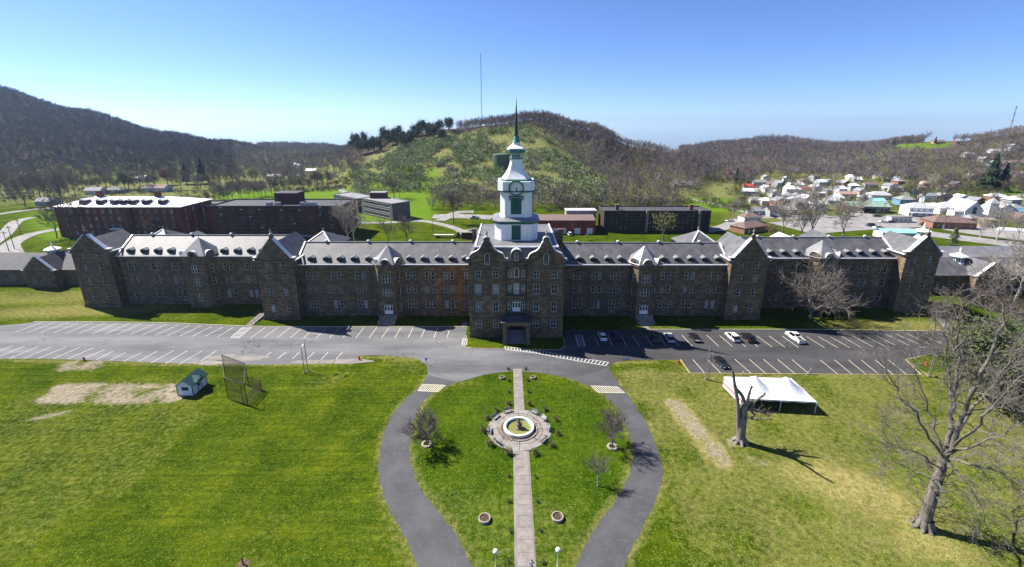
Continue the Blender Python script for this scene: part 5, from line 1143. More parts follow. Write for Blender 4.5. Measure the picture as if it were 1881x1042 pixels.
def pole(px, py, top, label, r_=.16, arm=True, lamp=False, Y=None, mm='wood_pole'):
    P = tp(px, py) if Y is None else Vector((yp(px, py, Y)[0], Y, 0)); h = max(6, min(14, zat(px, top, P.y) - P.z)); o = thing('utility_pole', label, 'pole', P, 0, 'utility poles'); mb = MB(); mb.tube((0, 0, -.5), (0, 0, h), r_, r_ * .7, 6); obj('post', mb, mm, o)
    if arm: mb = MB(); mb.box(-1.2, 1.2, -.08, .08, h - .9, h - .7); [mb.tube((s, 0, h - .7), (s, 0, h - .45), .06, n=5) for s in (-1.1, -.5, .5, 1.1)]; obj('crossarm', mb, 'wood_pole', o)
PL = ('wooden utility pole standing in the grounds behind the slate roofs', 'wooden utility pole beside the pale town road')
for px, py, tpx in ((17, 463, 425), (27, 458, 415), (39, 432, 402), (712, 398, 372), (795, 385, 362), (868, 425, 395), (875, 424, 398), (1053, 432, 410), (1215, 440, 420), (640, 376, 352), (735, 372, 350), (690, 360, 345), (1372, 396, 370), (795, 427, 402)): pole(px, py, tpx, PL[0], arm=px < 60 or px > 1000)
for px, py, tpx in ((1668, 414, 385), (1621, 400, 372), (1582, 398, 368), (1722, 384, 352), (1731, 430, 396), (1735, 402, 380), (1850, 420, 396)): pole(px, py, tpx, PL[1])
# ------------------------------------------------------------------ fountain and garden
mat('basin_white', (.60, .585, .54), (.48, .465, .43), .8, .6); mat('basin_blue', (.30, .50, .62), (.42, .60, .68), .8, .6); mat('pond_water', (.16, .17, .045), (.22, .21, .07), .7, .12, spec=.5)
mat('soil', (.07, .045, .03), (.12, .08, .055), 1.5, .95); mat('rubble_stone', (.36, .32, .27), (.24, .20, .17), 2.0, .9); mat('bronze', (.12, .08, .05), (.19, .13, .08), 2.0, .6)
B = thing('fountain', 'round white fountain basin with greenish water and a small brown statue', 'fountain', FC)
mb = MB(); mb.lathe([(2.9, 0), (2.9, .62), (2.86, .68), (2.42, .68), (2.38, .64)], 48); mb.lathe([(2.37, .66), (2.34, .05)], 48, 1); obj('basin', mb, ['basin_white', 'basin_blue'], B, smooth=False)
mb = MB(); mb.lathe([(.02, .22), (2.36, .22)], 40); obj('water', mb, 'pond_water', B)
mb = MB(); mb.lathe([(.75, .1), (.8, .3), (.6, .42), (.38, .5), (.32, .9), (.6, 1.0), (.62, 1.1), (.28, 1.15), (.2, 1.3), (.24, 1.5), (.3, 1.75), (.22, 2.0), (.1, 2.1), (.14, 2.2), (.15, 2.34), (.03, 2.45)], 14); mb.bar((.2, 0, 1.85), (.55, .1, 2.3), .12, .12); mb.bar((-.2, 0, 1.85), (-.4, -.25, 1.45), .12, .12); obj('statue', mb, 'bronze', B, smooth=True)
mb = MB(); mb.lathe([(2.91, .16), (3.48, .14)], 40); bed = tag(obj('flower_bed', mb, 'soil', None, FC), 'ring of soil and small plants around the fountain basin', 'flower bed')
stone = MB(); stone.lathe([(.2, 0), (.24, .12), (.17, .24), (.03, .28)], 6); SM = stone.mesh('edging_stone', ['rubble_stone'])
for k in range(44): a = 2 * math.pi * k / 44; put('edging_stone', SM, bed, (3.45 * math.cos(a), 3.45 * math.sin(a), .0), rnd.uniform(0, 6), rnd.uniform(.8, 1.1))
mb = MB(); rr_ = 4.06; n = 48
for k in range(n):
    a, c_ = 2 * math.pi * k / n, 2 * math.pi * (k + 1) / n
    mb.bar((rr_ * math.cos(a), rr_ * math.sin(a), .42), (rr_ * math.cos(c_), rr_ * math.sin(c_), .42), .05, .05)
    if k % 6 == 0: mb.tube((rr_ * math.cos(a), rr_ * math.sin(a), .0), (rr_ * math.cos(a), rr_ * math.sin(a), .5), .05, n=5)
tag(obj('ring_rail', mb, 'iron', None, FC + Vector((0, 0, .06))), 'low dark iron rail circling the fountain', 'railing')
# benches
def bench(P, rz):
    o = thing('park_bench', 'dark slatted metal bench on the paved ring around the fountain', 'bench', P, rz, 'benches around the fountain')
    mb = MB(); [mb.box(-.85, .85, .05 + .13 * k, .15 + .13 * k, .43, .47) for k in range(4)]; obj('seat', mb, 'steel', o)
    mb = MB(); [mb.bar((-.85, .58 + .03 * k, .58 + .13 * k), (.85, .58 + .03 * k, .58 + .13 * k), .03, .1) for k in range(3)]; obj('backrest', mb, 'steel', o)
    for s in (-.75, .75): mb = MB(); mb.bar((s, .08, 0), (s, .08, .62), .06, .06); mb.bar((s, .5, 0), (s, .62, .9), .06, .06); mb.bar((s, .05, .6), (s, .58, .6), .06, .05); obj('leg', mb, 'iron', o)
for x, y in ((382, 515), (262, 560), (225, 690), (292, 795), (722, 782), (785, 672), (735, 572), (640, 515)):
    q = gp(860 + x / 5.21, 660 + y / 5.21); v = q - FC; q = FC + v.normalized() * min(max(v.length, 4.75), 5.2); bench(Vector((q.x, q.y, .06)), math.atan2(v.y, v.x) - math.pi / 2)
# round stone planters
def planter(P, r, label, grp=None):
    o = thing('stone_planter', label, 'planter', P, rnd.uniform(0, 6), grp); mb = MB(); mb.lathe([(r, 0), (r * 1.02, .3), (r * .98, .42), (r * .82, .42), (r * .8, .25)], 22); obj('rim', mb, 'rubble_stone', o); mb = MB(); mb.lathe([(.02, .3), (r * .83, .28)], 20); obj('earth', mb, 'soil', o)
    for k in range(int(18 * r)):
        a, q = rnd.uniform(0, 6.28), r * .7 * math.sqrt(rnd.random()); mb = MB(); [mb.add([(0, 0, 0), (.03, 0, 0), (rnd.uniform(-.15, .15), rnd.uniform(-.15, .15), rnd.uniform(.12, .25))], [(0, 1, 2)]) for _ in range(6)]; obj('sprout', mb, 'grass_ground', o, (q * math.cos(a), q * math.sin(a), .29))
planter(gp(890, 955), .88, 'large round stone planter in the lawn facing its twin across the walk', 'large round planters'); planter(gp(1024, 952), .88, 'large round stone planter in the lawn facing its twin across the walk', 'large round planters')
planter(gp(922, 695), .62, 'small round planter near the top of the walk by the road', 'small round planters'); planter(gp(979, 695), .62, 'small round planter near the top of the walk by the road', 'small round planters')
# globe lamps
mat('globe_white', (.85, .85, .84), (.8, .8, .79), 1, .3)
for px, py in ((910, 1014), (1025, 1011)):
    P = gp(px, py, 3.3); P.z = 0; o = thing('lamp_post', 'white post lamp with a round milky globe beside the long walk', 'lamp post', P, 0, 'globe lamps')
    mb = MB(); mb.lathe([(.16, 0), (.16, .3), (.07, .4), (.06, 2.95), (.14, 3.0), (.14, 3.1)], 10); obj('post', mb, 'wood_white', o, smooth=True); mb = MB(); mb.lathe([(.1, 2.95), (.17, 3.0), (.17, 3.07)], 12); obj('collar', mb, 'iron', o)
    mb = MB(); mb.lathe([(.05, -.32)] + [(.32 * math.sin(math.pi * k / 10), -.32 * math.cos(math.pi * k / 10)) for k in range(1, 10)] + [(.02, .32)], 16); obj('globe', mb, 'globe_white', o, (0, 0, 3.36), smooth=True)

# ------------------------------------------------------------------ shed and batting cage
mat('shed_wall', (.74, .79, .84), (.68, .73, .78), .8, .6); mat('shed_roof', (.035, .085, .075), (.05, .11, .095), .8, .35, spec=.5); mat('shed_trim', (.03, .04, .045))
A, Bq, Cq = gp(327.6, 727), gp(353.7, 726.7), gp(385, 704.4); U = (Bq - A); w_ = U.length; U.normalize(); V = (Cq - Bq); d_ = V.length; rz = math.atan2(U.y, U.x)
sh = thing('ticket_shed', 'small pale blue shed with dark green metal roof and a dormer over its door', 'shed', A, rz); V2 = Vector((-U.y, U.x, 0)); d_ = V.dot(V2); w_ = max(w_, 3.2); h_ = 2.5; rs = 1.25
mb = MB(); mb.facade((0, 0, 0), UX, w_, 0, h_, [(w_ * .3, w_ * .75, 1.15, 2.0)]); mb.facade((w_, 0, 0), Vector((0, 1, 0)), d_, 0, h_, [(d_ * .38, d_ * .58, .05, 2.15)]); mb.facade((w_, d_, 0), Vector((-1, 0, 0)), w_, 0, h_); mb.facade((0, d_, 0), Vector((0, -1, 0)), d_, 0, h_)
for yy in (0, d_): mb.poly([(0, yy, h_), (w_, yy, h_), (w_ / 2, yy, h_ + rs)])
obj('wall', mb, 'shed_wall', sh); mb = MB(); gable_roof(mb, 0, w_, -.3, d_ + .3, h_ + .05, h_ + rs + .05, 'y', .4, th=.12); obj('roof', mb, 'shed_roof', sh)
mb = MB(); ym = d_ * .48; mb.add([(w_ + .5, ym - 1.3, h_ - .05), (w_ + .5, ym, h_ + 1.0), (w_ + .5, ym + 1.3, h_ - .05), (w_ / 2, ym, h_ + 1.02), (w_ - .1, ym - 1.3, h_ + .12), (w_ - .1, ym + 1.3, h_ + .12)], [(0, 1, 3, 4), (1, 2, 5, 3)]); obj('dormer_roof', mb, 'shed_roof', sh); mb = MB(); mb.poly([(w_ + .1, ym - 1.1, h_ - .02), (w_ + .1, ym + 1.1, h_ - .02), (w_ + .1, ym, h_ + .9)]); obj('dormer_face', mb, 'shed_wall', sh)
window(sh, (w_ * .525, 0, 1.15), UX, w_ * .45, .85, 'bare', frame='shed_trim', pane='glass_blinds'); mb = MB(); mb.box(w_ - .2, w_ - .1, d_ * .38, d_ * .58, .05, 2.15); mb.box(w_ - .099, w_ - .05, d_ * .42, d_ * .54, 1.0, 1.9, 1); obj('door', mb, ['shed_wall', 'car_glass'], sh)
for x, y in ((0, 0), (w_, 0), (w_, d_), (0, d_), (w_, d_ * .36), (w_, d_ * .60)): mb = MB(); mb.box(x - .06, x + .06, y - .06, y + .06, 0, h_ - .02); obj('corner_board', mb, 'shed_trim', sh)
cg = thing('batting_cage', 'open batting cage of dark pipes and chain-link panels beside the shed', 'batting cage', gp(440, 720)); c0 = gp(440, 720)
pts = {k: gp(*v) - c0 for k, v in dict(A=(419.4, 733.4), B=(455.6, 744.3), C=(480.9, 716.3), D=(457, 709.6), E=(414.7, 692.5)).items()}
def panel(a, c_, h0, h1, n=5):
    a, c_ = pts[a], pts[c_]; mb = MB(); t0, t1 = a + UZ * h0, c_ + UZ * h1; r_ = .07
    mb.tube(a, t0, r_, n=6); mb.tube(c_, t1, r_, n=6); mb.tube(t0, t1, r_, n=6); mb.tube(a, c_, r_ * .8, n=6); mb.tube(a.lerp(t0, .5), c_.lerp(t1, .5), r_ * .7, n=5); obj('pipe_frame', mb, 'iron', cg)
    mb = MB(); L = (c_ - a).length; k = int(L / .3)
    for i in range(-int(max(h0, h1) / .3), k + 1):
        for sg in (1, -1):
            u0 = i / k if sg > 0 else 1 - i / k; H = max(h0, h1); du = sg * H / L
            p0u, p1u, z0, z1 = u0, u0 + du, 0.0, 1.0
            for lim in (0, 1):
                pass
            lo, hi = max(0, min(1, min(p0u, p1u))), max(0, min(1, max(p0u, p1u)))
            if hi - lo < .02: continue
            f = lambda u: (u - p0u) / du
            q = [a.lerp(c_, u).lerp(t0.lerp(t1, u), max(0, min(1, f(u)))) for u in (lo, hi)]; mb.bar(q[0], q[1], .026, .026)
    obj('chain_link', mb, 'rust', cg)
panel('E', 'D', 5.6, 5.6); panel('A', 'B', 5.0, 5.0); panel('D', 'C', 2.3, 2.3); panel('B', 'C', 2.3, 2.3); mb = MB()
for a, c_, h in (('A', 'E', 5.0), ('B', 'D', 5.0)): mb.tube(pts[a] + UZ * h, pts[c_] + UZ * 5.0, .06, n=5)
obj('top_rail', mb, 'iron', cg)

# ------------------------------------------------------------------ tent
mat('tent_cloth', (.66, .66, .68), (.58, .58, .60), .6, .6); mat('banner_red', (.55, .03, .03), (.45, .03, .03), 1, .6)
zt = 2.5; q = [gp(x, y, zt) for x, y in ((1371, 732), (1500.6, 738.7), (1453.6, 695), (1330, 692))]; te = thing('marquee', 'white twin-peaked marquee tent with open sides and red banner', 'tent', Vector((q[0].x, q[0].y, 0))); q = [Vector((v.x, v.y, zt)) for v in q]; o0 = Vector((q[0].x, q[0].y, 0))
nu, nv = 32, 16; mb = MB(); V_ = []
for j in range(nv + 1):
    for i in range(nu + 1):
        u, v = i / nu, j / nv; p = q[0].lerp(q[1], u).lerp(q[3].lerp(q[2], u), v); L = (q[1] - q[0]).length; D = (q[3] - q[0]).length
        z = 0
        for pu in (.27, .73):
            dd = math.hypot((u - pu) * L, (v - .5) * D) / (D * .5); z = max(z, 3.0 * max(0, 1 - dd) ** 1.5)
        z = max(z, .95 * (1 - abs(2 * v - 1)) * min(1, 4 * u, 4 * (1 - u)) ** .8)
        V_.append(p + UZ * z - o0)
mb.add(V_, [(j * (nu + 1) + i, j * (nu + 1) + i + 1, (j + 1) * (nu + 1) + i + 1, (j + 1) * (nu + 1) + i) for j in range(nv) for i in range(nu)]); obj('canopy', mb, 'tent_cloth', te)
for i in range(4):
    a, c_ = q[i] - o0, q[(i + 1) % 4] - o0; mb = MB(); n = 12; P = [a.lerp(c_, k / n) for k in range(n + 1)]; mb.add([p for p in P] + [p - UZ * (.32 + .1 * math.sin(k * 2.1)) for k, p in enumerate(P)], [(k, k + 1, n + 2 + k, n + 1 + k) for k in range(n)]); obj('valance', mb, 'tent_cloth', te)
for u, v in ((0, 0), (.5, 0), (1, 0), (0, 1), (.5, 1), (1, 1)): p = q[0].lerp(q[1], u).lerp(q[3].lerp(q[2], u), v) - o0; mb = MB(); mb.tube((p.x, p.y, 0), (p.x, p.y, zt), .06, n=6); obj('post', mb, 'wood_white', te)
a, c_ = q[0] - o0, q[3] - o0; mb = MB()
for z0, z1, m_ in ((1.3, 2.2, 0), (1.0, 1.3, 1), (.2, 1.0, 0), (2.2, 2.35, 1)): mb.add([a.lerp(c_, .15) - UZ * (zt - z0) + Vector((-.12, 0, 0)), a.lerp(c_, .95) - UZ * (zt - z0) + Vector((-.12, 0, 0)), a.lerp(c_, .95) - UZ * (zt - z1) + Vector((-.12, 0, 0)), a.lerp(c_, .15) - UZ * (zt - z1) + Vector((-.12, 0, 0))], [(0, 1, 2, 3)], m_)
obj('side_banner', mb, ['tent_cloth', 'banner_red'], te)
for i_, (a, c_) in enumerate(((q[3] - o0, q[2] - o0), (q[3] - o0, q[0] - o0))):
    mb = MB(); n = 24; inn = Vector((.15, -.15, 0)); P = [a.lerp(c_, k / n) + inn + Vector((0, .06 * math.sin(k * 1.7), 0)) for k in range(n + 1)]; mb.add([p - UZ * .05 for p in P] + [p - UZ * (zt - .05) for p in P], [(k, k + 1, n + 2 + k, n + 1 + k) for k in range(n)]); obj('curtain', mb, 'tent_cloth', te)
for k in range(4):
    P = q[0].lerp(q[1], .25 + .17 * k).lerp(q[3].lerp(q[2], .25 + .17 * k), .45); t_ = thing('folding_table', 'white-topped folding table standing under the marquee', 'table', Vector((P.x, P.y, 0)), .1, 'tables under the marquee'); mb = MB(); mb.box(-1.0, 1.0, -.38, .38, .7, .75); obj('table_top', mb, 'wood_white', t_)
    for s in (-.85, .85): mb = MB(); mb.bar((s, -.3, 0), (s, -.3, .7), .04, .04); mb.bar((s, .3, 0), (s, .3, .7), .04, .04); mb.bar((s, -.3, .1), (s, .3, .1), .03, .03); obj('leg', mb, 'steel', t_)

# ------------------------------------------------------------------ street furniture
def light_pole(px, py, toppx, top, label, armdir, arm=2.2, mm='steel', n=1):
    P = gp(px, py); h = yp(px, top, P.y)[2]; o = thing('street_light', label, 'street light', P); mb = MB(); mb.lathe([(.28, 0), (.28, .25), (.13, .3)], 10); obj('base', mb, 'concrete', o); mb = MB(); mb.tube((0, 0, .2), (0, 0, h - 1.2), .11, .08, 8); obj('pole', mb, mm, o)
    mb = MB(); d = Vector((armdir[0], armdir[1], 0)).normalized(); A = [Vector((0, 0, h - 1.25)), Vector((0, 0, h - .5)) + d * .15, Vector((0, 0, h - .1)) + d * arm * .45, Vector((0, 0, h)) + d * arm]; A = spline(A, 4)
    for i in range(len(A) - 1): mb.tube(A[i], A[i + 1], .06, .055, 6)
    obj('arm', mb, mm, o); e = A[-1]; mb = MB(); mb.bar(e - d * .2, e + d * .7, .32, .16); mb.bar(e + d * .0 - UZ * .1, e + d * .55 - UZ * .1, .24, .08, 1); obj('lamp_head', mb, ['steel', 'lamp_clear'], o)
light_pole(559.5, 685.5, 557, 634, 'shorter steel street light paired with a taller one at the lawn edge', (.5, .9)); light_pole(566, 683, 561, 621, 'taller steel street light paired with a shorter one at the lawn edge', (.8, .6))
light_pole(1296, 697, 1290, 628, 'curved-arm steel street light rising beside the white marquee', (-1, .2), 2.4); light_pole(1705, 692, 1703, 640, 'curved-arm steel street light at the end of the dark parking lot', (-1, .1), 2.4)
for px, py, tpp, lb in ((1300.5, 699, 651, 'dark wooden pole standing against the curved-arm street light'), (1709, 692, 655, 'thin dark wooden pole at the end of the dark parking lot')):
    P = gp(px, py); h = yp(px, tpp, P.y)[2]; o = thing('wooden_pole', lb, 'pole', P); mb = MB(); mb.tube((0, 0, 0), (.25, .2, h), .12, .09, 7); obj('post', mb, 'wood_pole', o); mb = MB(); mb.box(.0, .5, 0, .4, h, h + .12); obj('cap', mb, 'steel', o)
mat('hydrant_red', (.42, .035, .02), (.30, .03, .02), 2, .5)
def hydrant(px, py, lb):
    o = thing('fire_hydrant', lb, 'hydrant', gp(px, py), rnd.uniform(-.5, .5)); mb = MB(); mb.lathe([(.26, 0), (.26, .1), (.17, .12), (.16, .65), (.22, .68), (.22, .74), (.16, .85), (.05, .95), (.05, 1.02), (.0, 1.04)], 12); obj('barrel', mb, 'hydrant_red', o, smooth=True)
    for a in (0, math.pi / 2, math.pi): mb = MB(); mb.tube((.12 * math.cos(a), .12 * math.sin(a), .52), (.32 * math.cos(a), .32 * math.sin(a), .52), .09, n=8); obj('nozzle', mb, 'hydrant_red', o)
hydrant(155, 663, 'red fire hydrant beside the bare sandy patch of lawn'); hydrant(660, 661, 'red fire hydrant on the grass tongue between old lot and drive'); hydrant(1246, 668, 'red fire hydrant at the corner of the yellow kerb'); hydrant(1701, 671, 'red fire hydrant near the street light at the lot end')
mat('sign_blue', (.04, .10, .30), (.05, .13, .36), 2, .5)
def sign(px, py, lb, h=1.5, w_=1.2):
    o = thing('road_sign', lb, 'sign', gp(px, py)); mb = MB(); [mb.bar((s, 0, 0), (s, 0, h), .06, .06) for s in (-w_ * .35, w_ * .35)]; obj('post', mb, 'steel', o); mb = MB(); mb.box(-w_ / 2, w_ / 2, -.05, -.031, h - .55, h + .1); mb.box(-w_ / 2 + .1, w_ / 2 - .1, -.058, -.051, h - .3, h - .2, 1); mb.box(-w_ / 2 + .1, w_ / 2 - .3, -.058, -.051, h - .15, h - .05, 1); obj('board', mb, ['sign_blue', 'wood_white'], o)
sign(1149, 667, 'small blue sign on the grass by the striped crossing', 1.3, 1.5); sign(783.5, 670, 'narrow blue sign post at the tip of the grass by the drive', 1.7, .5)
for px, py, lb in ((1362, 689, 'short leaning post at the lot edge behind the marquee'), (1482, 688, 'long leaning post at the lot edge behind the marquee')):
    o = thing('leaning_post', lb, 'post', gp(px, py)); mb = MB(); L = 1.2 if px < 1400 else 2.0; mb.tube((0, 0, 0), (.55 * L, .3, .75 * L), .09, .08, 7); obj('post', mb, 'stone_light', o); mb = MB(); mb.lathe([(.22, 0), (.2, .1), (.1, .14)], 8); obj('footing', mb, 'concrete', o)
P = gp(447, 1037); o = thing('stump_post', 'short brown post in a bare ring of earth on the lawn', 'post', P); mb = MB(); mb.tube((0, 0, 0), (-.12, .1, .9), .1, .09, 8); mb.tube((-.12, .1, .9), (-.14, .1, 1.05), .14, .05, 8); obj('post', mb, 'rust', o); mb = MB(); flat_poly(mb, [(.9 * math.cos(a) * (.8 + .3 * vnoise(a, 1, 1)), .9 * math.sin(a) * (.8 + .3 * vnoise(a, 2, 1))) for a in np.linspace(0, 6.28, 20, endpoint=False)], .012); obj('bare_earth', mb, 'soil', o)
P = gp(893, 756); o = thing('garden_pinwheel', 'small colourful pinwheel ornament stuck in the lawn by the fountain', 'ornament', P); mb = MB(); mb.tube((0, 0, 0), (0, 0, 1.0), .025, n=5); obj('stick', mb, 'wood_white', o)
for k, mm in enumerate(('paint_yellow', 'roof_aqua', 'wood_white', 'wood_green')): a = k * math.pi / 2; mb = MB(); mb.add([(0, -.03, 1.0), (.32 * math.cos(a), -.05, 1 + .32 * math.sin(a)), (.25 * math.cos(a + .8), -.05, 1 + .25 * math.sin(a + .8))], [(0, 1, 2)]); obj('vane', mb, mm, o)

# ------------------------------------------------------------------ cars
for nm, c_ in (('car_white', (.80, .80, .80)), ('car_silver', (.55, .57, .60)), ('car_black', (.012, .012, .014)), ('car_blue', (.02, .022, .09)), ('car_charcoal', (.045, .048, .052)), ('car_red', (.45, .03, .03)), ('car_green', (.05, .16, .08)), ('bus_yellow', (.75, .48, .05))):
    m = mat(nm, c_, rough=.3, spec=.5); m.node_tree.nodes['Principled BSDF'].inputs['Coat Weight'].default_value = .6
CARS = dict(sedan=(.90, [(2.38, .42, .60), (2.25, .62, .72), (1.1, .92, .95), (.35, .95, 1.42), (-.85, .95, 1.42), (-1.65, .98, 1.05), (-2.25, .95, 1.0), (-2.38, .55, .75)], (1.45, -1.4), 3),
            suv=(.95, [(2.35, .45, .70), (2.22, .75, .92), (1.2, 1.02, 1.08), (.55, 1.08, 1.70), (-1.75, 1.08, 1.72), (-2.2, 1.05, 1.15), (-2.32, .6, .95)], (1.45, -1.4), 3),
            hatch=(.88, [(2.1, .42, .65), (1.98, .68, .80), (1.05, .95, 1.0), (.3, 1.0, 1.50), (-1.3, 1.0, 1.50), (-1.95, 1.0, 1.08), (-2.08, .55, .8)], (1.3, -1.25), 3),
            pickup=(.98, [(2.9, .5, .80), (2.75, .85, 1.05), (1.6, 1.12, 1.18), (1.0, 1.15, 1.85), (-.35, 1.15, 1.85), (-.5, 1.15, 1.17), (-2.8, 1.12, 1.14), (-2.9, .6, 1.0)], (1.85, -1.75), 3))
def car(kind, paint, label, P, rz, parts=True, name='car', cat='car'):
    hw, stn, wh, gi = CARS[kind]; mb = MB(); rings = []
    for i, (y, zb, zt_) in enumerate(stn):
        cab = zt_ > zb + .3; n_end = i in (0, len(stn) - 1); k = .9 if n_end else 1.0; wr = hw * (.74 if cab else .93) * k; lo = .38 if n_end else .24
        rings.append([(-hw * .92 * k, y, lo), (-hw * k, y, .55 if not n_end else .5), (-hw * .97 * k, y, zb), (-wr, y, zt_), (wr, y, zt_), (hw * .97 * k, y, zb), (hw * k, y, .55 if not n_end else .5), (hw * .92 * k, y, lo)])
    n = 8; mb.v = [p for r in rings for p in r]
    for i in range(len(rings) - 1):
        c0, c1 = stn[i][2] > stn[i][1] + .3, stn[i + 1][2] > stn[i + 1][1] + .3
        for k in range(n):
            j = (k + 1) % n; g = (k in (2, 4) and (c0 or c1)) or (k == 3 and c0 != c1)
            mb.f.append((i * n + k, (i + 1) * n + k, (i + 1) * n + j, i * n + j)); mb.m.append(1 if g else 0)
    mb.f += [tuple(range(n)), tuple(range(len(mb.v) - n, len(mb.v)))]; mb.m += [0, 0]
    o = thing(name, label, cat, P, rz)
    bd = obj('body', mb, [paint, 'car_glass'], o)
    cabs = [s for s in stn if s[2] > s[1] + .3]
    for s in (-1, 1): # door pillars
        m2 = MB(); ym = (cabs[0][0] + cabs[-1][0]) / 2; m2.bar((s * hw * .99, ym, cabs[0][1]), (s * hw * .76, ym, cabs[0][2] - .03), .1, .06); obj('pillar', m2, paint, o)
    if kind == 'pickup':
        m2 = MB(); m2.box(-hw * .78, hw * .78, -2.72, -.6, 1.146, 1.15, 0); m2.box(-.5, .4, -1.9, -1.2, 1.151, 1.35, 1); obj('cargo_bed', m2, ['iron', 'tyre'], o)
    for s in (-1, 1):
        for yy in wh:
            m2 = MB(); r_ = .37 if kind in ('suv', 'pickup') else .33; m2.tube((s * (hw - .2), yy, r_), (s * (hw + .02), yy, r_), r_, n=16); m2.tube((s * (hw + .021), yy, r_), (s * (hw + .03), yy, r_), r_ * .62, n=12, m=1); obj('wheel', m2, ['tyre', 'rim'], o)
        yf, yb = stn[0][0], stn[-1][0]; m2 = MB(); m2.box(s * hw * .62 - .2, s * hw * .62 + .2, yf - .2, yf + .02, stn[0][2] - .16, stn[0][2] + .02); obj('headlight', m2, 'lamp_clear', o); m2 = MB(); m2.box(s * hw * .72 - .16, s * hw * .72 + .16, yb - .02, yb + .15, stn[-1][2] - .15, stn[-1][2] + .06); obj('taillight', m2, 'lamp_red', o)
    return o
def park(kind, paint, label, px, py, top, bot, rev=False, **kw):
    a, c_ = gp(*top), gp(*bot); d = a - c_; rz = math.atan2(d.y, d.x) - math.pi / 2 + (math.pi if rev else 0); P = gp(px, py); P.z = Z1 + .002; return car(kind, paint, label, P, rz, **kw)
park('hatch', 'car_white', 'white hatchback parked in the shadow beside the dark blue car', 1106.5, 622, (1091, 616), (1100, 636)); park('suv', 'car_blue', 'dark blue car parked in the building shadow', 1132, 621, (1117, 616), (1126, 636))
park('sedan', 'car_charcoal', 'charcoal sedan parked beside a silver car', 1202, 624, (1185.5, 616), (1198.5, 635)); park('suv', 'car_silver', 'silver crossover parked beside the charcoal sedan', 1229, 624, (1211, 616), (1223.6, 636))
park('sedan', 'car_black', 'black sedan parked alone beside the lawn', 1275, 623, (1252.6, 616), (1272, 636.5)); park('suv', 'car_white', 'white estate car parked beside a black one', 1345, 623, (1321.8, 616), (1345.4, 636.5)); park('suv', 'car_black', 'black estate car parked beside a white one', 1373, 624, (1345, 616), (1370, 637))
park('pickup', 'car_white', 'white pickup truck parked alone by the lawn', 1460, 624, (1436.8, 617.5), (1466.8, 638.7), name='pickup_truck', cat='pickup'); park('sedan', 'car_black', 'black sedan parked nose out along the yellow kerb', 1325, 670, (1300, 660.7), (1324, 686), rev=True)
# vehicles further off
def far_car(kind, paint, label, px, py, rz, **kw):
    P = tp(px, py); P.z = tz(P.x, P.y) + .13; return car(kind, paint, label, P, R(rz), **kw)
for a in (('suv', 'car_white', 'small white van by the red garage doors', 1046, 433, 10), ('sedan', 'car_red', 'small red car in front of the red garage', 1019, 433, 80), ('sedan', 'car_white', 'white car on the gravel yard behind the slate roofs', 1340, 408, 95), ('suv', 'car_black', 'black car on the wide pale road near the brick shop', 1697, 415, 80),
          ('sedan', 'car_white', 'white car crossing the pale lot beside the long trailer', 1622, 410, 75), ('sedan', 'car_charcoal', 'dark car following the white one across the pale lot', 1634, 410, 75), ('sedan', 'car_charcoal', 'dark car parked in front of the green-roofed shop', 1610, 399, 80),
          ('suv', 'car_white', 'white car at the brick end of the green-roofed shop', 1578, 391, 60), ('pickup', 'car_white', 'white pickup on the verge near the slate ridge', 1613, 421, 95), ('suv', 'car_black', 'black truck beside the verge near the slate ridge', 1598, 416, 95), ('sedan', 'car_silver', 'silver car outside the two storey white house', 1701, 403, 85), ('sedan', 'car_white', 'white car outside the two storey white house', 1708, 403, 85),
          ('suv', 'car_white', 'white van on the road under the wooded slope', 1727, 361, 90), ('sedan', 'car_silver', 'silver car near the yellow-green tree', 1645, 356, 80), ('pickup', 'car_silver', 'grey truck in the gravel yard below the hill', 872, 402, 85)): far_car(*a)
P = tp(818, 437); P.z += .13; o = thing('flatbed_trailer', 'flatbed trailer stacked with pale lumber hitched to a green tractor', 'trailer', P, 0); mb = MB(); mb.box(-6, 5, -1.2, 1.2, .8, 1.0); mb.box(-5.8, 4.5, -1.0, 1.0, 1.003, 1.5, 1); obj('bed', mb, ['iron', 'wall_cream'], o); [obj('wheel', (lambda m2: (m2.tube((x, y, .4), (x, y + .25, .4), .4, n=12), m2)[1])(MB()), 'tyre', o) for x in (-4, -3) for y in (-1.2, .95)]
o = thing('tractor', 'green tractor hitched to the flatbed trailer', 'tractor', P + Vector((7.5, 0, 0)), 0); mb = MB(); mb.box(-1.6, 1.8, -.6, .6, .7, 1.5); mb.box(-1.4, .0, -.75, .75, 1.503, 2.6, 1); mb.box(-1.5, .1, -.85, .85, 2.603, 2.75); obj('body', mb, ['car_green', 'car_glass'], o)
for x, r_ in ((-1.0, .8), (1.3, .5)):
    for y in (-.95, .62): m2 = MB(); m2.tube((x, y, r_), (x, y + .33, r_), r_, n=14); obj('wheel', m2, 'tyre', o)
P = tp(868, 440); o = thing('brick_annexe', 'small dark red brick annexe behind the slate roof', 'shed', P); mb = MB(); mb.box(-5.5, 5.5, 0, 6, -1, 3.2); obj('wall', mb, 'dark_brick', o); mb = MB(); mb.box(-5.7, 5.7, -.2, 6.2, 3.203, 3.5); mb.box(-2, 1.5, 2, 4, 3.5, 4.3, 1); obj('roof', mb, ['gravel_road', 'steel'], o)

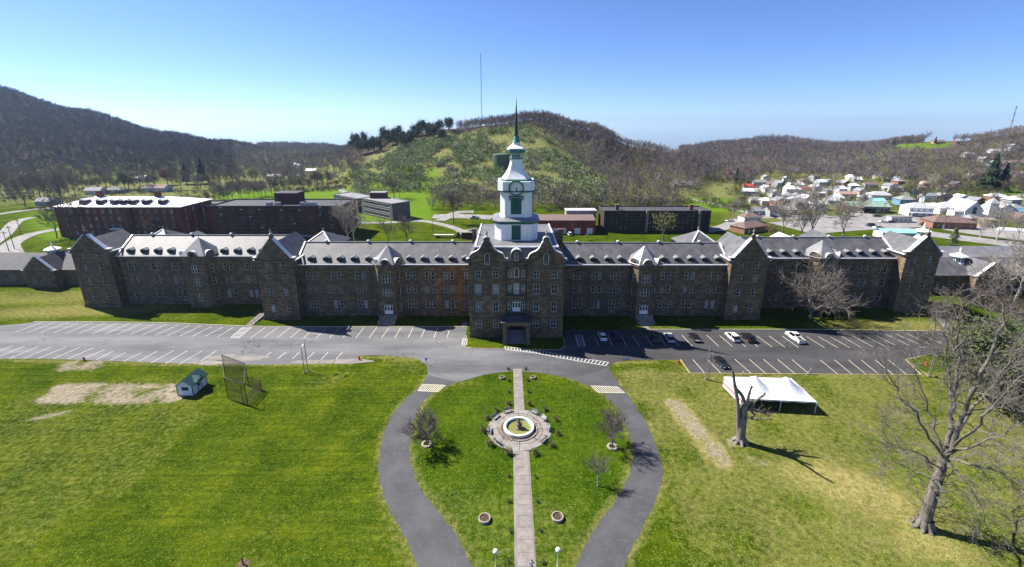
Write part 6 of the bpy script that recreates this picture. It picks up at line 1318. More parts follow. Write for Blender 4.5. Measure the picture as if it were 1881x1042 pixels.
# ------------------------------------------------------------------ the person on the walk
mat('skin', (.45, .28, .20), rough=.6); mat('cloth_dark', (.02, .022, .025), (.03, .03, .034), 3, .9); mat('cloth_white', (.7, .7, .7), (.6, .6, .6), 3, .9)
P = gp(977, 1030, 1.76); P.z = .065
def skin_mesh(name, V, E, Rr, mm, sub=2):
    me = bpy.data.meshes.new(name); me.from_pydata(V, E, []); o = bpy.data.objects.new(name, me); C.objects.link(o)
    o.modifiers.new('s', 'SKIN'); o.modifiers.new('u', 'SUBSURF').levels = sub; o.modifiers[-1].render_levels = sub
    for v, r_ in zip(me.skin_vertices[0].data, Rr): v.radius = (r_, r_)
    me.skin_vertices[0].data[0].use_root = True
    dg = bpy.context.evaluated_depsgraph_get(); m2 = bpy.data.meshes.new_from_object(o.evaluated_get(dg)); bpy.data.objects.remove(o); m2.materials.clear(); [m2.materials.append(MATS[x]) for x in mm]; m2.polygons.foreach_set('use_smooth', [True] * len(m2.polygons)); return m2
V = [(0, 0, .95), (0, 0, 1.15), (0, .01, 1.38), (0, 0, 1.5), (0, .02, 1.6), (0, .03, 1.72)]; Rr = [.15, .14, .17, .065, .095, .085]; E_ = [(0, 1), (1, 2), (2, 3), (3, 4), (4, 5)]
for s in (-1, 1):
    k = len(V); V += [(s * .1, 0, .88), (s * .12, .02, .5), (s * .13, -.02, .09), (s * .14, .12, .05)]; Rr += [.1, .065, .05, .045]; E_ += [(0, k), (k, k + 1), (k + 1, k + 2), (k + 2, k + 3)]
    k = len(V); V += [(s * .2, 0, 1.42), (s * .27, .05, 1.16), (s * .15, .27, 1.1), (s * .11, .34, 1.11)]; Rr += [.065, .05, .04, .042]; E_ += [(2, k), (k, k + 1), (k + 1, k + 2), (k + 2, k + 3)]
pm = skin_mesh('person', V, E_, Rr, ['cloth_dark', 'skin', 'cloth_white'])
mi = []
for pl in pm.polygons:
    c0 = pl.center; mi.append(1 if c0.z > 1.5 or (c0.y > .3) else (2 if c0.z > .93 and abs(c0.x) < .17 else 0))
pm.polygons.foreach_set('material_index', mi)
pe = thing('person', 'person in white top and dark sleeves standing on the walk with a small handset', 'person', P, R(8)); put('body', pm, pe)
mb = MB(); mb.lathe([(.1, 1.66), (.105, 1.72), (.09, 1.79), (.05, 1.83), (.0, 1.84)], 14, c=(0, .02, 0)); obj('hair', mb, 'cloth_dark', pe, smooth=True)
for s in (-1, 1):
    for k in range(4): mb = MB(); a = Vector((s * (.115 - .01 * k), .355, 1.125 - .02 * k)); mb.tube(a, a + Vector((-s * .02, .045, 0)), .0095, n=6); mb.tube(a + Vector((-s * .02, .045, 0)), a + Vector((-s * .055, .05, 0)), .008, n=6); obj('finger', mb, 'skin', pe)
    mb = MB(); mb.tube((s * .1, .33, 1.145), (s * .06, .37, 1.155), .0105, .009, 6); obj('thumb', mb, 'skin', pe)
mb = MB(); mb.box(-.085, .085, .365, .43, 1.06, 1.13); h_ = tag(obj('handset', mb, 'steel', None, P, R(8)), 'small grey handset held by the person on the walk', 'handset')
# ------------------------------------------------------------------ trees
def tint_mat(name, base, rough=.9):
    m, t, b = new_mat(name); b.inputs['Roughness'].default_value = rough; b.inputs['Specular IOR Level'].default_value = .1
    a = _n(t, 'ShaderNodeAttribute', attribute_name='tint'); t.links.new(a.outputs['Color'], b.inputs['Base Color']); return m
tint_mat('tinted_twigs', None)
mat('bark_grey', (.25, .22, .19), (.11, .095, .08), 1.6, .95, .9, .12, stretch=(2.2, 2.2, .5), c3=(.075, .062, .05), s3=3.0); mat('bark_brown', (.12, .092, .07), (.075, .058, .045), 1.2, .95, .6, .05); mat('bark_pale', (.48, .44, .38), (.26, .23, .19), .9, .9, .4, .04); mat('bark_dead', (.30, .27, .24), (.13, .115, .10), 1.6, .95, .9, .12, stretch=(2.2, 2.2, .5), c3=(.08, .068, .058), s3=3.0)
mat('twig_grey', (.20, .175, .15), (.13, .11, .095), .7, .95); mat('twig_brown', (.13, .10, .08), (.085, .066, .052), .7, .95); mat('twig_pale', (.36, .32, .27), (.25, .215, .18), .6, .95); mat('twig_mauve', (.15, .115, .115), (.105, .08, .08), .7, .95)
mat('leaf_olive', (.105, .115, .035), (.165, .155, .06), 1.2, .9); mat('leaf_dark', (.016, .032, .016), (.028, .050, .022), 1.0, .9); mat('leaf_lime', (.20, .24, .012), (.26, .28, .02), 1.2, .9); mat('leaf_green', (.055, .095, .022), (.09, .135, .03), 1.0, .9)
mat('bud_orange', (.20, .115, .055), (.15, .085, .045), 1.0, .9); mat('bud_red', (.26, .08, .05), (.20, .07, .05), 1.0, .9); mat('leaf_evergreen', (.05, .075, .022), (.085, .105, .035), 1.4, .9); mat('blossom', (.38, .26, .26), (.28, .19, .19), 1.5, .9)
class Segs:
    def __init__(s): s.a = []
    def add(s, p, q, r0, r1): s.a.append((p.x, p.y, p.z, q.x, q.y, q.z, r0, r1))
def seg_mesh(name, arr, n, mm):
    A = np.array(arr, float)
    if len(A) == 0: return None
    p, q, r0, r1 = A[:, :3], A[:, 3:6], A[:, 6], A[:, 7]; d = q - p; L = np.linalg.norm(d, axis=1, keepdims=True); d = d / np.maximum(L, 1e-6)
    up = np.where(np.abs(d[:, 2:3]) > .95, np.array([[1., 0, 0]]), np.array([[0, 0, 1.]])); x = np.cross(d, up); x /= np.linalg.norm(x, axis=1, keepdims=True); y = np.cross(d, x)
    V = np.empty((len(A), 2 * n, 3))
    for k in range(n):
        c_, s_ = math.cos(2 * math.pi * k / n), math.sin(2 * math.pi * k / n); o = x * c_ + y * s_; V[:, k] = p + o * r0[:, None]; V[:, n + k] = q + o * r1[:, None]
    f = np.array([[k, (k + 1) % n, n + (k + 1) % n, n + k] for k in range(n)]); Fq = (f[None] + (np.arange(len(A)) * 2 * n)[:, None, None]).reshape(-1, 4)
    return np_mesh(name, V.reshape(-1, 3), Fq, mm, smooth=n > 3)
def np_mesh(name, V, Fq, mm, smooth=False, tint=None):
    me = bpy.data.meshes.new(name); k = Fq.shape[1]; me.vertices.add(len(V)); me.vertices.foreach_set('co', V.ravel()); me.loops.add(Fq.size); me.loops.foreach_set('vertex_index', Fq.ravel().astype(np.int32)); me.polygons.add(len(Fq))
    me.polygons.foreach_set('loop_start', np.arange(0, Fq.size, k, dtype=np.int32)); me.polygons.foreach_set('loop_total', np.full(len(Fq), k, np.int32))
    if smooth: me.polygons.foreach_set('use_smooth', np.ones(len(Fq), bool))
    if tint is not None: at = me.color_attributes.new('tint', 'FLOAT_COLOR', 'POINT'); at.data.foreach_set('color', np.c_[tint, np.ones(len(tint))].astype(np.float32).ravel())
    me.materials.append(MATS[mm]); me.update(); return me
def rdir(rg, d, spread):
    v = Vector((rg.gauss(0, 1), rg.gauss(0, 1), rg.gauss(0, 1))); v = v - d * v.dot(d)
    if v.length < 1e-4: v = Vector((1, 0, 0))
    return (d * math.cos(spread) + v.normalized() * math.sin(spread)).normalized()
def limb(S_, rg, pts, r0, r1, kids, kl, lvl, up=.15, twist=.5, thin=.02):
    """a limb through points, then side branches grown from it"""
    P = spline(pts, 4); n = len(P) - 1; jt = 0 if r1 > .1 else .16; P = [P[0]] + [q_ + Vector((rg.gauss(0, jt), rg.gauss(0, jt), rg.gauss(0, jt * .5))) * (.6 if r0 > .6 else 1) for q_ in P[1:]]
    for i in range(n): S_.add(P[i], P[i + 1], r0 + (r1 - r0) * i / n, r0 + (r1 - r0) * (i + 1) / n)
    for k in range(kids):
        u = .25 + .75 * (k + rg.random()) / kids; i = min(n - 1, int(u * n)); d = (P[i + 1] - P[i]).normalized(); grow(S_, rg, P[i].lerp(P[i + 1], rg.random()), rdir(rg, d, rg.uniform(.5, 1.0)), kl * rg.uniform(.6, 1.1), max(thin, min(.11, (r0 + (r1 - r0) * u) * .5)), lvl, up, thin)
def grow(S_, rg, p, d, L, r_, lvl, up=.15, thin=.02, kids=4):
    n = 4 if lvl > 1 else 3 if lvl == 1 else 2; P = [p]
    for i in range(n):
        d = (rdir(rg, d, rg.uniform(.08, .30)) + Vector((0, 0, up))).normalized(); P.append(P[-1] + d * L / n)
    for i in range(n): S_.add(P[i], P[i + 1], r_ * (1 - .75 * i / n), max(thin * .5, r_ * (1 - .75 * (i + 1) / n)))
    if lvl <= 0: return
    for k in range(kids + (1 if lvl > 1 else 0)):
        u = .2 + .8 * (k + rg.random()) / (kids + 1); i = min(n - 1, int(u * n)); dd = (P[i + 1] - P[i]).normalized()
        grow(S_, rg, P[i].lerp(P[i + 1], u * n - i), rdir(rg, dd, rg.uniform(.45, .95)), L * rg.uniform(.42, .68), max(thin, r_ * .5), lvl - 1, up, thin, kids)
def split_meshes(S_, name, thr, bark, twig, sides=6):
    big = [a for a in S_.a if a[6] >= thr]; small = [a for a in S_.a if a[6] < thr]; return seg_mesh('trunk', big, sides, bark), seg_mesh('crown', small, 3, twig)
def bare_tree_proto(seed, H=10.0, spread=.55, lvl=3, trunk=.3, limbs=6, bark='bark_grey', twig='twig_grey', r=.28, up=.12, kids=4, thin=.03):
    rg = random.Random(seed); S_ = Segs(); P = [Vector((0, 0, -.3))]; d = Vector((0, 0, 1)); n = 5; th = H * trunk
    for i in range(n): d = rdir(rg, d, .07); P.append(P[-1] + d * (th + .3) / n)
    for i in range(n): S_.add(P[i], P[i + 1], r * (1.5 if i == 0 else 1.1 - .06 * i), r * (1.05 - .06 * i))
    for k in range(limbs):
        a = 2 * math.pi * (k + rg.random() * .7) / limbs; e = spread * rg.uniform(.35, 1.2); dd = Vector((math.sin(e) * math.cos(a), math.sin(e) * math.sin(a), math.cos(e))); grow(S_, rg, P[-1 - (k % 3 == 2)], dd, (H - th) * rg.uniform(.6, .85), r * .5, lvl, up, thin, kids)
    return split_meshes(S_, 'tree', max(.06, r * .28), bark, twig)
def leaf_cloud(seed, n, rx, rz, z0, size, mm, clumps=14, name='crown', tris=1):
    """leaf-sized faces gathered in uneven clumps"""
    g = np.random.default_rng(seed); c = g.normal(size=(clumps, 3)); c /= np.linalg.norm(c, axis=1, keepdims=True); c *= g.uniform(.35, .95, (clumps, 1)); c[:, 2] = np.abs(c[:, 2]) * 1.0 - .12
    k = g.integers(0, clumps, n); off = g.normal(size=(n, 3)) * g.uniform(.12, .26, (clumps, 1))[k]; p = (c[k] + off) * np.array([rx, rx, rz]) + np.array([0, 0, z0])
    a = g.normal(size=(n, 3)); a /= np.linalg.norm(a, axis=1, keepdims=True); b_ = g.normal(size=(n, 3)); b_ -= a * (a * b_).sum(1, keepdims=True); b_ /= np.linalg.norm(b_, axis=1, keepdims=True); s_ = size * g.uniform(.6, 1.3, (n, 1))
    V = np.stack([p - a * s_, p + b_ * s_ * .7, p + a * s_, p - b_ * s_ * .7], 1); F_ = np.arange(n * 4).reshape(n, 4); V[:, :, 2] = np.maximum(V[:, :, 2], .03); return np_mesh(name, V.reshape(-1, 3), F_, mm)
def leafy_proto(seed, H, mm, bark='bark_grey', n=900, size=.28, spread=.55, rx=None):
    tr, tw = bare_tree_proto(seed, H * .95, spread, 2, .28, 6, bark, 'twig_brown', r=.022 * H, kids=3); return tr, tw, leaf_cloud(seed, n, rx or H * .36, H * .40, H * .52, size, mm, 22, 'foliage')
def conifer_proto(seed, H, mm, r=.2, n=700):
    g = np.random.default_rng(seed); u = g.random(n) ** .75; z = H * (.12 + .88 * (1 - u)); lay = .75 + .25 * np.sin(z * 2.2); rad = H * r * u * lay * g.uniform(.35, 1.0, n); a = g.uniform(0, 6.283, n); p = np.c_[rad * np.cos(a), rad * np.sin(a), z]; o = np.c_[np.cos(a), np.sin(a), -.45 * np.ones(n)]; o /= np.linalg.norm(o, axis=1, keepdims=True); sd_ = np.c_[-np.sin(a), np.cos(a), g.uniform(-.3, .3, n)]; s_ = (H * .045 * g.uniform(.6, 1.4, n))[:, None]
    V = np.stack([p - o * s_, p + sd_ * s_ * .5, p + o * s_ * 1.2, p - sd_ * s_ * .5], 1).reshape(-1, 3); mb = MB(); mb.tube((0, 0, -.5), (0, 0, H * .9), .018 * H, .004 * H, 6); return mb.mesh('trunk', ['bark_brown']), np_mesh('crown', V, np.arange(n * 4).reshape(n, 4), mm)
def plant(name, label, protos, P, sc=1.0, rz=None, group=None, cat='tree', names=('trunk', 'crown', 'foliage')):
    o = thing(name, label, cat, P, rnd.uniform(0, 6.28) if rz is None else rz, group)
    for me_, nm in zip(protos, names):
        if me_ is not None: put(nm, me_, o, sc=sc)
    return o
# --- garden trees in the loop
pr = bare_tree_proto(3, 6.2, .95, 3, .2, 10, 'bark_brown', 'twig_mauve', r=.13, kids=5, thin=.026)
plant('ornamental_tree', 'round-headed leafless tree in a stone ring on the loop lawn, casting a broad shadow', pr, gp(784, 816), 1.05); rings = [gp(784, 817), gp(1125, 822)]
plant('ornamental_tree', 'leafless tree in a stone ring whose shadow falls across the drive', bare_tree_proto(5, 6.6, .75, 3, .25, 8, 'bark_brown', 'twig_mauve', r=.13, kids=5, thin=.024), gp(1125, 821), 1.0)
plant('young_tree', 'slim young bare tree with pale trunk on the loop lawn', bare_tree_proto(8, 5.2, .65, 2, .45, 9, 'bark_pale', 'twig_grey', r=.09, kids=6, thin=.024), gp(1098, 893), 1.0)
for g, lb in zip(rings, ('low ring of pale stones around the broad-shadowed tree', 'low ring of pale stones around the tree by the drive')):
    o = thing('stone_ring', lb, 'stone ring', Vector((g.x, g.y, 0)))
    for k in range(14): a = 2 * math.pi * k / 14; put('edging_stone', SM, o, (.75 * math.cos(a), .75 * math.sin(a), 0), k, 1.15)
# --- shrubs
SHR = [(leaf_cloud(40 + k, 230, .55, .75, .3, .085, mm, 10, 'crown'), bare_tree_proto(60 + k, 1.1, .8, 2, .1, 6, 'bark_brown', 'twig_brown', r=.025, kids=3, thin=.008)[1]) for k, mm in enumerate(('leaf_olive', 'leaf_olive', 'leaf_green', 'bud_orange'))]
def shrub(x, y, sc, k, label, grp): plant('shrub', label, SHR[k], gp(x, y), sc, None, grp, 'shrub', ('foliage', 'stems'))
f7 = lambda x, y: (860 + x / 5.21, 660 + y / 5.21); f2 = lambda x, y: (660 + x / 2.591, 640 + y / 2.591)
for x, y, s_, k in ((385, 437, 1.1, 0), (265, 490, 1.0, 0), (185, 575, 1.2, 0), (140, 695, 1.35, 1), (210, 830, 1.35, 0), (380, 905, 1.4, 1), (635, 915, 1.35, 0), (795, 835, 1.15, 1), (840, 590, 1.0, 1), (735, 490, 1.1, 0)): shrub(*f7(x, y), s_, k, 'rounded olive shrub ringing the paved circle of the fountain', 'shrubs around the fountain')
shrub(*f7(865, 725), 1.1, 3, 'reddish brown shrub among the green ones ringing the fountain', None); shrub(*f7(585, 440), 1.15, 3, 'russet shrub where the upper walk meets the fountain circle', None)
for x, y in ((382, 100), (550, 100), (393, 208), (570, 208), (392, 322), (580, 320)): shrub(*f7(x, y), .75, 2, 'small clipped shrub lining the upper walk between road and fountain', 'shrubs along the upper walk')
for x, y in ((712, 612), (838, 614), (714, 732), (848, 732), (716, 872), (862, 872), (712, 1022), (872, 1022)): shrub(*f2(x, y), .62, 2 if y < 1000 else 1, 'small shrub lining the long lower walk', 'shrubs along the lower walk')

# --- lopped dead trunk by the tent
base = gp(1360, 812); Yb = base.y; f6 = lambda x, y, dy=0: yp(1300 + x / 5.21, 660 + y / 5.21, Yb + dy); rg = random.Random(4); S_ = Segs()
limb(S_, rg, [base - UZ * .3, f6(325, 640), f6(340, 560), f6(345, 470), f6(365, 410)], .80, .50, 2, .8, 0, thin=.03); limb(S_, rg, [f6(300, 720), f6(292, 560), f6(285, 400), f6(262, 270), f6(245, 150), f6(238, 120)], .42, .16, 3, .7, 0, thin=.03)
limb(S_, rg, [f6(355, 440), f6(330, 350), f6(275, 285), f6(258, 240)], .32, .26, 2, .5, 0, thin=.03); limb(S_, rg, [f6(370, 430), f6(395, 400), f6(410, 385)], .5, .42, 0, 0, 0); limb(S_, rg, [f6(360, 450), f6(385, 380, -1.5), f6(400, 320, -3), f6(420, 260, -4)], .28, .13, 4, 1.2, 0, thin=.03)
limb(S_, rg, [f6(365, 490), f6(420, 470), f6(450, 410), f6(490, 375), f6(535, 345), f6(545, 325)], .26, .16, 3, .6, 0, thin=.02); limb(S_, rg, [f6(420, 480), f6(470, 490), f6(530, 515), f6(590, 535)], .22, .14, 8, 1.6, 1, thin=.02); limb(S_, rg, [f6(430, 490), f6(430, 540), f6(432, 575), f6(500, 572), f6(600, 575)], .2, .1, 8, 1.4, 1, thin=.02)
for a in np.linspace(0, 6.28, 7, endpoint=False): limb(S_, rg, [base + Vector((.5 * math.cos(a), .5 * math.sin(a), .7)), base + Vector((1.1 * math.cos(a), 1.1 * math.sin(a), .15)), base + Vector((1.5 * math.cos(a), 1.5 * math.sin(a), -.1))], .42, .15, 0, 0, 0)
tr, tw = split_meshes(S_, 'dead', .12, 'bark_dead', 'twig_brown', 9); o = thing('dead_tree', 'thick lopped dead tree trunk with stubby limbs in front of the marquee', 'tree', base)
put('trunk', tr, o, -base); tag(put('twigs', tw, o, -base), kind='stuff')
# --- the great bare tree
base = gp(1696, 968); Yb = base.y; f = lambda x, y, dy=0: yp(x, y, Yb + dy); rg = random.Random(12); S_ = Segs(); K = dict(thin=.022)
limb(S_, rg, [base - UZ * .4, f(1708, 925), f(1722, 880, .3), f(1737, 838, .5)], .76, .54, 24, 3.2, 2, up=-.08, **K)
for pts, r0, kids, kl in (([(1737, 838, .5), (1745, 790, 1), (1752, 730, 1.5), (1760, 660, 2), (1763, 590, 2), (1768, 545, 2)], .5, 16, 4.2), ([(1738, 836, .5), (1768, 770, 0), (1795, 700, -1), (1822, 640, -1), (1845, 580, -1), (1862, 530, -1)], .52, 16, 4.4), ([(1736, 840, .5), (1748, 760, 3), (1742, 680, 4), (1735, 610, 4), (1728, 560, 4)], .34, 13, 4.0),
                          ([(1740, 830, .5), (1790, 745, 3), (1840, 690, 5), (1890, 600, 6)], .36, 13, 4.2), ([(1733, 842, .5), (1700, 790, -2), (1668, 745, -3), (1638, 700, -4), (1612, 655, -4)], .26, 14, 3.6), ([(1735, 845, .5), (1712, 770, 2), (1690, 700, 3), (1672, 640, 3)], .26, 13, 3.6),
                          ([(1728, 865, .3), (1690, 835, -3), (1650, 820, -5), (1615, 800, -6)], .18, 13, 3.0), ([(1738, 836, .5), (1790, 820, -3), (1840, 795, -4), (1890, 770, -5)], .26, 14, 3.6), ([(1740, 842, .5), (1790, 855, -3), (1840, 870, -4), (1870, 905, -5), (1900, 960, -6)], .24, 16, 3.6),
                          ([(1737, 850, .5), (1770, 880, -4), (1800, 930, -6), (1820, 990, -7)], .18, 15, 3.0), ([(1730, 862, .3), (1760, 840, 4), (1800, 850, 6), (1850, 840, 7)], .2, 13, 3.4), ([(1725, 880, .3), (1690, 870, 3), (1650, 850, 4), (1620, 850, 4)], .15, 12, 2.8), ([(1739, 832, .5), (1785, 790, -5), (1830, 740, -7), (1875, 690, -8), (1910, 650, -8)], .3, 15, 4.0)):
    limb(S_, rg, [f(*q_) for q_ in pts], r0 * .66, .035, int(kids * 1.45), kl, 2, up=.02, **K)
for a in np.linspace(0, 6.28, 8, endpoint=False): limb(S_, rg, [base + Vector((.45 * math.cos(a), .45 * math.sin(a), 1.3)), base + Vector((1.0 * math.cos(a), 1.0 * math.sin(a), .25)), base + Vector((1.7 * math.cos(a), 1.7 * math.sin(a), -.15))], .5, .14, 0, 0, 0)
tr, tw = split_meshes(S_, 'great', .10, 'bark_grey', 'twig_grey', 8); o = thing('great_bare_tree', 'huge leafless tree with many ascending limbs and drooping twigs on the dry lawn', 'tree', base); put('trunk', tr, o, -base); put('crown', tw, o, -base)
# --- gnarled tree before the slate wing
base = gp(1470, 586); pr = bare_tree_proto(21, 14.0, 1.25, 3, .16, 12, 'bark_grey', 'twig_grey', r=.42, up=.03, kids=5, thin=.036); plant('gnarled_tree', 'wide gnarled leafless tree standing close to the stone wing', pr, base + Vector((3, 0, 0)), 1.15, .4)
# --- olive bush clump and others behind the great tree
OL = [(None, leaf_cloud(70 + k, 7000, 4.4, 6.2, 2.6, .20, mm, 40, 'foliage'), bare_tree_proto(75 + k, 7.5, .5, 2, .1, 7, 'bark_brown', 'twig_brown', r=.10, kids=3, thin=.03)[1]) for k, mm in enumerate(('leaf_evergreen', 'leaf_olive'))]
for x, y, s_, k, lb in ((1812, 738, 1.9, 0, 'large olive evergreen shrub behind the great bare tree'), (1848, 712, 1.7, 0, 'broad olive evergreen shrub beyond the lot end'), (1775, 655, 1.1, 1, 'loose half-bare bush by the end of the dark lot')):
    plant('large_shrub', lb, OL[k], gp(x, y), s_, None, None, 'shrub', ('trunk', 'foliage', 'stems'))
BT = [bare_tree_proto(100 + k, 11 + k % 3, .5 + .12 * (k % 3), 3, .25 + .05 * (k % 2), 6, b_, t_, r=.2, kids=4, thin=.045) for k, (b_, t_) in enumerate((('bark_grey', 'twig_grey'), ('bark_brown', 'twig_brown'), ('bark_brown', 'twig_mauve'), ('bark_grey', 'twig_brown')))]
SY = [bare_tree_proto(120 + k, 16, .6, 3, .25, 6, 'bark_pale', 'twig_pale', r=.30, kids=4, thin=.055) for k in range(2)]
for x, y, s_, k, lb in ((1715, 615, .85, 0, 'slender bare tree at the corner of the end pavilion'), (1742, 640, .6, 3, 'thin bare tree beside the footpath end'), (1770, 585, .8, 0, 'bare tree on the bank beyond the end pavilion'), (1690, 650, .55, 1, 'low bare sapling at the tip of the dark lot'), (1860, 610, .8, 3, 'bare tree on the grass bank far beyond the lot')):
    plant('bare_tree', lb, BT[k], gp(x, y), s_, None, 'bare trees near the end pavilion')
for x, y, s_, k, lb in ((1862, 560, 1.25, 0, 'great pale sycamore with white limbs in front of the low end wing'), (1822, 545, .9, 1, 'pale sycamore behind the low end wing gable'), (1905, 580, 1.2, 1, 'pale sycamore leaning over the low end wing')): plant('sycamore', lb, SY[k], gp(x, y), s_, None, 'sycamores', 'tree')
BR = leaf_cloud(90, 900, 6, 3.4, 1.2, .22, 'twig_brown', 26, 'crown')
for x, y, lb in ((1800, 560, 'brushy brown thicket under the sycamores'), (1850, 575, 'brushy brown thicket on the bank below the end wing')): plant('thicket', lb, (BR, bare_tree_proto(91, 5, .9, 3, .08, 10, 'bark_brown', 'twig_brown', r=.07, kids=5, thin=.03)[1]), gp(x, y), 1.0, None, None, 'thicket', ('foliage', 'stems'))

# --- middle distance trees
LF = {k: leafy_proto(140 + i, 10, mm, n=n_, size=sz, spread=.6) for i, (k, mm, n_, sz) in enumerate((('olive', 'leaf_olive', 1000, .22), ('lime', 'leaf_lime', 1500, .30), ('orange', 'bud_orange', 800, .20), ('red', 'bud_red', 1200, .24), ('green', 'leaf_green', 1300, .3), ('mauve', 'blossom', 700, .2)))}
CF = [conifer_proto(160 + k, 12, 'leaf_dark', .30 + .04 * k, 1300) for k in range(2)] + [conifer_proto(163, 8, 'leaf_evergreen', .33, 900)]
PN = [leafy_proto(170 + k, 12, 'leaf_dark', 'bark_brown', 1000, .36, .45, 3.0 + .6 * k) for k in range(3)]
def mid(kind, label, px, py, toppy, group=None, y0=150):
    P = tp(px, py, y0); h = max(2.5, yp(px, toppy, P.y)[2] - P.z)
    if kind in LF: plant('leafy_tree', label, LF[kind], P, h / 10.5, None, group)
    elif kind[0] == 'c': plant('conifer', label, CF[int(kind[1])], P, h / (8 if kind[1] == '2' else 12), None, group)
    elif kind[0] == 's': plant('sycamore', label, SY[int(kind[1])], P, h / 14.5, None, group)
    elif kind[0] == 'p': plant('pine_tree', label, PN[int(kind[1])], P, h / 12.5, None, group)
    else: plant('bare_tree', label, BT[int(kind[1])], P, h / 11.5, None, group)
for a in (('s0', 'twisted pale bare tree at the corner of the dark brick block', 640, 447, 378), ('s1', 'second pale bare tree leaning by the dark brick block', 652, 444, 388), ('b0', 'wide-spreading bare bush-like tree behind the slate ridge', 748, 447, 398), ('b2', 'wide bare tree beside the lumber behind the slate ridge', 715, 446, 408),
          ('b3', 'lone bare tree on the grass bank by the gravel yard', 833, 411, 348), ('olive', 'budding olive tree in front of the dark stone block', 1218, 443, 378), ('b1', 'large dark bare tree at the corner of the bright-roofed hall', 131, 441, 362), ('b1', 'dark bare tree overlapping the left-end windows of the bright-roofed hall', 105, 438, 385), ('orange', 'orange-budding tree in front of the bright-roofed hall', 286, 438, 386),
          ('s0', 'forked white sycamore behind the slate ridge', 1436, 442, 372), ('s1', 'tall white sycamore beside the brick bungalow', 1492, 443, 350), ('s0', 'white sycamore with thin crown near the aqua roof', 1545, 443, 372), ('b0', 'bare tree between the sycamores behind the slate ridge', 1470, 440, 380), ('orange', 'russet thorn tree beside the brick bungalow', 1415, 440, 405), ('b2', 'grey bare tree beside the wide pale road', 1580, 392, 355),
          ('c2', 'bushy evergreen standing behind the low end wing', 1749, 452, 413), ('s0', 'white-limbed sycamore near the tan box building', 1830, 445, 385), ('s1', 'white-limbed sycamore beyond the hoop shed', 1868, 440, 395), ('s0', 'small white sycamore by the brick shop', 1800, 438, 400),
          ('c0', 'large dark spruce at the edge of the green field', 343, 339, 298), ('c1', 'larger dark spruce standing with its twin by the green field', 373, 338, 289), ('red', 'red-budding tree beside the spruces', 309, 340, 304), ('olive', 'olive budding tree beside the red one', 283, 342, 314), ('green', 'green conical tree behind the bright-roofed hall', 230, 348, 312), ('olive', 'yellowish bush tree at the end of the green field', 380, 366, 350),
          ('lime', 'bright yellow-green tree in leaf above the town', 1664, 357, 335), ('lime', 'yellow-green tree beside the big white gabled house', 1532, 349, 333), ('olive', 'pale olive tree beside the bright yellow-green one', 1625, 356, 341), ('lime', 'small lime-green tree under the wooded hill', 1612, 340, 322), ('c1', 'tall dark conifer on the wooded slope', 1815, 350, 282), ('c0', 'dark conifer beside the taller one on the slope', 1838, 352, 300), ('c1', 'dark conifer below the houses on the slope', 1800, 347, 318),
          ('c0', 'dark conifer by the foot of the wooded hill', 1352, 335, 308), ('c1', 'dark pine above the blue building', 1376, 340, 318), ('c0', 'short dark evergreen below the blue building', 1393, 366, 348), ('c0', 'dark evergreen in the middle of the town', 1437, 352, 330), ('c1', 'second dark evergreen in the middle of the town', 1452, 354, 333), ('red', 'dark red bush tree on the grassy slope', 1362, 372, 359), ('lime', 'bright green conical tree standing alone on the hill', 753, 324, 301),
          ('b2', 'lone bare tree on the hilltop by the brown house', 1693, 266, 245), ('b0', 'bare tree beside the hilltop house', 1666, 270, 251), ('c0', 'dark hilltop conifer beside the brown house', 1717, 265, 251), ('c1', 'dark hilltop evergreen on the far ridge', 1640, 274, 257), ('c1', 'smaller dark evergreen on the far ridge', 1620, 274, 262), ('c0', 'small dark evergreen at the end of the far ridge', 1604, 274, 263), ('c0', 'dark evergreen near the hillside houses', 1840, 283, 270),
          ('mauve', 'pinkish bush in blossom by the red garage', 1078, 442, 428), ('b0', 'bare orchard tree beside the silos', 530, 330, 296), ('orange', 'rounded russet tree at the corner of the green field', 583, 344, 306), ('olive', 'budding round tree by the farm lane', 465, 333, 305), ('b3', 'bare round tree beside the budding one', 440, 334, 308), ('b3', 'grey round shrub tree at the start of the scrub hill', 670, 375, 352), ('b1', 'dark bare tree on the scrub hill by the lane', 725, 366, 328)): mid(*a)
KW = {'b0': 'grey bare', 'b1': 'dark brown bare', 'b2': 'mauve tinged bare', 'b3': 'brown twigged bare', 's0': 'pale limbed', 'olive': 'olive budding', 'p0': 'narrow dark', 'p1': 'rounded dark', 'p2': 'broad dark'}
rg = random.Random(5)
def mid_k(k, tail, px, py, top, grp): mid(k, KW[k] + ' ' + tail, px, py, top, KW[k] + ' ' + grp)
for i in range(26): px = 395 + i * 8.6 + rg.uniform(-3, 3); py = 370 - i * .85 + rg.uniform(-2, 2) - (6 if i > 16 else 0); mid_k(rg.choice(('b0', 'b2', 'b3', 'b0')), 'hedgerow tree lining the back of the green field', px, py, py - rg.uniform(22, 34), 'hedgerow trees behind the field')
for i in range(16): px = 2 + i * 9 + rg.uniform(-4, 4); py = rg.uniform(352, 380); mid_k(rg.choice(('b0', 'b1', 'b3', 'olive', 'b2')), 'tree in the mixed grove between the gravel road and the wooded hill', px, py, py - rg.uniform(32, 55), 'grove beside the gravel road')
for i in range(22): px = 150 + i * 14 + rg.uniform(-5, 5); py = rg.uniform(338, 356); mid_k(rg.choice(('b0', 'b1', 'b3', 'olive', 'b2')), 'tree in the belt between the houses and the wooded hill', px, py, py - rg.uniform(22, 38), 'tree belt behind the houses')
for i in range(62): px = rg.uniform(1330, 1890); py = rg.uniform(338, 405) if px < 1560 else rg.uniform(338, 385); mid_k(rg.choice(('b0', 'b1', 'b2', 'b3', 's0', 'olive')), 'garden tree scattered among the town houses', px, py, py - rg.uniform(16, 30), 'trees among the town houses')
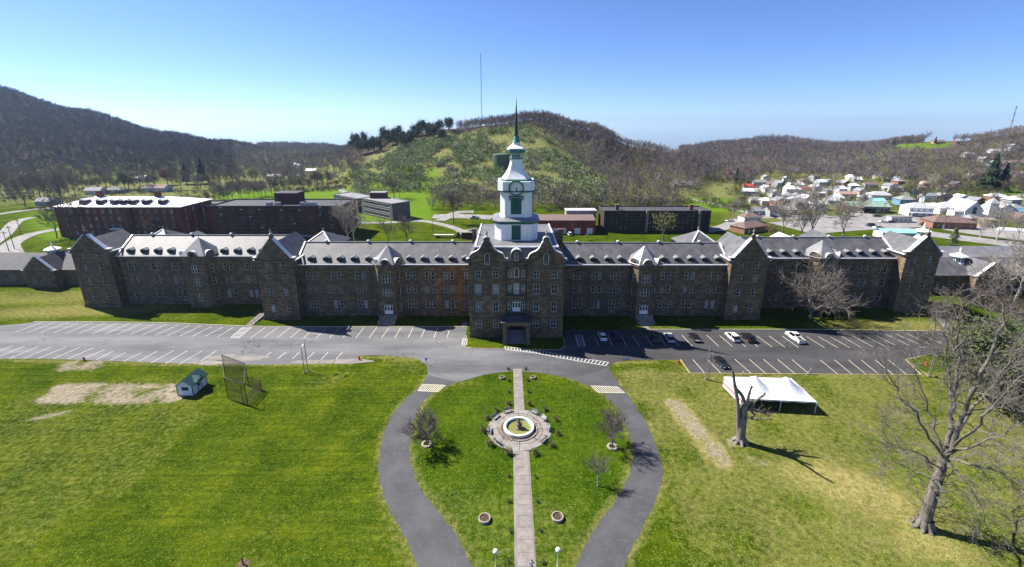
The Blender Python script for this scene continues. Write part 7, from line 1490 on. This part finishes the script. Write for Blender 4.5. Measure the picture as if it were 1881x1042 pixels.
for i in range(46): px = 648 + i * 4.0 + rg.uniform(-3, 3); t_ = (px - 648) / 185; py = 276 - 36 * t_ + rg.uniform(-3, 16); mid_k(rg.choice(('p0', 'p1', 'p2')), 'pine in the stand on the hill shoulder', px, py, py - rg.uniform(24, 36), 'pines on the hill shoulder')

# --- woods and scrub that read as one mass
def mass_proto(seed, kind):
    g = np.random.default_rng(seed); T_ = []
    def tri(a, b_, w_):
        a, b_ = np.array(a, float), np.array(b_, float); d = b_ - a; s_ = np.cross(d, g.normal(size=3)); s_ = s_ / (np.linalg.norm(s_) + 1e-9) * w_; T_.append((a - s_, a + s_, b_))
    if kind == 'bare':
        for k in range(2): tri((0, 0, -.05), (g.normal() * .03, g.normal() * .03, .75), .013)
        hubs = []
        for k in range(9):
            a = g.uniform(0, 6.28); z = g.uniform(.12, .55); e = np.array([math.cos(a) * g.uniform(.14, .33), math.sin(a) * g.uniform(.14, .33), z + g.uniform(.12, .36)]); tri((0, 0, z), e, .009); hubs.append((np.array([0, 0, z]), e))
        for k in range(100):
            h0, h1 = hubs[g.integers(0, 9)]; p = h0 + (h1 - h0) * g.uniform(.35, 1.0); d = g.normal(size=3) * .5 + np.array([h1[0] * 2, h1[1] * 2, .75]); d /= np.linalg.norm(d); tri(p, p + d * g.uniform(.12, .26), .0085)
    elif kind == 'shrub':
        c = g.normal(size=(7, 3)) * .33; c[:, 2] = np.abs(c[:, 2]) + .2
        for k in range(70): p = c[g.integers(0, 7)] + g.normal(size=3) * .17; p[2] = max(p[2], .03); tri(p, p + g.normal(size=3) * .13 + np.array([0, 0, .07]), .07)
    V = np.array(T_).reshape(-1, 3); return V
def visible(x, y, z, top=9):
    a = (z + top - CAM_H) / y; m_ = np.full(len(x), -9.0)
    for s_ in np.linspace(.4, .985, 28): m_ = np.maximum(m_, (terrain(CAM_X + (x - CAM_X) * s_, y * s_) - CAM_H) / (y * s_))
    return a > m_
def mass(name, pts, protos, sizes, tints, mm='tinted_twigs'):
    g = np.random.default_rng(len(pts)); VV = []; TT = []
    k = g.integers(0, len(protos), len(pts))
    for i, pv in enumerate(protos):
        sel = np.where(k == i)[0]
        if len(sel) == 0: continue
        a = g.uniform(0, 6.283, len(sel)); ca, sa = np.cos(a), np.sin(a); s_ = sizes[sel]; wd = s_ * g.uniform(.85, 1.25, len(sel))
        X = (pv[None, :, 0] * ca[:, None] - pv[None, :, 1] * sa[:, None]) * wd[:, None] + pts[sel, 0:1]; Y_ = (pv[None, :, 0] * sa[:, None] + pv[None, :, 1] * ca[:, None]) * wd[:, None] + pts[sel, 1:2]; Z_ = pv[None, :, 2] * s_[:, None] + pts[sel, 2:3]
        VV.append(np.stack([X, Y_, Z_], -1).reshape(-1, 3)); TT.append(np.repeat(tints[sel], len(pv), 0))
    V = np.concatenate(VV); T_ = np.concatenate(TT); me_ = np_mesh(name, V, np.arange(len(V)).reshape(-1, 3), mm, tint=T_); return tag(put(name, me_), kind='stuff')
def cover(px0, px1, Y0, Y1, step, seed):
    g = np.random.default_rng(seed); t0, t1 = (px0 - PPX) / 850, (px1 - PPX) / 850; xs = np.arange(min(t0 * Y0, t0 * Y1), max(t1 * Y0, t1 * Y1), step); ys_ = np.arange(Y0, Y1, step); X, Y_ = np.meshgrid(xs, ys_); X = X.ravel() + g.uniform(-.5, .5, X.size) * step; Y_ = Y_.ravel() + g.uniform(-.5, .5, Y_.size) * step
    p = X / Y_ * 850 + PPX; ok = (p > px0) & (p < px1); return X[ok] + CAM_X, Y_[ok], p[ok]
PB = [mass_proto(s_, 'bare') for s_ in range(6)]; PS = [mass_proto(20 + s_, 'shrub') for s_ in range(5)]
PAL = np.array([(.120, .102, .115), (.105, .090, .101), (.130, .108, .098), (.15, .130, .112), (.115, .10, .06), (.16, .145, .065), (.17, .085, .06), (.095, .08, .075)])
def woods(name, px0, px1, Y0, Y1, step, seed, keep, hgt=(10, 15), pal=(.26, .22, .18, .14, .08, .05, .03, .04), label=None, gain=1.4):
    X, Y_, p = cover(px0, px1, Y0, Y1, step, seed); Z_ = terrain(X, Y_); g = np.random.default_rng(seed + 1); ok = keep(X, Y_, Z_, p, g) & visible(X, Y_, Z_, 14); X, Y_, Z_ = X[ok], Y_[ok], Z_[ok]; n = len(X)
    nn = fbm(X / 70, Y_ / 70, 31, 3); c = gain * PAL[g.choice(len(PAL), n, p=np.array(pal) / sum(pal))] * (.6 + .85 * nn)[:, None] * g.uniform(.8, 1.2, (n, 1)); o = mass(name, np.c_[X, Y_, Z_], PB, g.uniform(*hgt, n), c); 
    if label: o['label'] = label; o['category'] = 'woods'
    return n
open_h = lambda p, Y_: ((p > 700) & (p < 1120) & (Y_ < 512) & (Y_ < 512 - np.maximum(p - 960, 0) * .75)) | ((p > 630) & (p < 770) & (Y_ < 470))
nw_ = 0
nw_ += woods('woods', -140, 420, 425, 905, 7.0, 201, lambda X, Y_, Z_, p, g: (Z_ > 1.5), pal=(.34, .26, .10, .08, .05, .03, .03, .11), gain=.72, label='dense leafless woods covering the long wooded hill with the highest ridge')  # backlit shade and blue haze put into darker, bluer tree tints
nw_ += woods('woods', 400, 660, 440, 1130, 8.0, 202, lambda X, Y_, Z_, p, g: ~((Y_ < 560) & (g.random(len(p)) < .35)) & ~((p < 470) & (Y_ > 1010)) & ~((p > 550) & (p < 605) & (Y_ < 600) & (Y_ > 470)), label='distant leafless woods closing the valley behind the silos')
nw_ += woods('woods', 660, 1300, 330, 560, 5.6, 203, lambda X, Y_, Z_, p, g: (Z_ > 2) & (~open_h(p, Y_) | (g.random(len(p)) < .025)) & ((p > 960) | (p < 650)) & ~((p > 1180) & (Y_ < 350)), (8, 13), (.12, .12, .22, .2, .16, .1, .02, .06), 'bare brown woods on the crest and flank of the scrub hill')
nw_ += woods('woods', 840, 1130, 505, 575, 4.6, 207, lambda X, Y_, Z_, p, g: (p > 900) | (g.random(len(p)) < .7), (8, 14), label='tall bare trees crowning the top of the scrub hill')
nw_ += woods('woods', 780, 1290, 296, 352, 4.4, 206, lambda X, Y_, Z_, p, g: (g.random(len(p)) < .8) & ~((p > 1265)), (6, 10), (.08, .08, .2, .2, .2, .16, .02, .06), 'brushy trees along the foot of the scrub hill')
nw_ += woods('woods', 1255, 1700, 425, 910, 7.2, 204, lambda X, Y_, Z_, p, g: (Z_ > .6) & ~((p > 1650) & (Y_ > 590) & (Y_ < 650)), label='grey leafless woods on the low hills behind the town')
nw_ += woods('woods', 1690, 2150, 395, 700, 6.2, 205, lambda X, Y_, Z_, p, g: (Z_ > 1.5) & ~((p < 1750) & (Y_ > 590)) & ~((Y_ > 575) & (p < 1790) & (g.random(len(p)) < .75)) & (g.random(len(p)) < .85), (8, 13), (.10, .10, .22, .2, .18, .12, .02, .06), label='mixed bare woods on the slope above the church')
X, Y_, p = cover(640, 1120, 322, 520, 3.6, 301); Z_ = terrain(X, Y_); g = np.random.default_rng(3); nn = fbm(X / 17, Y_ / 17, 51, 3); ok = (open_h(p, Y_) | (Z_ < 8)) & (nn > .395) & (g.random(len(X)) < .95) & visible(X, Y_, Z_, 3) & ~((p < 800) & (Y_ < 345)); X, Y_, Z_, nn = X[ok], Y_[ok], Z_[ok], nn[ok]; n = len(X)
GP = 1.9 * np.array([(.10, .125, .05), (.13, .155, .075), (.075, .11, .03), (.16, .165, .10), (.11, .085, .06)]); c = GP[g.choice(5, n, p=(.32, .28, .18, .12, .10))] * g.uniform(.75, 1.2, (n, 1)); o = mass('hill_scrub', np.c_[X, Y_, Z_], PS, g.uniform(2.4, 5.8, n), c); o['label'] = 'grey green scrub bushes covering the open side of the hill'; o['category'] = 'scrub'
# brush along field edges and town gardens
XS = []; 
for (a, b_, y0, y1, st, th) in ((395, 640, 385, 440, 4.2, .35), (-60, 400, 330, 450, 5.5, .5), (1300, 1900, 300, 450, 4.6, .47), (1690, 2000, 385, 430, 4.0, .3), (1010, 1290, 292, 330, 3.2, .33), (640, 830, 350, 420, 5.0, .5)):
    X, Y_, p = cover(a, b_, y0, y1, st, int(a + 900)); nn = fbm(X / 18, Y_ / 18, 61, 3); ok = nn > th; XS.append(np.c_[X[ok], Y_[ok], terrain(X[ok], Y_[ok])])
Q = np.concatenate(XS); n = len(Q); GP2 = np.array([(.10, .105, .04), (.12, .10, .065), (.075, .09, .03), (.14, .14, .05), (.10, .075, .055)]); o = mass('brush', Q, PS, g.uniform(1.6, 3.6, n), GP2[g.choice(5, n)] * g.uniform(.7, 1.15, (n, 1))); o['label'] = 'low mixed brush along field edges and gardens'; o['category'] = 'brush'
print('WOODS', nw_, 'SCRUB', len(X), 'BRUSH', n, 'TRIS', sum(len(o.data.polygons) for o in S.objects if o.type == 'MESH' and o.data.users == 1))
# ------------------------------------------------------------------ tufts in the mown grass
def inside(x, y, poly):
    c = np.zeros(len(x), bool); n = len(poly)
    for i in range(n):
        (x0, y0), (x1, y1) = poly[i], poly[(i + 1) % n]; k = ((y0 > y) != (y1 > y)) & (x < (x1 - x0) * (y - y0) / (y1 - y0 + 1e-12) + x0); c ^= k
    return c
g = np.random.default_rng(44); n = 190000; yy = 38 + (96 - 38) * g.random(n) ** 1.25; xx = CAM_X + (g.random(n) * 2 - 1) * (yy * 1.12 + 16)
P2 = lambda L: [(v[0], v[1]) for v in L]; ok = ~inside(xx, yy, P2(lot)) & (g.random(n) < .25 + 1.3 * np.clip(fbm(xx / 9, yy / 9, 71, 4) - .25, 0, 1))
for a, c_ in ((Lo, Li), (Ri, Ro)): ok &= ~inside(xx, yy, P2(spline(G(a), 6)) + P2(spline(G(c_), 6))[::-1])
ok &= ~(np.abs(xx - walk_x(70)) < 1.5) & (np.hypot(xx - FC.x, yy - FC.y) > 6.3) & ~((xx > -72) & (xx < -65) & (yy > 79) & (yy < 87)) & ~((xx > 43) & (xx < 61) & (yy > 76)) & ~(inside(xx, yy, P2(G([(80, 702), (330, 702), (330, 740), (60, 742)]))) & (g.random(n) < .9))
xx, yy = xx[ok], yy[ok]; n = len(xx); tri = []
for k in range(3):
    a = g.uniform(0, 6.283, n); r_ = g.uniform(.05, .14, n); h_ = g.uniform(.015, .05, n); le = g.uniform(-.13, .13, (n, 2)); tri.append(np.stack([np.c_[xx - r_ * np.cos(a), yy - r_ * np.sin(a), np.zeros(n)], np.c_[xx + r_ * np.cos(a), yy + r_ * np.sin(a), np.zeros(n)], np.c_[xx + le[:, 0], yy + le[:, 1], h_]], 1))
V = np.concatenate(tri, 1).reshape(-1, 3); pal = np.array([(.060, .125, .007), (.105, .170, .011), (.165, .200, .016), (.21, .20, .06), (.035, .085, .006)]); wgt = np.where((xx > 20)[:, None], np.array([[.18, .25, .25, .24, .08]]), np.array([[.34, .32, .18, .015, .145]])); u = g.random(n); ci = (wgt.cumsum(1) < u[:, None]).sum(1).clip(0, 4); T_ = np.repeat(pal[ci] * g.uniform(.8, 1.2, (n, 1)), 9, 0)
tag(put('grass_tufts', np_mesh('grass_tufts', V, np.arange(len(V)).reshape(-1, 3), 'tinted_twigs', tint=T_)), 'uneven tufts of grass scattered through the mown lawns', 'grass', None, 'stuff')
# ------------------------------------------------------------------ haze in the valley air
HZ = 7.0e-5
m = bpy.data.materials.new('haze'); m.use_nodes = True; t = m.node_tree; t.nodes.clear(); o_ = t.nodes.new('ShaderNodeOutputMaterial'); v_ = t.nodes.new('ShaderNodeVolumePrincipled'); v_.inputs['Color'].default_value = (.50, .72, 1, 1); v_.inputs['Density'].default_value = HZ; v_.inputs['Anisotropy'].default_value = .45; t.links.new(v_.outputs[0], o_.inputs['Volume']); MATS['haze'] = m
mb = MB(); mb.box(-7100, 7100, -5100, 9100, float(GZ.min()) - 1.0, float(GZ.max()) + 40.0); tag(obj('haze', mb, 'haze'), 'thin pale blue haze filling the valley air', 'haze', None, 'stuff')
